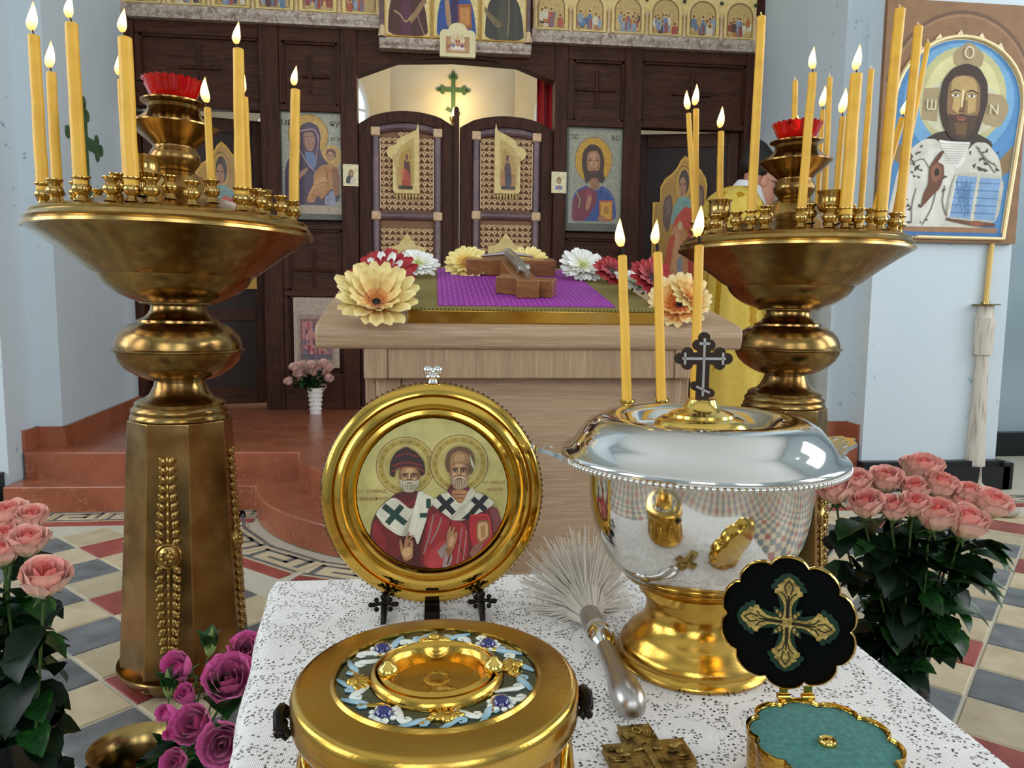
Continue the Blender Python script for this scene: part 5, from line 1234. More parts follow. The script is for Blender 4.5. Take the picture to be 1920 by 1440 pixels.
ly += [('#4a1014', [(170,1080),(190,920),(230,820),(300,740),(420,650),(600,640),(700,720),(700,1330),(480,1330),(300,1250)]),
       (RD, [(180,1050),(215,880),(330,960),(430,1050),(440,1230),(330,1210),(220,1120)]), ('#8a1a20', [(210,900),(260,960),(330,1100),(300,1180),(200,1040)]),
       ('#5a1216', [(400,680),(600,660),(590,760),(540,820),(470,780)]), ('#7d1c22', L_([(420,720),(500,770),(580,730)], 22)),
       (WH, [(215,830),(380,680),(540,820),(600,700),(600,640),(740,710),(700,800),(640,980),(590,1130),(560,1040),(430,1040),(300,950)]),
       ('#b3ad92', [(540,820),(600,700),(590,900),(500,1040),(450,1030)]), ('#e0dcc8', L_([(225,835),(420,1000),(545,825)], 8))]
ly += xcross(390, 850, 125, 52, '#0d3a30', 40, .8) + [('#0d3a30', B_(665, 715, 705, 800)), ('#0d3a30', B_(610, 840, 680, 880))]
ly += [('#d8d4c0', [(595,650),(640,650),(560,1030),(500,1030)])]
ly += face(520, 520, 92, 90, False, '#b5ad92')
ly += [(DKB, [(345,500),(355,380),(400,300),(490,248),(580,300),(645,380),(660,490),(620,520),(600,450),(500,425),(400,455),(390,525)]),
       ('#6d1c1c', L_([(375,420),(500,385),(635,425)], 22)), ('#6d1c1c', L_([(400,340),(490,310),(595,345)], 18)), ('#8a3a30', L_([(360,475),(430,435),(510,425),(600,440),(650,480)], 10)), ('#4a1418', L_([(440,285),(490,262),(545,288)], 12))]
ly += [(RD, [(600,1330),(620,1120),(660,960),(680,800),(760,760),(950,900),(1250,770),(1330,900),(1330,1060),(1180,1330)]),
       ('#9a2429', [(640,1330),(650,1100),(690,880),(760,830),(860,900),(1000,930),(1040,1080),(1000,1330)]), ('#b0353a', [(660,1320),(700,1180),(780,1100),(860,1060),(850,1180),(800,1330)]),
       ('#8d7a72', L_([(730,850),(690,1050),(640,1200)], 12)), ('#8d7a72', L_([(800,880),(760,1000),(700,1110)], 14)), ('#9a8680', [(760,1180),(850,1090),(850,1150),(800,1250)]), ('#9a8680', [(800,1330),(830,1190),(860,1150),(900,1240),(860,1330)]), ('#5a0f15', L_([(870,900),(900,1100),(850,1300)], 14)), ('#5a0f15', L_([(950,1100),(1000,1250)], 12)), ('#a8807a', L_([(980,960),(950,1200),(930,1320)], 9)), ('#a8807a', L_([(1020,1000),(990,1260)], 8)), ('#7a3a3a', [(1220,800),(1290,800),(1330,920),(1260,1040),(1240,900)]),
       ('#5c1a1c', [(840,660),(880,580),(1040,600),(1060,680),(980,780)]), ('#a8744a', [(890,640),(1030,640),(1030,740),(970,770),(890,690)]), ('#6d3420', L_([(900,680),(1020,680)], 8)), ('#6d3420', L_([(910,710),(1020,712)], 8)),
       (WH, [(690,750),(840,650),(970,780),(1100,650),(1270,750),(1230,800),(1000,910),(900,910)]), ('#b9b49c', [(970,780),(1040,640),(1070,620),(1110,660),(990,850),(900,905),(860,890)]), ('#e0dcc8', L_([(845,655),(970,785),(1095,660)], 8)), ('#e0dcc8', L_([(900,905),(1050,780),(1150,690)], 6))]
ly += xcross(838, 768, 105, 48, '#12161c', 48, .75) + xcross(1130, 770, 98, 48, '#12161c', -48, .8) + [('#12161c', [(970,900),(1050,830),(1090,850),(1040,900)])]
ly += face(955, 480, 88, 105, True, '#9a7a58')
ly += [('#5f4228', [(828,400),(850,310),(900,265),(960,250),(1040,270),(1085,330),(1092,420),(1060,510),(1045,480),(1055,380),(1020,330),(960,312),(890,330),(862,390),(868,490),(845,470)]), ('#9d7246', [(870,420),(880,330),(950,285),(1030,320),(1050,400),(1000,410),(930,400)]), ('#b88c5c', [(900,380),(930,320),(990,320),(1010,380),(950,390)])]
for s in range(4): ly.append(('#c9c0a4', L_([(1046+s*11, 330+s*22), (1062+s*9, 420+s*16)], 6)))
ly += [('#a81f26', [(1045,860),(1225,850),(1250,1100),(1120,1230),(1060,1120),(1040,1000)]), ('#c83a38', L_([(1050,865),(1220,856),(1240,1060)], 14)), ('#8a5a30', [(1105,915),(1220,905),(1230,1060),(1140,1130),(1105,1080)]), ('#c9a070', [(1118,930),(1205,922),(1212,1050),(1145,1100),(1118,1060)]), ('#a87840', [(1140,960),(1180,955),(1185,1050),(1150,1070)]),
       ('#8a5a4a', [(1040,1200),(1090,1120),(1170,1110),(1150,1170),(1070,1240)]),
       (SK, [(445,1190),(430,1080),(440,1050),(470,1140),(480,1060),(515,990),(525,1000),(500,1070),(550,1020),(555,1030),(520,1080),(550,1070),(552,1170),(545,1230),(480,1260)]), ('#c89a6c', [(455,1180),(470,1140),(530,1130),(535,1200),(480,1230)]), ('#3a1410', L_([(470,1090),(470,1140)], 8)), ('#3a1410', L_([(515,1090),(518,1130)], 8)),
       (SK, [(850,1150),(840,1060),(850,1000),(870,960),(885,950),(880,1010),(905,960),(915,970),(905,1030),(930,1000),(940,1020),(935,1070),(900,1160),(870,1200),(840,1190)]), ('#c89a6c', [(860,1090),(880,1040),(915,1060),(890,1130),(865,1140)]), ('#8a5a3a', [(830,1160),(880,1140),(900,1170),(860,1230)])]
paint('painting', ly, (63, 6, 1387, 1330), 282*f, 282*f, M['paint'], dk, loc=(0, -.0022, 0), eps=2.5e-5, bound=[(725+662*math.cos(R(7.5*k)), 668+662*math.sin(R(7.5*k))) for k in range(48)])
M['red_ink'] = pbr('red_brown_ink', '#7a2a18', .6)
def dt(s, x, y, sz):
    text('lettering', s, sz*f, M['red_ink'], dk, ((x-725)/1324*282*f, -.0062, (668-y)/1324*282*f), ext=.00005)
dt('СТ. СПИРИД', 196, 640, 8.6); dt('ТРИМИФУНТ', 200, 706, 8.6); dt('СТ. НИКОЛ', 1262, 578, 7.6); dt('ЧУДОТВ', 1266, 640, 7.6)
# easel: black wire stand with trefoil crosses
ea = thing('plate_easel', 'black wrought metal easel carrying the round icon', 'easel', (DCX, DCY+.02, TZ1))
mb = MB()
for px in (720, 903):
    p = at_y(px, 1130, DCY-.02); x = p.x-DCX
    mb.tube([(x, -.055, .003), (x, -.05, .02), (x, -.03, .024), (x*.8, .0, .03), (x*.5, .03, .10), (0, .05, .16)], .003, 6)
    mb.tube([(x, -.05, .004), (x, .06, .003)], .003, 6)
    for s in (-1, 1):
        mb.tube([(x, -.05, .024), (x+s*.008, -.05, .022)], .002, 6)
        for a, b in ((.010, .022), (.007, .027), (.007, .017), (.013, .022)): mb.ball((x+s*a, -.05, b), .0028, n=6, m=4)
    mb.ball((x, -.05, .03), .0035, n=6, m=4)
mb.tube([(-.05, .02, .03), (.05, .02, .03)], .003, 6); mb.tube([(0, .05, .16), (0, .075, .08), (0, .10, .002)], .003, 6); mb.box(-.008, .008, -.05, .02, .001, .012)
part('easel_wire', mb, M['black_metal'], ea, smooth=80)

# ---- round gilt reliquary
RQ = Vector((.003, .437, TZ1)); RR = .0872
rq = thing('reliquary', 'round gold reliquary with enamel ring and blue stones in front', 'reliquary', RQ)
HZ = .104
mb = MB(); mb.lathe([(0, .001), (.088, .001), (.09, .004), (.088, .008), (.084, .016), (.079, .05), (.077, .072), (.078, .079)], 64); part('chased_foot', mb, M['gold_relief'], rq, smooth=50)
mb = MB()
for k in range(10):
    a = 2*math.pi*(k+.5)/10
    mb.tube([((.0885-.11*z)*math.cos(a+t), (.0885-.11*z)*math.sin(a+t), z) for t, z in ((-.26, .010), (-.24, .04), (-.12, .066), (0, .072), (.12, .066), (.24, .04), (.26, .010))], .0022, 6)
part('arcade', mb, M['gold'], rq, smooth=80)
mb = MB(); mb.lathe([(.076, .077), (.081, .079), (.0862, .082), (.0872, .085), (.0872, .0965), (.0862, .1000), (.0845, .1018), (.0820, HZ-.0017), (.064, HZ-.001), (.0625, HZ+.001), (.0615, HZ+.001), (.061, HZ-.003), (.041, HZ-.003), (.0405, HZ), (.0395, HZ+.003), (.0375, HZ+.004), (.0365, HZ+.002), (.036, HZ), (.0355, HZ+.004), (.033, HZ+.0055), (.0305, HZ+.004), (.029, HZ), (.0275, HZ-.006), (.0, HZ-.008)], 96)
part('drum', mb, M['gold_brushed'], rq, smooth=45)
mb = MB(); mb.lathe([(.0606, HZ-.0028), (.0606, HZ-.0018), (.0414, HZ-.0018), (.0414, HZ-.0028)], 64, close=True); part('enamel_ring', mb, M['enamel_dark'], rq, smooth=30)
def scroll(s):
    return [(.0, -.0065*s), (.003, -.0045*s), (.0065, -.001*s), (.010, .003*s), (.0128, .0045*s), (.0148, .003*s), (.0145, .0005*s), (.0125, -.0004*s), (.0115, .0012*s)]
sm = {}
for nm, s, mt in (('enamel_scroll', 1, 'enamel_blue'), ('enamel_scroll_b', -1, 'enamel_white'), ('gold_scroll', 1, 'gold_pale')):
    mb = MB(); mb.tube([(x, y, 0) for x, y in scroll(s)], [.0012, .0019, .0024, .0026, .0024, .002, .0016, .0011, .0006], 6)
    mb.v = [(x, y, z*.45) for x, y, z in mb.v]; sm[nm] = mesh(nm, mb, M[mt], 80)
for k in range(16):
    a = 2*math.pi*k/16; nm = ('enamel_scroll', 'enamel_scroll', 'enamel_scroll_b', 'enamel_scroll')[k % 4]
    for (rr, n2, da) in ((.0535, nm, 0), (.0475, 'gold_scroll' if k % 2 else 'enamel_scroll_b', .18)):
        o = link('enamel_scroll' if n2[0] == 'e' else 'gold_scroll', sm[n2], rq); t = a+da
        o.matrix_local = Matrix.Translation((rr*math.cos(t), rr*math.sin(t), HZ-.0012)) @ Matrix.Rotation(t+math.pi/2, 4, 'Z')
mbp = MB()
for k in range(7):
    t = R(-70+140*k/6); mbp.ball((0, 0, 0), .0013, .0042, .0012, 6, 4, Matrix.Rotation(t, 4, 'Z') @ Matrix.Translation((0, .004, 0)))
mbp.ball((0, 0, .0004), .0028, .0028, .0018, 8, 5); palm = mesh('palmette', mbp, M['gold'], 80)
for deg in (-84, 8, 92, 187):
    a = R(deg); o = link('palmette', palm, rq); o.matrix_local = Matrix.Translation((.051*math.cos(a), .051*math.sin(a), HZ-.0008)) @ Matrix.Rotation(a+math.pi/2, 4, 'Z') @ Matrix.Scale(1.5, 4)
mbs = MB(); mbs.lathe([(.0055, -.001), (.0052, .001), (.0040, .0033), (.0018, .0042), (0, .0044)], 16); stone = mesh('blue_stone', mbs, M['lapis'], 80)
mbc = MB()
for k in range(9): mbc.ball((.0068*math.cos(2*math.pi*k/9), .0068*math.sin(2*math.pi*k/9), 0), .0022, .0022, .0013, 6, 4)
collet = mesh('stone_collar', mbc, M['enamel_white'], 80)
for px, py in ((709, 1212), (922, 1202), (713, 1340), (963, 1325)):
    p = at_z(px, py, TZ1+HZ); a = math.atan2(p.y-RQ.y, p.x-RQ.x); q = (.051*math.cos(a), .051*math.sin(a), HZ-.001)
    s_ = link('blue_stone', stone, rq, q); link('stone_collar', collet, s_, (0, 0, -.0002))
mbk = MB(); mbk.lathe([(0, -.004), (.0035, -.0035), (.006, -.001), (.0062, .001), (.005, .0035), (.0025, .005), (.002, .0065), (0, .007)], 14)
mbk.v = [(x*(1+.06*math.cos(7*2*math.atan2(y, x))), y*(1+.06*math.cos(7*2*math.atan2(y, x))), z) for x, y, z in mbk.v]; knob = mesh('ribbed_knob', mbk, M['gold_pale'], 60)
for px, py in ((728, 1262), (926, 1254)):
    p = at_z(px, py, TZ1+HZ+.005); link('ribbed_knob', knob, rq, (p.x-RQ.x, p.y-RQ.y, HZ+.006))
mbe = MB(); mbe.lathe([(.009, 0), (.0085, .001), (.006, .0012), (.005, .0004), (0, .0002)], 20); em = mesh('embossed_disc', mbe, M['gold_relief'], 60)
for dx, dy in ((.0, .008), (.003, -.010)): link('embossed_disc', em, rq, (dx, dy, HZ-.0078))
def rim_handle(a):
    mb = MB(); mb.tube([(0, -.012, -.006), (.006, -.010, 0), (.007, 0, .002), (.006, .010, 0), (0, .012, -.006)], .0032, 8)
    for k in range(9): mb.ball((.0045+.002*math.sin(k*2), -.013+.0032*k, -.004+.002*math.cos(k*3)), .0026, n=6, m=4)
    o = part('side_handle', mb, M['black_metal'], rq, smooth=80); o.matrix_local = Matrix.Translation((.087*math.cos(a), .087*math.sin(a), HZ-.018)) @ Matrix.Rotation(a, 4, 'Z')
rim_handle(R(186)); rim_handle(R(-2))

# ---- silver bowl for blessing water
BX, BY = .246, .652
bl = thing('water_blessing_bowl', 'large silver lidded bowl on a gold foot with three candles', 'bowl', (BX, BY, TZ1))
def hz(py):
    lo, hi = TZ, 1.4
    for _ in range(50):
        m_ = (lo+hi)/2
        if proj((BX, BY, m_))[1] > py: lo = m_
        else: hi = m_
    return m_-TZ1
bd_ = proj((BX, BY, .8))[2]/FPX
mb = MB(); mb.lathe([(0, 0), (.072, 0), (.0735, .003), (.072, .006), (.069, .008), (.0695, .012), (.066, .018), (.062, .021), (.061, .025), (.055, .03), (.049, .036), (.046, .041), (.0445, .05), (.045, .056), (.047, .06), (.0475, .064), (.052, .066), (.053, .072), (.050, .075)], 72); part('gold_foot', mb, M['gold_brushed'], bl, smooth=40)
mb = MB(); mb.lathe([(.049, .073), (.06, .077), (.068, .082), (.069, .084)], 72); part('gold_cup_base', mb, M['gold_brushed'], bl, smooth=40)
mb = MB(); mb.lathe([(.069, .084), (.078, .092), (.088, .106), (.0955, .126), (.0998, .146), (.1012, .165), (.1012, .190), (.097, .190), (.096, .15)], 96); part('silver_bowl', mb, M['silver'], bl, smooth=50)
RIM = .190
mb = MB(); mb.lathe([(.100, RIM-.002), (.122, RIM), (.1275, RIM+.003), (.1285, RIM+.007), (.126, RIM+.010), (.119, RIM+.012), (.113, RIM+.022), (.103, RIM+.034), (.092, RIM+.040), (.080, RIM+.041), (.070, RIM+.037), (.063, RIM+.030), (.055, RIM+.026), (.046, RIM+.025)], 120); part('silver_lid', mb, M['silver'], bl, smooth=60)
mb = MB()
for k in range(150):
    a = 2*math.pi*k/150; mb.ball((.1278*math.cos(a), .1278*math.sin(a), RIM+.0022), .0021, .0021, .0026, 6, 4)
part('beaded_rim', mb, M['silver'], bl, smooth=80)
mb = MB(); mb.lathe([(.049, RIM+.023), (.049, RIM+.027), (.046, RIM+.030), (.043, RIM+.031), (.041, RIM+.036), (.036, RIM+.039), (.030, RIM+.0405), (.029, RIM+.043), (.025, RIM+.0445), (.018, RIM+.047), (.0145, RIM+.051), (.0125, RIM+.056), (.0, RIM+.057)], 64); part('gold_lid_boss', mb, M['gold_pale'], bl, smooth=40)
# the dark openwork cross on top
cz0 = RIM+.053; ch_ = .060
def tre(cx, cz, r): 
    return [(cx+r*math.cos(R(30*i)), cz+r*math.sin(R(30*i))) for i in range(12)]
mb = MB(); t2 = .0022; ww = .0055
mb.box(-ww, ww, -t2, t2, 0, ch_*.82); mb.box(-.016, .016, -t2*.98, t2*.98, ch_*.58, ch_*.58+2*ww)
mb.box(-.009, .009, -t2*.96, t2*.96, -.004, .004, Matrix.Translation((0, 0, .012)) @ Matrix.Rotation(R(25), 4, 'Y'))
for cx_, cz_, ax in ((0, ch_*.90, 'z'), (-.0165, ch_*.58+ww, 'x'), (.0165, ch_*.58+ww, 'x'), (-.0075, .0155, 'f'), (.0075, .0085, 'f')):
    q = .0052 if ax != 'f' else .0038
    sg = 1 if cx_ >= 0 else -1
    lob = [(0, 0)] if ax == 'f' else ([(0, q), (-q, -q*.3), (q, -q*.3)] if ax == 'z' else [(sg*q, 0), (-sg*q*.3, q), (-sg*q*.3, -q)])
    for i, (dx, dz) in enumerate(lob): mb.prism(tre(cx_+dx, cz_+dz, q), -t2*(.9-.02*i), t2*(.9-.02*i))
cs = part('lid_cross', mb, M['dark_bronze'], bl, smooth=30, loc=(0, 0, cz0), rot=(0, 0, R(-3)), label='dark openwork cross with trefoil ends')
mb = MB(); e3 = t2+.0004
mb.box(-.0011, .0011, -e3, e3, .006, ch_*.98); mb.box(-.020, .020, -e3, e3, ch_*.58+ww-.0011, ch_*.58+ww+.0011); mb.box(-.007, .007, -e3, e3, -.001, .001, Matrix.Translation((0, 0, .012)) @ Matrix.Rotation(R(25), 4, 'Y'))
for s in (-1, 1): mb.box(s*.0175-.0011, s*.0175+.0011, -e3, e3, ch_*.58+ww-.0055, ch_*.58+ww+.0055)
mb.box(-.005, .005, -e3, e3, ch_*.9-.0011, ch_*.9+.0011)
part('inlay', mb, M['silver_dull'], cs, smooth=0)
# shell handles
def shell(a):
    mb = MB(); n = 9
    top_ = []
    for i in range(n+1):
        t = R(-80+160*i/n); rr = .034*(1+.06*math.cos(i*math.pi)); top_.append((rr*math.cos(t), rr*.8*math.sin(t)))
    pts = [(-.006, -.02)] + top_ + [(-.006, .02)]
    v = [(x, y, .0018+.004*math.sin(max(0, x)*60)) for x, y in pts] + [(x, y, -.002+.004*math.sin(max(0, x)*60)) for x, y in pts]; m_ = len(pts)
    mb.add(v, [tuple(range(m_)), tuple(range(2*m_-1, m_-1, -1))] + [(i, m_+i, m_+(i+1) % m_, (i+1) % m_) for i in range(m_)])
    for k in range(5):
        t = R(-56+28*k); mb.ball((.026*math.cos(t), .021*math.sin(t), .0035), .0042, .0042, .0022, n=8, m=5)
    o = part('shell_handle', mb, M['silver'], bl, smooth=60); o.matrix_local = Matrix.Translation((.124*math.cos(a), .124*math.sin(a), RIM+.004)) @ Matrix.Rotation(a, 4, 'Z') @ Matrix.Rotation(R(-12), 4, 'Y')
shell(R(183)); shell(R(5))
# three candles in cups on the rear rim
for i, (pb, pt_, lab) in enumerate((((1175, 757), (1167, 480), 'lit candle on the silver bowl, leftmost of three'), ((1240, 753), (1233, 474), 'lit candle on the silver bowl, middle of three'), ((1304, 750), (1311, 461), 'lit candle on the silver bowl behind the lid cross'))):
    best = None
    for k in range(0, 360):
        a = R(k); p = Vector((BX+.112*math.cos(a), BY+.112*math.sin(a), TZ1+RIM+.034))
        if math.sin(a) < .1: continue
        e_ = abs(proj(p)[0]-pb[0])
        if best is None or e_ < best[0]: best = (e_, a, p)
    a, p = best[1], best[2]
    mb = MB(); mb.lathe([(.010, 0), (.006, .004), (.0045, .012), (.0045, .018), (.0085, .021), (.0085, .023), (.006, .022), (.0055, .016), (0, .015)], 16)
    part('candle_cup', mb, M['gold_pale'], bl, loc=(.112*math.cos(a), .112*math.sin(a), RIM+.0195))
    b0 = p+Vector((0, 0, .001)); candle(b0, at_d(pt_[0], pt_[1], proj(b0)[2]), .0052, True, lab, 'candles on the silver bowl', 'wax', .5)

# ---- sprinkler brush lying on the cloth
h1 = at_z(1182, 1320, TZ1+.014); h2 = at_z(1106, 1158, TZ1+.016); ax = (h2-h1).normalized(); tot = (h2-h1).length
h1.z = TZ1+.0150; 
sp = thing('sprinkler_brush', 'silver-handled sprinkler brush with white bristles lying on lace', 'brush', h1, (Vector((h2.x-h1.x, h2.y-h1.y, .004))).to_track_quat('Z', 'Y').to_euler())
k_ = tot/.17
mb = MB(); mb.lathe([(0, -.012), (.006, -.0115), (.011, -.006), (.0135, .006), (.0138, .016), (.012, .03), (.0098, .045), (.0088, .06), (.0082, tot*.52), (.0078, tot*.58)], 32); part('handle', mb, M['silver_dull'], sp, smooth=60)
mb = MB(); mb.lathe([(.0078, tot*.57), (.0115, tot*.61), (.0138, tot*.68), (.0138, tot*.73), (.0132, tot*.745), (.0115, tot*.8)], 32); part('ball_collar', mb, M['silver'], sp, smooth=60)
mb = MB(); mb.lathe([(.0115, tot*.79), (.0118, tot*.85), (.011, tot*.95), (.0108, tot*1.0), (.0, tot*1.0)], 32); part('ferrule', mb, M['silver_dull'], sp, smooth=60)
mb = MB(); rg = random.Random(3)
for k in range(800):
    a = rg.uniform(0, 2*math.pi); q = math.sqrt(rg.uniform(0, 1)); sp_ = q*R(42); L0 = rg.uniform(.082, .108)*(1-.12*q)
    d = Vector((math.cos(a)*math.sin(sp_), math.sin(a)*math.sin(sp_), math.cos(sp_)))
    b0 = Vector((math.cos(a)*.009*q, math.sin(a)*.009*q, tot*.98)); jt = Vector((rg.uniform(-1, 1), rg.uniform(-1, 1), 0))*.005
    c0 = b0 + Vector((d.x*.5, d.y*.5, d.z))*L0*.5
    pts = [b0, c0, b0+d*L0+jt]
    mb.tube(pts, [.0006, .0007, .0004], 3, None, False)
o = part('bristles', mb, M['bristle'], sp, smooth=0); o['kind'] = 'stuff'

# ---- small cast brass cross lying flat
SX = Vector((.158, .492, TZ1))
bc = thing('brass_cross', 'small cast brass cross with relief lying on the lace', 'cross', SX, (0, 0, R(3)))
mb = MB(); o_ = [(-.0125, .042), (.0125, .042), (.0125, .020), (.031, .020), (.031, -.008), (.0125, -.008), (.0125, -.055), (-.0125, -.055), (-.0125, -.008), (-.031, -.008), (-.031, .020), (-.0125, .020)]
o_ = [(x, y) for x, y in o_]; n = len(o_)
mb.add([(x, y, .0) for x, y in o_] + [(x, y, .0045) for x, y in o_], [tuple(range(n)), tuple(range(2*n-1, n-1, -1))] + [(i, (i+1) % n, n+(i+1) % n, n+i) for i in range(n)])
mb.f = [q[::-1] for q in mb.f]
M['cast_brass'] = pbr('cast_brass', '#a3874a', .42, .9, var=[(120, '#5a4520', .45, .65)], bump=(220, .5))
part('cross_plate', mb, M['cast_brass'], bc, smooth=30, bevel=.0008)
mb = MB()
for s in (-1, 1):
    for k in range(4): mb.tube([(s*(.003+.002*k), .027-.001*k, .005), (s*(.006+.0022*k), .0335-.0008*k, .0055)], [.0012, .0008], 6)
    mb.ball((s*.021, .011, .0055), .0035, .0045, .0022, 8, 5); mb.ball((s*.026, .013, .0052), .003, .0022, .0018, 8, 5); mb.ball((s*.018, .005, .0052), .0045, .0018, .0016, 8, 5); mb.ball((s*.024, -.001, .005), .005, .0012, .0012, 6, 4)
for k in range(9):
    a = 2*math.pi*k/9; mb.ball((.0035*math.cos(a), .034+.0035*math.sin(a), .0052), .0013, n=6, m=4)
mb.ball((0, .013, .0055), .003, .0035, .0025, 8, 5); mb.tube([(-.011, .009, .005), (.0, .0105, .006), (.011, .009, .005)], .0014, 6); mb.tube([(0, .012, .0055), (0, -.04, .0055)], [.003, .0022], 8)
for k in range(6): mb.box(-.011+.004*k, -.0085+.004*k, -.0065, -.002, .0045, .0055)
for s in (-1, 1): mb.box(s*.022-.007, s*.022+.007, -.0055, -.0045, .0045, .0052)
part('relief', mb, M['cast_brass'], bc, smooth=70)

# ---- scalloped box with its lid standing open
GX = Vector((.262, .446, TZ1)); GR = .0495; GH = .042
def scallop(rr, n=10, ph=0.0, m_=8, depth=.10):
    out = []
    for k in range(n):
        for j in range(m_):
            t = j/m_; a = 2*math.pi*(k+t)/n + ph; out.append((rr*(1-depth+depth*math.sin(math.pi*t)**.6)*math.cos(a), rr*(1-depth+depth*math.sin(math.pi*t)**.6)*math.sin(a)))
    return out
hp_ = at_z(1487, 1305, TZ1+GH); hd = Vector((hp_.x-GX.x, hp_.y-GX.y, 0)); ha = math.atan2(hd.y, hd.x)
bxr = thing('relic_box', 'open scalloped gilt box lined with green felt, embroidered cross in lid', 'box', GX, (0, 0, ha-math.pi/2))
def rings(prof, ph=0.0): return [[(x, y, z) for x, y in scallop(rr, 10, ph)] for rr, z in prof]
PH = math.pi/2 - math.pi/10
mb = MB(); mb.loft(rings([(GR*.96, 0), (GR*1.0, .003), (GR*.98, .008), (GR*.99, GH-.008), (GR*1.01, GH-.003), (GR*1.01, GH), (GR*.965, GH), (GR*.96, GH-.004)], PH), cap=False)
mb.add([(x, y, .001) for x, y in scallop(GR*.96, 10, PH)], [tuple(range(79, -1, -1))]); part('box_body', mb, M['gold_relief'], bxr, smooth=40)
mb = MB(); P_ = scallop(GR*.95, 10, PH); P_ = [(x, y) for x, y in P_]
mb.add([(x, y, GH-.006) for x, y in P_] + [(x, y, GH-.0015) for x, y in P_], [tuple(range(80, 160))] + [(i, (i+1) % 80, 80+(i+1) % 80, 80+i) for i in range(80)]); part('felt_lining', mb, M['velvet'], bxr, smooth=30)
mb = MB(); mb.loft(rings([(GR*1.01, GH-.0005), (GR*1.012, GH+.001), (GR*.985, GH+.001), (GR*.96, GH-.001)], PH), cap=False); part('polished_lip', mb, M['gold'], bxr, smooth=60)
mb = MB(); mb.lathe([(.0058, 0), (.006, .002), (.005, .0032), (.004, .0026), (.003, .0022), (.0025, .0028), (0, .003)], 24); part('relic_eyelet', mb, M['gold_pale'], bxr, smooth=60, loc=(.001, -.004, GH-.0015))
# lid: stands up at the hinge, tilted back
lid = bpy.data.objects.new('lid', None); COL.objects.link(lid); lid.parent = bxr
lp_ = at_y(1476, 1166, GX.y+.054)
locl = Matrix.Rotation(-(ha-math.pi/2), 3, 'Z') @ (lp_-GX)
LR = 123*proj(lp_)[2]/FPX
lid.location = locl; q_ = Matrix.Rotation(-(ha-math.pi/2), 3, 'Z') @ Vector((CAM.x-lp_.x, CAM.y-lp_.y, .10)).normalized()
lid.rotation_euler = (-q_).to_track_quat('Y', 'Z').to_euler()
XR = Matrix.Rotation(R(90), 4, 'X')
mb = MB(); mb.loft([[(x, y, z) for x, y in scallop(rr, 10, PH)] for rr, z in ((LR*.9, -.014), (LR*.98, -.012), (LR, -.004), (LR, .001), (LR*.97, .003), (LR*.945, .001), (LR*.94, -.002))], cap=False, M=XR)
mb.add([(x, y, -.014) for x, y in scallop(LR*.9, 10, PH)], [tuple(range(79, -1, -1))], XR); part('lid_rim', mb, M['gold'], lid, smooth=50)
mb = MB(); mb.add([(x, y, -.0008) for x, y in scallop(LR*.945, 10, PH)], [tuple(range(80))], XR); part('lid_velvet', mb, M['velvet_black'], lid, smooth=0)
# embroidered cross: petal-shaped arms
def arm(scale, grow=0.0):
    h_ = [(0.10, 0), (.075, .30), (.10, .42), (.16, .52), (.235, .60), (.30, .62), (.285, .70), (.22, .74), (.24, .80), (.14, .86), (.10, .93), (0, 1.0)]
    return [(x*scale+grow*(1 if x > 0 else 0), z*scale + (grow if z > .5 else 0)) for x, z in h_] + [(-x*scale-grow*(1 if x > 0 else 0), z*scale + (grow if z > .5 else 0)) for x, z in h_[::-1][1:]]
CRS = LR*.68
def rotp(pts, a): return [(x*math.cos(a)-z*math.sin(a), x*math.sin(a)+z*math.cos(a)) for x, z in pts]
for nm, grow, mt, y0, y1 in (('embroidery_edge', .0028, 'emb_green', -.0016, -.0006), ('embroidered_cross', 0, 'emb_gold', -.0028, -.0012)):
    mb = MB()
    for k in range(4):
        mb.prism(rotp(arm(CRS, grow), k*math.pi/2), y0-.00003*k, y1)
        lf = [(0, .10*CRS), (.055*CRS+grow*.5, .20*CRS), (.03*CRS+grow*.5, .32*CRS), (0, .36*CRS+grow), (-.03*CRS-grow*.5, .32*CRS), (-.055*CRS-grow*.5, .20*CRS)]
        mb.prism(rotp(lf, k*math.pi/2+math.pi/4), y0-.0001, y1)
    part(nm, mb, M[mt], lid, smooth=0)
mb = MB()
for k in range(4):
    a = k*math.pi/2
    for s in (-1, 1):
        pl = [(s*.022, .1), (s*.022, .42), (s*.07, .58), (s*.17, .66)], [(s*.045, .62), (s*.09, .78), (s*.0, .92)], [(0, .1), (0, .6)]
        for l_ in pl:
            pts = rotp([(x*CRS, z*CRS) for x, z in l_], a); mb.tube([(x, -.0029, z) for x, z in pts], .00055, 5)
    c = rotp([(0, .22*CRS)], a+math.pi/4)[0]; pts = [(c[0]+.0016*math.cos(R(t)), -.003, c[1]+.0028*math.sin(R(t))) for t in range(0, 361, 45)]; mb.tube(pts, .0005, 5)
part('embroidery_lines', mb, M['emb_dark'], lid, smooth=0)
mb = MB()
for s in (-1, 1):
    mb.tube([(s*.009-.0045, GR*1.0, GH+.002), (s*.009+.0045, GR*1.0, GH+.002)], .0026, 10); mb.box(s*.009-.0035, s*.009+.0035, GR*.99, GR*1.03, GH-.006, GH+.002)
    mb.box(s*.009-.003, s*.009+.003, GR*1.0, GR*1.02, GH, GH+.010)
part('hinge', mb, M['gold'], bxr, smooth=50)
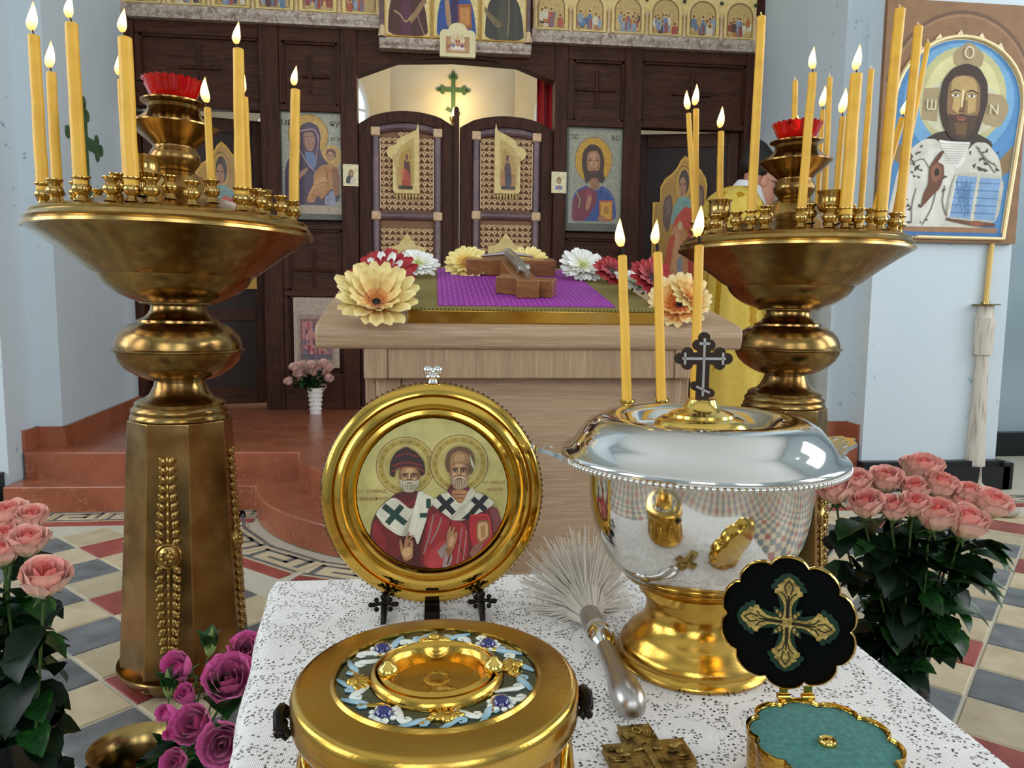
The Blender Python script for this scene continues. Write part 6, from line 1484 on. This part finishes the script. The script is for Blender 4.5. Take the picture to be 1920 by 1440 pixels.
# ================================================================== ROSES
def rose_petal(k, cols, nu=6, nv=6):
    """k: layer 0 (heart) .. 4 (outermost), unit rose about 1 wide and 1 tall"""
    mb = MB(); wid = (2.6, 1.9, 1.55, 1.4, 1.3)[k]; rad = (.10, .20, .31, .40, .445)[k]; hgt = (.80, .84, .86, .84, .78)[k]
    curl = (-.03, .0, .04, .08, .14)[k]
    for j in range(nv):
        for i in range(nu):
            q = []
            for a, b in ((i, j), (i+1, j), (i+1, j+1), (i, j+1)):
                s = a/nu*2-1; t = b/nv
                edge = 1-.16*abs(s)**3*(1 if t > .6 else 0)
                prof = math.sin(min(1, t*1.5)*math.pi/2)**.8
                r = .04 + (rad-.04)*prof + curl*max(0, t-.68)**1.5*4.2 + .025*abs(s)*k*.5
                z = hgt*t*edge - (curl*.55*max(0, t-.82)*2.4)
                w_ = wid*(.35+.65*math.sin(min(1, t*1.3)*math.pi/2))*(1-.5*max(0, t-.8)*abs(s))
                an = s*w_*.5; r2 = r*(1+.03*math.sin(7*s+3*t+k))
                q.append((r2*math.cos(an), r2*math.sin(an), z))
            mb.add(q, [(0, 1, 2, 3)], None, cols[k][min(len(cols[k])-1, int((j+.5)/nv*len(cols[k])))])
    return mb
M['rose'] = vcol('rose_petal', .55, 0, 25, .12, sheen=.25, sss=.15)
SAL = [['#d8584e', '#e0665a'], ['#e0706a', '#e88078'], ['#e6988a', '#ec9c8e', '#f0a698'], ['#d2ae84', '#e6a890', '#efae9c', '#f0b4a4'], ['#b3ad6c', '#d6b890', '#e8b49e', '#eeb8a6']]
MAG = [['#8a1250', '#a01860'], ['#b01c6c', '#c43282'], ['#c43288', '#d04896', '#d4529c'], ['#c83a8c', '#d64e9c', '#dc5ea4'], ['#c04088', '#d4529c', '#de6cac']]
PAL = [['#e09a90', '#e8aaa0'], ['#e8aea4', '#ecb8ae'], ['#ecbcb0', '#f0c4b8'], ['#e8c4b4', '#f0cabe'], ['#d8c49c', '#eccabc']]
RP = {n: [mesh('petal', rose_petal(k, c), M['rose'], 179) for k in range(5)] for n, c in (('salmon', SAL), ('magenta', MAG), ('pale', PAL))}
def leaf_mesh(name, mat, serr=True):
    mb = MB(); n = 9; v = []; f_ = []
    for j in range(n+1):
        t = j/n; w_ = .30*math.sin(math.pi*t**.85)**.9*(1+(.10 if j % 2 else 0)) if 0 < j < n else 0
        for s in (-1, 0, 1): v.append((s*w_, t, .10*abs(s)*w_/.3 + .10*math.sin(t*2.6)-.16*t*t))
    for j in range(n):
        for s in (0, 1): f_.append((j*3+s, j*3+s+1, (j+1)*3+s+1, (j+1)*3+s))
    mb.add(v, f_); return mesh(name, mb, mat, 60)
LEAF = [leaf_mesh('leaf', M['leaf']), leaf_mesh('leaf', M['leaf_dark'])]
mb = MB()
for k in range(5):
    a = 2*math.pi*k/5
    mb.grid(lambda u, v: ((.12+.30*v)*math.cos(a+(u-.5)*.5*(1-v)), (.12+.30*v)*math.sin(a+(u-.5)*.5*(1-v)), -.03-.10*v*v+.04), 2, 4)
mb.lathe([(.03, -.16), (.10, -.12), (.15, -.02), (.12, .02)], 10); SEPAL = mesh('sepals', mb, M['stem'], 60)
def rose(head, base, rad, face, kind, label, group, leaves=6, seed=0, open_=4, leafmat=0, stemr=.0028, tmin=.30):
    """head: bloom centre, base: where the stem stands"""
    head = Vector(head); base = Vector(base); rg = random.Random(seed)
    r_ = thing('rose', label, 'flower', base, (0, 0, 0), group)
    d = Vector(face).normalized(); h = head-base - d*rad*.7
    bl_ = bpy.data.objects.new('bloom', None); COL.objects.link(bl_); bl_.parent = r_; bl_.location = h; bl_.rotation_euler = face_rot(d, rg.uniform(0, 6)); bl_.scale = (rad*1.9,)*3
    cnt = (3, 4, 5, 5, 5)
    for k in range(open_+1):
        for i in range(cnt[k]):
            link('petal', RP[kind][k], bl_, (0, 0, 0), (rg.uniform(-.05, .05), rg.uniform(-.06, .06), 2*math.pi*(i+.5*(k % 2)+rg.uniform(-.12, .12))/cnt[k]), rg.uniform(.95, 1.05))
    link('sepals', SEPAL, bl_)
    mid = h*.5 + Vector((rg.uniform(-.02, .02), rg.uniform(-.02, .02), 0)); pts = [Vector((0, 0, 0)), mid, h - d*rad*.9 if h.length > rad*3 else h*.8, h]
    mb = MB(); mb.tube(pts, stemr, 6); part('stem', mb, M['stem'], r_)
    for k in range(leaves):
        t = rg.uniform(tmin, .9); p = pts[0].lerp(pts[-1], t); a = rg.uniform(0, 2*math.pi); s = rg.uniform(.07, .125)*(rad/.04)**.5
        o = link('leaf', LEAF[(leafmat if rg.random() < .75 else 1-leafmat)], r_, p, None, None)
        o.matrix_local = Matrix.Translation(p) @ Matrix.Rotation(a, 4, 'Z') @ Matrix.Rotation(rg.uniform(-.7, .35), 4, 'X') @ Matrix.Rotation(rg.uniform(-.5, .5), 4, 'Y') @ Matrix.Scale(s, 4)
    return r_
# ---- bouquet on the right, in a dark floor vase
VR = Vector((1.21, 1.70, 0))
vr = thing('floor_vase', 'dark floor vase hidden in the leaves of the right rose bouquet', 'vase', VR)
mb = MB(); mb.lathe([(0, .004), (.055, 0), (.06, .004), (.056, .05), (.052, .10), (.058, .15), (.062, .155), (.056, .15), (.05, .10), (.05, .02), (0, .02)], 28); part('vase_body', mb, M['dark_vase'], vr)
mb = MB(); mb.lathe([(.053, .095), (.057, .098), (.057, .103), (.053, .106)], 28); part('vase_band', mb, M['black_metal'], vr)
rr_ = [(1565, 924, 33, 'pink rose at the far left of the right bouquet, nodding sideways'), (1606, 909, 27, 'pink rose half behind the far left one, right bouquet'), (1623, 952, 31, 'tall-cupped pink rose, second from left in the right bouquet'),
       (1660, 905, 30, 'pink rose in the back row left of the topmost one'), (1676, 958, 28, 'pink rose in the front row, third from left, right bouquet'), (1713, 922, 26, 'pink rose just below the topmost one'),
       (1727, 889, 37, 'topmost wide open pink rose of the right bouquet'), (1714, 952, 27, 'pale-edged pink rose behind the front centre one'), (1752, 972, 36, 'large open pink rose at the front centre, right bouquet'),
       (1760, 918, 31, 'pale pink rose right of the topmost one'), (1798, 950, 26, 'deep pink rose half hidden right of centre, right bouquet'), (1812, 932, 27, 'pink rose in the back row toward the right'),
       (1810, 986, 37, 'lowest pink rose at the front right of the right bouquet'), (1855, 951, 33, 'pink rose at the far right of the right bouquet')]
for k, (px, py, rp, lab) in enumerate(rr_):
    back = (990-py)/110.0
    d0 = 1.72 + .16*back - .02*(k % 2); hd_ = at_d(px, py, d0); rad = rp*d0/FPX
    bs = Vector((VR.x+(hd_.x-VR.x)*.12, VR.y+(hd_.y-VR.y)*.12, .022))
    fc = Vector(((hd_.x-VR.x)*1.5, (hd_.y-VR.y)*.8-.22, 1.05))
    rose(hd_, bs, rad, fc, 'salmon', lab, 'pink roses of the right bouquet', 20, 100+k, 4, 1 if px < 1740 else 0, .0028, .16)
# ---- bouquet on the left
VL = at_d(5, 1200, 1.30); VL.z = 0
vl = thing('floor_vase', 'dark floor vase hidden in the leaves of the left rose bouquet', 'vase', VL)
mb = MB(); mb.lathe([(0, .004), (.055, 0), (.06, .004), (.058, .05), (.068, .16), (.082, .25), (.086, .255), (.08, .25), (.064, .16), (.05, .02), (0, .02)], 28); part('vase_body', mb, M['dark_vase'], vl)
mb = MB(); mb.lathe([(.0645, .15), (.07, .155), (.07, .16), (.066, .165)], 28); part('vase_band', mb, M['black_metal'], vl)
ll_ = [(17, 973, 33, 'peach pink rose at the top left of the left bouquet'), (60, 977, 28, 'peach pink rose at the top right of the left bouquet'), (10, 1010, 26, 'deep pink rose in the middle left of the left bouquet'), (54, 1022, 34, 'tall-cupped peach rose in the middle of the left bouquet'), (6, 1042, 30, 'peach rose at the frame edge, left bouquet'), (84, 1092, 42, 'lowest and largest peach pink rose of the left bouquet'), (-60, 1000, 34, 'peach pink rose cut off by the left frame edge')]
for k, (px, py, rp, lab) in enumerate(ll_):
    d0 = 1.25 + .12*(1090-py)/120; hd_ = at_d(px, py, d0); rad = rp*d0/FPX
    bs = Vector((VL.x+(hd_.x-VL.x)*.12, VL.y+(hd_.y-VL.y)*.12, .022))
    fc = Vector(((hd_.x-VL.x)*1.2+.10, -.25, 1.0))
    rose(hd_, bs, rad, fc, 'salmon', lab, 'peach roses of the left bouquet', 16, 200+k, 4, 1)
# a few long leaves that stand out to the right of the left bouquet
# ---- magenta spray roses in a brass vase beside the table
VM = Vector((-.415, 1.03, 0))
vm = thing('brass_vase', 'round brass floor vase holding the magenta roses beside the table', 'vase', VM)
mb = MB(); mb.lathe([(0, .004), (.07, 0), (.075, .006), (.06, .02), (.05, .06), (.06, .12), (.088, .2), (.098, .26), (.094, .31), (.075, .345), (.05, .358), (.045, .366), (.056, .38), (.06, .383), (.05, .378), (.04, .36), (.03, .2), (0, .19)], 40); part('vase_body', mb, M['brass'], vm)
mb = MB(); mb.lathe([(.0985, .255), (.1005, .258), (.1005, .262), (.0985, .265)], 40); part('vase_band', mb, M['brass_bright'], vm)
mm_ = [(339, 1255, 34, 'magenta rose at the top left of the spray beside the table', 3, (-.35, -.6, .6)), (431, 1278, 47, 'wide open magenta rose in the middle of the spray', 4, (.1, -.6, .7)), (461, 1222, 33, 'magenta rose upper right of the widest one', 4, (.2, -.6, .6)), (500, 1197, 26, 'smallest magenta rose touching the lace at the far right', 3, (.3, -.5, .6)),
       (352, 1308, 29, 'closed magenta rose left of the spray centre', 2, (-.2, -.5, .8)), (318, 1337, 24, 'pale magenta rosebud at the far left of the spray', 2, (-.5, -.6, .5)), (368, 1360, 42, 'cupped magenta rose at the lower centre of the spray', 3, (-.15, -.7, .55)), (420, 1392, 42, 'dark-hearted magenta rose against the lace edge', 4, (.1, -.9, .35)), (329, 1375, 21, 'small pale magenta bud below the left one', 2, (-.6, -.6, .4)), (334, 1428, 29, 'magenta rose at the bottom frame edge', 3, (-.2, -.8, .5))]
for k, (px, py, rp, lab, op, fc) in enumerate(mm_):
    d0 = 1.0 + .0009*(1330-py); hd_ = at_d(px, py, d0); rad = rp*d0/FPX*.94
    bs = Vector((VM.x+(hd_.x-VM.x)*.08, VM.y+(hd_.y-VM.y)*.08, .21))
    rose(hd_, bs, rad, fc, 'magenta', lab, 'magenta spray roses', 4, 300+k, op, 0, .0018)
for k, (px, py, lab) in enumerate(((393, 1222, 'green closed rosebud standing above the magenta spray'), (318, 1300, 'green bud cluster left of the magenta spray'), (402, 1305, 'small brownish bud between two magenta roses'), (312, 1415, 'small green bud low at the left of the spray'))):
    hd_ = at_d(px, py, 1.04); bs = Vector((VM.x+(hd_.x-VM.x)*.1, VM.y+(hd_.y-VM.y)*.1, .21)); h = hd_-bs
    r_ = thing('rosebud', lab, 'flower bud', bs, (0, 0, 0), 'buds of the magenta spray')
    mb = MB(); mb.tube([(0, 0, 0), h*.5+Vector((.01, 0, 0)), h*.96, h], [.0014, .0014, .0012, .0012], 6); part('stem', mb, M['stem'], r_)
    mb = MB(); mb.lathe([(.001, -.008), (.006, -.002), (.0085, .006), (.006, .018), (.002, .03), (0, .036)], 8); part('bud', mb, pbr('green_bud', '#6a8040', .5, var=[(60, '#8a9a5c', .5, .8)]), r_, loc=h, rot=(R(-6), R(6*(-1)**k), 0))
    for s in range(4):
        a = 2*math.pi*s/4
        o = link('sepal', LEAF[0], r_); o.matrix_local = Matrix.Translation(h) @ Matrix.Rotation(a, 4, 'Z') @ Matrix.Translation((0, .004, 0)) @ Matrix.Rotation(R(72), 4, 'X') @ Matrix.Scale(.036, 4)
# ---- white vase of small pink roses on the platform
vp = at_z(592, 776, SOL); WV = Vector((vp.x, vp.y, SOL))
wv = thing('white_vase', 'slim white vase with embossed sides on the terracotta platform', 'vase', WV)
mb = MB(); mb.lathe([(0, .003), (.038, 0), (.04, .004), (.036, .03), (.04, .09), (.05, .175), (.053, .182), (.048, .178), (.036, .09), (.03, .02), (0, .02)], 24); part('vase_body', mb, M['white_ceramic'], wv)
mb = MB()
for k in range(12):
    for j in range(5):
        a = 2*math.pi*(k+.5*(j % 2))/12; z = .035+.03*j; r = .0365+.0001+(z-.03)*.085; mb.ball((r*math.cos(a), r*math.sin(a), z), .006, .006, .008, 6, 4)
part('embossing', mb, M['white_ceramic'], wv, smooth=80)
rg = random.Random(11)
sp_ = [(542, 717), (552, 690), (560, 703), (566, 687), (575, 697), (584, 686), (590, 700), (598, 690), (607, 683), (610, 702), (616, 692), (568, 712), (581, 714), (600, 714), (583, 724), (604, 728), (617, 712), (560, 698)]
for k, (px, py) in enumerate(sp_):
    hd_ = at_y(px, py, WV.y + rg.uniform(-.06, .06)); bs = WV+Vector((rg.uniform(-.012, .012), rg.uniform(-.012, .012), .022)); h = hd_-bs
    r_ = thing('small_rose', 'single small pink rose drooping far left from the white vase' if k == 0 else 'small pale pink rose in the dense cluster over the white vase', 'flower', bs, (0, 0, 0), 'small roses in the white vase')
    mb = MB(); mb.tube([(0, 0, 0), (h.x*.15, h.y*.15, .17), h], .0022, 5); part('stem', mb, M['stem'], r_)
    fc = Vector((h.x*1.2, -.5, .6))
    for q in range(2, 5):
        for i in range(4): link('petal', RP['pale'][q], r_, h-fc.normalized()*.02, (fc.to_track_quat('Z', 'Y') @ Quaternion((0, 0, 1), 2*math.pi*(i+.5*q)/4)).to_euler(), .058)
    for i in range(3):
        o = link('leaf', LEAF[i % 2], r_); p = Vector((h.x*.15, h.y*.15, .17)).lerp(h, rg.uniform(.15, .7))
        o.matrix_local = Matrix.Translation(p) @ Matrix.Rotation(rg.uniform(0, 6.28), 4, 'Z') @ Matrix.Rotation(rg.uniform(-.9, .3), 4, 'X') @ Matrix.Scale(.07, 4)

# ================================================================== RIGHT-HAND WALL: MURAL PANEL, PROCESSIONAL CANDLE, PRIEST
x0, x1, z0, z1 = rect(1651, 3, 1908, 455, 3.82)
x0, x1 = x0, CX+2.21+.80
wd, ht = x1-x0, z1-z0
mu = thing('wall_painting', 'large arched painting of a blessing bearded man with open book', 'painting', ((x0+x1)/2, 3.818, z0))
mb = MB(); mb.box(-wd/2, wd/2, 0, .03, 0, ht); part('panel', mb, pbr('brown_panel', '#8a6848', .6, var=[(4, '#7a583c', .4, .7)]), mu, smooth=30, bevel=.004)
S0 = (0, 0, 858, 1400)
archp = [(15, 1375), (15, 640)] + [(445-430*math.cos(R(t)), 590-395*math.sin(R(t))) for t in range(0, 181, 9)] + [(815, 1375)]
archp = [(28, 1375), (70, 640)] + [(455-385*math.cos(R(t)), 585-390*math.sin(R(t))) for t in range(0, 181, 9)] + [(775, 1375)]
inn = [(455+(x-455)*.955, 590+(y-590)*.955 if y < 700 else y-18) for x, y in archp]
ly = [('#8a6747', B_(0, 0, 858, 1400)), ('#6b4d38', L_([(455-440*math.cos(R(t)), 560-505*math.sin(R(t))) for t in range(10, 171, 8)], 20)), ('#9a7654', L_([(455-425*math.cos(R(t)), 560-485*math.sin(R(t))) for t in range(10, 171, 8)], 14)),
      ('#e6d6ae', archp), ('#4f86b8', inn), ('#6fa2c8', [(455+330*math.cos(R(t)), 560+330*math.sin(R(t))) for t in range(0, 360, 15)]),
      ('#bcb884', E_(470, 540, 265, 290)), ('#d2cc94', E_(470, 540, 225, 250)), ('#c9c8a8', E_(470, 600, 240, 170)),
      ('#a3906a', [(390,290),(490,215),(585,290),(570,370),(410,370)]), ('#a3906a', [(240,500),(330,490),(330,690),(230,680)]), ('#a3906a', [(600,510),(720,520),(760,600),(710,715),(590,690)]),
      ('#8f7c5a', L_([(240,590),(330,590)], 6)),
      ('#8a7048', [(100,820),(180,860),(150,960),(90,920)]), ('#8a7048', [(720,900),(800,810),(790,960),(740,1000)]),
      ('#3d3026', [(250,800),(350,740),(560,740),(680,800),(640,900),(300,900)]),
      ('#cdc9bb', [(60,1320),(110,1000),(150,880),(260,790),(340,790),(460,950),(560,800),(640,800),(720,890),(745,990),(740,1310)]),
      ('#dad7cc', [(130,1310),(190,960),(330,820),(470,960),(430,1260),(380,1310)]), ('#e2e0d8', [(340,790),(400,800),(520,800),(540,800),(500,930),(465,965),(400,880)])]
rg = random.Random(8)
for k in range(150):
    x = rg.uniform(130, 720); y = rg.uniform(820, 1010) if k % 2 else rg.uniform(900, 1290); s = rg.uniform(16, 38); a = rg.uniform(-60, 60) + (90 if k % 3 else 0)
    if 280 < x < 540 and y < 970: continue
    if 255 < x < 400 and y < 1210: continue
    if x > 415 and y > 960: continue
    ly.append(('#4a463a', [(x, y), (x+s*math.cos(R(a)), y+s*math.sin(R(a))), (x+s*.7*math.cos(R(a+50)), y+s*.7*math.sin(R(a+50)))]))
for l_ in ([(150,960),(260,900),(300,960)], [(570,820),(640,900),(710,940)], [(600,860),(660,930),(700,980)], [(230,1080),(210,1180),(215,1290)], [(180,1000),(150,1130),(140,1300)], [(350,1100),(330,1200),(280,1300)], [(400,1060),(390,1160),(420,1240)]): ly.append(('#7d7868', L_(l_, 7)))
for k in range(9): ly.append(('#b8b4a4', L_([(350+6*k, 815+14*k), (540-8*k, 815+14*k)], 3)))
ly += [('#3c2a1e', [(330,560),(345,450),(400,375),(480,345),(560,370),(612,450),(622,560),(595,680),(570,770),(500,800),(420,790),(365,720),(340,640)]),
       ('#8a6a44', [(380,470),(420,420),(520,415),(570,470),(578,600),(548,720),(480,780),(410,740),(378,620)]), ('#b3965e', [(400,440),(470,415),(540,440),(560,520),(530,560),(480,560),(430,550),(395,520)]), ('#c2a468', [(420,520),(460,560),(450,640),(410,610)]), ('#bda064', [(500,560),(550,530),(552,620),(505,640)]),
       ('#4a3522', [(385,640),(430,650),(470,638),(520,650),(570,640),(552,730),(500,790),(440,780),(400,720)]), ('#6d5030', [(430,690),(510,690),(500,760),(450,760)]),
       ('#3a2a1c', L_([(392,520),(425,500),(455,512)], 9)), ('#3a2a1c', L_([(490,512),(525,500),(560,520)], 9)), ('#e8e2d0', E_(425, 533, 22, 10)), ('#e8e2d0', E_(522, 533, 22, 10)), ('#5a4a34', E_(425, 533, 9)), ('#5a4a34', E_(522, 533, 9)), ('#3a2a1c', L_([(402,528),(425,520),(450,530)], 4)), ('#3a2a1c', L_([(498,530),(522,520),(548,528)], 4)),
       ('#e0cfa0', L_([(470,500),(466,600)], 12)), ('#5d4428', L_([(484,520),(480,610),(452,625)], 6)), ('#5d4428', L_([(448,622),(486,624)], 8)), ('#8a4a38', L_([(438,664),(465,658),(500,664)], 12)), ('#b06a50', L_([(448,674),(490,674)], 8)),
       ('#6d4430', [(262,1200),(275,1110),(300,1060),(298,960),(330,900),(365,855),(385,860),(360,905),(345,925),(385,940),(390,1010),(370,1080),(330,1120),(290,1170)]), ('#8a5a40', [(310,960),(340,930),(370,950),(375,1010),(340,1050),(315,1020)]), ('#2a1c16', E_(345, 985, 16, 22)), ('#3a241a', L_([(340,930),(360,870)], 4)),
       ('#b9b8a8', [(410,1255),(450,975),(762,990),(735,1275),(570,1268)]), ('#d8d6c8', [(425,1250),(462,985),(470,985),(440,1250)]), ('#7fa2c6', [(440,1248),(470,1000),(588,1005),(565,1256)]), ('#7fa2c6', [(590,1258),(612,1008),(735,1012),(715,1265)]), ('#cfccbc', L_([(602,985),(575,1265)], 14)),
       ('#6d4430', [(415,1252),(560,1272),(720,1278),(725,1298),(600,1300),(420,1266)]), ('#8a5638', E_(605, 1282, 42, 16)), ('#9a7350', B_(130, 1308, 735, 1338)), ('#3f6fa6', B_(120, 1338, 770, 1362)), ('#e2d3aa', B_(240, 1362, 775, 1380))]
for k in range(5):
    for (xa, xb, sl) in ((462, 580, -5), (600, 728, -5)): ly.append(('#4f7aa8', L_([(xa-k*4.5, 1040+k*45), (xb-k*4.5, 1042+k*45)], 6)))
for k in range(24): ly.append(('#5f88b4', L_([(470+rg.uniform(0, 100)-10, 1015+rg.uniform(0, 220)), (470+rg.uniform(0, 100)-10, 1020+rg.uniform(0, 220))], 3)))
for t in (62, 80, 98, 116, 134):
    a = R(180-t+12); x = 455+400*math.cos(a)*1.0; y = 585-405*math.sin(a); ly.append(('#e6d6ae', [(x-26, y+12), (x+4, y-22), (x+26, y+16)]))
paint('painting', ly, S0, wd, ht, M['paint_wall'], mu, loc=(0, -.001, ht/2), eps=5e-5)
# gilt inner moulding following the arch
mb = MB(); sx = lambda x: (x/858-.5)*wd; sz = lambda y: ht-(y/1400)*ht
pts = [(sx(x), -.008, sz(y)) for x, y in archp]
mb.tube(pts, .011, 8, None, True); part('gilt_arch_moulding', mb, M['gild_edge'], mu, smooth=80)
mb = MB(); mb.tube([(sx(250), -.008, sz(1370)), (sx(775), -.008, sz(1372))], .010, 8); part('gilt_bottom_moulding', mb, M['gild_edge'], mu, smooth=80)
M['halo_ink'] = pbr('pale_lettering', '#d8d0b0', .7)
text('lettering', 'О', .085, M['halo_ink'], mu, (sx(488), -.009, sz(292))); text('lettering', 'Ѡ', .075, M['halo_ink'], mu, (sx(285), -.009, sz(600))); text('lettering', 'N', .075, M['halo_ink'], mu, (sx(660), -.009, sz(610)))
# processional candlestick
b0 = at_z(1824, 914, 0); b1 = at_y(1848, 572, b0.y+.0); b2 = at_y(1868, 378, b0.y)
pc_ = thing('processional_candlestick', 'long pale wooden pole candlestick leaning before the blue wall', 'candlestick', (b0.x, b0.y, 0), (b1-Vector((b0.x, b0.y, 0))).to_track_quat('Z', 'Y').to_euler())
Lp = (b1-Vector((b0.x, b0.y, 0))).length
M['pole'] = pbr('weathered_white_pole', '#cfc6b8', .6, 0, var=[(10, '#8a7866', .5, .75, (6, 6, .6))])
mb = MB(); mb.lathe([(.065, .0), (.065, .006), (.055, .04), (.052, .16), (.04, Lp*.45), (.034, Lp*.74)], 12); part('pole', mb, M['pole'], pc_, smooth=60)
mb = MB(); mb.lathe([(.034, Lp*.73), (.05, Lp*.735), (.054, Lp*.93), (.044, Lp*.94), (.04, Lp*.985), (.04, Lp)], 12); part('sleeve', mb, M['pole'], pc_, smooth=40)
mb = MB(); mb.lathe([(.0, Lp-.003), (.07, Lp), (.074, Lp+.005), (.06, Lp+.004), (.022, Lp+.003), (.02, Lp+.02), (0, Lp+.018)], 20); part('drip_pan', mb, M['brass'], pc_)
candle(b1+Vector((0, 0, .02)), b2, .013, True, 'thin lit candle on the wooden processional pole', 'processional candle', 'wax_pale', 1.3)
# ---- priest in a gold vestment, bowing, seen in profile behind the right stand
PY = 4.35
pb = at_y(1366, 600, PY); PX_ = pb.x
pr0 = thing('person', 'person in gold vestment and white collar bowing behind the right candle stand', 'person', (PX_, PY, SOL))
def pz(py): return at_y(1390, py, PY).z-SOL
def pxx(px, py=400): return at_y(px, py, PY).x-PX_
me = bpy.data.meshes.new('body')
hx_, hz_ = pxx(1420, 330), pz(325)
V = [(0, 0, .95), (.0, 0, 1.12), (.01, 0, 1.30), (.05, 0, pz(385)), (pxx(1398, 375), 0, pz(372)), (hx_-.02, 0, pz(345)), (hx_, 0, hz_), (hx_+.01, 0, pz(290)),
     (0, -.10, .90), (.02, -.10, .48), (.0, -.10, .08), (.14, -.10, .04), (0, .10, .90), (.02, .10, .48), (.0, .10, .08), (.14, .10, .04),
     (.03, -.19, pz(395)), (.05, -.23, 1.12), (.25, -.16, 1.02), (.34, -.10, 1.03), (.03, .19, pz(395)), (.05, .23, 1.12), (.25, .16, 1.02), (.34, .10, 1.03)]
Ed = [(0,1),(1,2),(2,3),(3,4),(4,5),(5,6),(6,7),(0,8),(8,9),(9,10),(10,11),(0,12),(12,13),(13,14),(14,15),(3,16),(16,17),(17,18),(18,19),(3,20),(20,21),(21,22),(22,23)]
Rd = [.13,.12,.13,.10,.055,.06,.088,.075,.08,.06,.045,.035,.08,.06,.045,.035,.06,.048,.038,.03,.06,.048,.038,.03]
me.from_pydata(V, Ed, []); me.materials.append(M['skin'])
body = link('body', me, pr0); sk = body.modifiers.new('skin', 'SKIN'); sk.use_smooth_shade = True
for v_, r_ in zip(me.skin_vertices[0].data if me.skin_vertices else [], Rd): v_.radius = (r_, r_)
if not me.skin_vertices:
    pass
sb = body.modifiers.new('sub', 'SUBSURF'); sb.levels = 1; sb.render_levels = 2
# face: jaw, chin, nose, lips, ear as one head shell over the neck
def ellr(cx, cz, rx, ry, n=14, tilt=0.0): return [(cx+rx*math.cos(2*math.pi*k/n), ry*math.sin(2*math.pi*k/n), cz+tilt*rx*math.cos(2*math.pi*k/n)) for k in range(n)]
q = (pz(270)-pz(395))/.25; hs = 1.0
zc = pz(395); zt_ = pz(268); HH = zt_-zc
mb = MB(); tl_ = -.35
prof = [(0, .045, .04, -.015), (.06, .06, .05, 0), (.16, .078, .062, .012), (.28, .084, .068, .016), (.42, .088, .072, .010), (.58, .092, .074, .0), (.74, .088, .07, -.008), (.88, .066, .055, -.014), (.97, .03, .028, -.018), (1.0, .004, .004, -.018)]
mb.loft([ellr(hx_+dx+.005+.035*t, zc+HH*t, rx, ry, 14, tl_) for t, rx, ry, dx in prof])
for (dx, t, r3) in ((.108, .36, (.02, .011, .018)), (.100, .45, (.014, .010, .03)), (.103, .22, (.013, .018, .008)), (.099, .17, (.012, .017, .008)), (.088, .05, (.025, .025, .02))): mb.ball((hx_+dx-.012+.035*t, 0, zc+HH*t-.035), *r3, n=8, m=6)
for s in (-1, 1): mb.ball((hx_+.012, s*.074, zc+HH*.42), .022, .008, .034, 8, 6)
part('head', mb, M['skin'], pr0, smooth=80)
mb = MB(); mb.loft([ellr(hx_+dx-.015+.035*t, zc+HH*t+.006, rx*1.07, ry*1.12, 14, tl_) for t, rx, ry, dx in ((.50, .07, .074, -.03), (.62, .092, .08, -.012), (.76, .096, .078, -.004), (.90, .075, .062, -.006), (1.0, .04, .036, -.014), (1.04, .005, .005, -.014))])
part('hair', mb, M['hair'], pr0, smooth=80)
mb = MB()
for s in (-1, 1):
    c = (hx_+.088, s*.034, zc+HH*.44-.02); mb.tube([(c[0]+.002, c[1]+.026*math.cos(R(t)), c[2]+.019*math.sin(R(t))) for t in range(0, 361, 40)], .0025, 5)
    mb.tube([(c[0], s*.06, c[2]+.008), (hx_-.01, s*.078, zc+HH*.47)], .0025, 5)
part('glasses', mb, M['black_metal'], pr0, smooth=80)
# collar, vestment
def oval(cx, cz, rx, ry, n=24, wob=0.0, tilt=0.0): return [(cx+rx*math.cos(2*math.pi*k/n)*(1+wob*math.sin(k*2.1)), ry*math.sin(2*math.pi*k/n)*(1+wob*math.cos(k*1.7)), cz+tilt*rx*math.cos(2*math.pi*k/n)) for k in range(n)]
mb = MB(); mb.loft([oval(.06, pz(388), .13, .15, tilt=-.2), oval(.075, pz(372), .115, .12, tilt=-.3), oval(.09, pz(358), .09, .09, tilt=-.4), oval(.10, pz(347), .075, .075, tilt=-.4), oval(.10, pz(349), .066, .066, tilt=-.4)], cap=False); part('white_collar', mb, M['linen'], pr0, smooth=80)
mb = MB()
mb.loft([oval(.03, .05, .21, .30, wob=.05), oval(.03, .3, .19, .285, wob=.04), oval(.025, .7, .165, .265, wob=.03), oval(.02, 1.0, .15, .25, wob=.02), oval(.025, 1.2, .155, .25, wob=.01), oval(.0, pz(405), .17, .26), oval(-.005, pz(386), .165, .24), oval(.0, pz(372), .145, .19, tilt=-.05), oval(.02, pz(361), .115, .14, tilt=-.1), oval(.04, pz(354), .085, .10, tilt=-.1)], cap=False)
part('vestment', mb, M['vestment'], pr0, smooth=80)
for s in (-1, 1):
    mb = MB(); mb.tube([(.03, s*.20, pz(405)), (.06, s*.25, 1.14), (.20, s*.20, 1.02), (.27, s*.16, 1.02)], [.075, .085, .085, .08], 12); part('sleeve', mb, M['vestment'], pr0, smooth=80)
mb = MB(); mb.loft([oval(.03, .0, .17, .25, wob=.04), oval(.03, .06, .19, .28, wob=.05)], cap=False); part('dark_hem', mb, M['hair'], pr0, smooth=80)

# ---- a pale rounded stone lying on the floor beyond the far right rose
ps = at_z(1884, 968, 0); mb = MB(); mb.ball((0, 0, .028), .075, .05, .03, 14, 8)
mb.v = [(x*(1+.08*math.sin(y*40)), y*(1+.06*math.cos(x*30)), max(0, z)) for x, y, z in mb.v]
tag(part('stone', mb, pbr('pale_stone', '#b5aca0', .7, var=[(20, '#978d82', .4, .7)]), None, smooth=80, loc=(ps.x, ps.y, 0)), 'pale rounded stone on the floor behind the far right rose', 'stone')
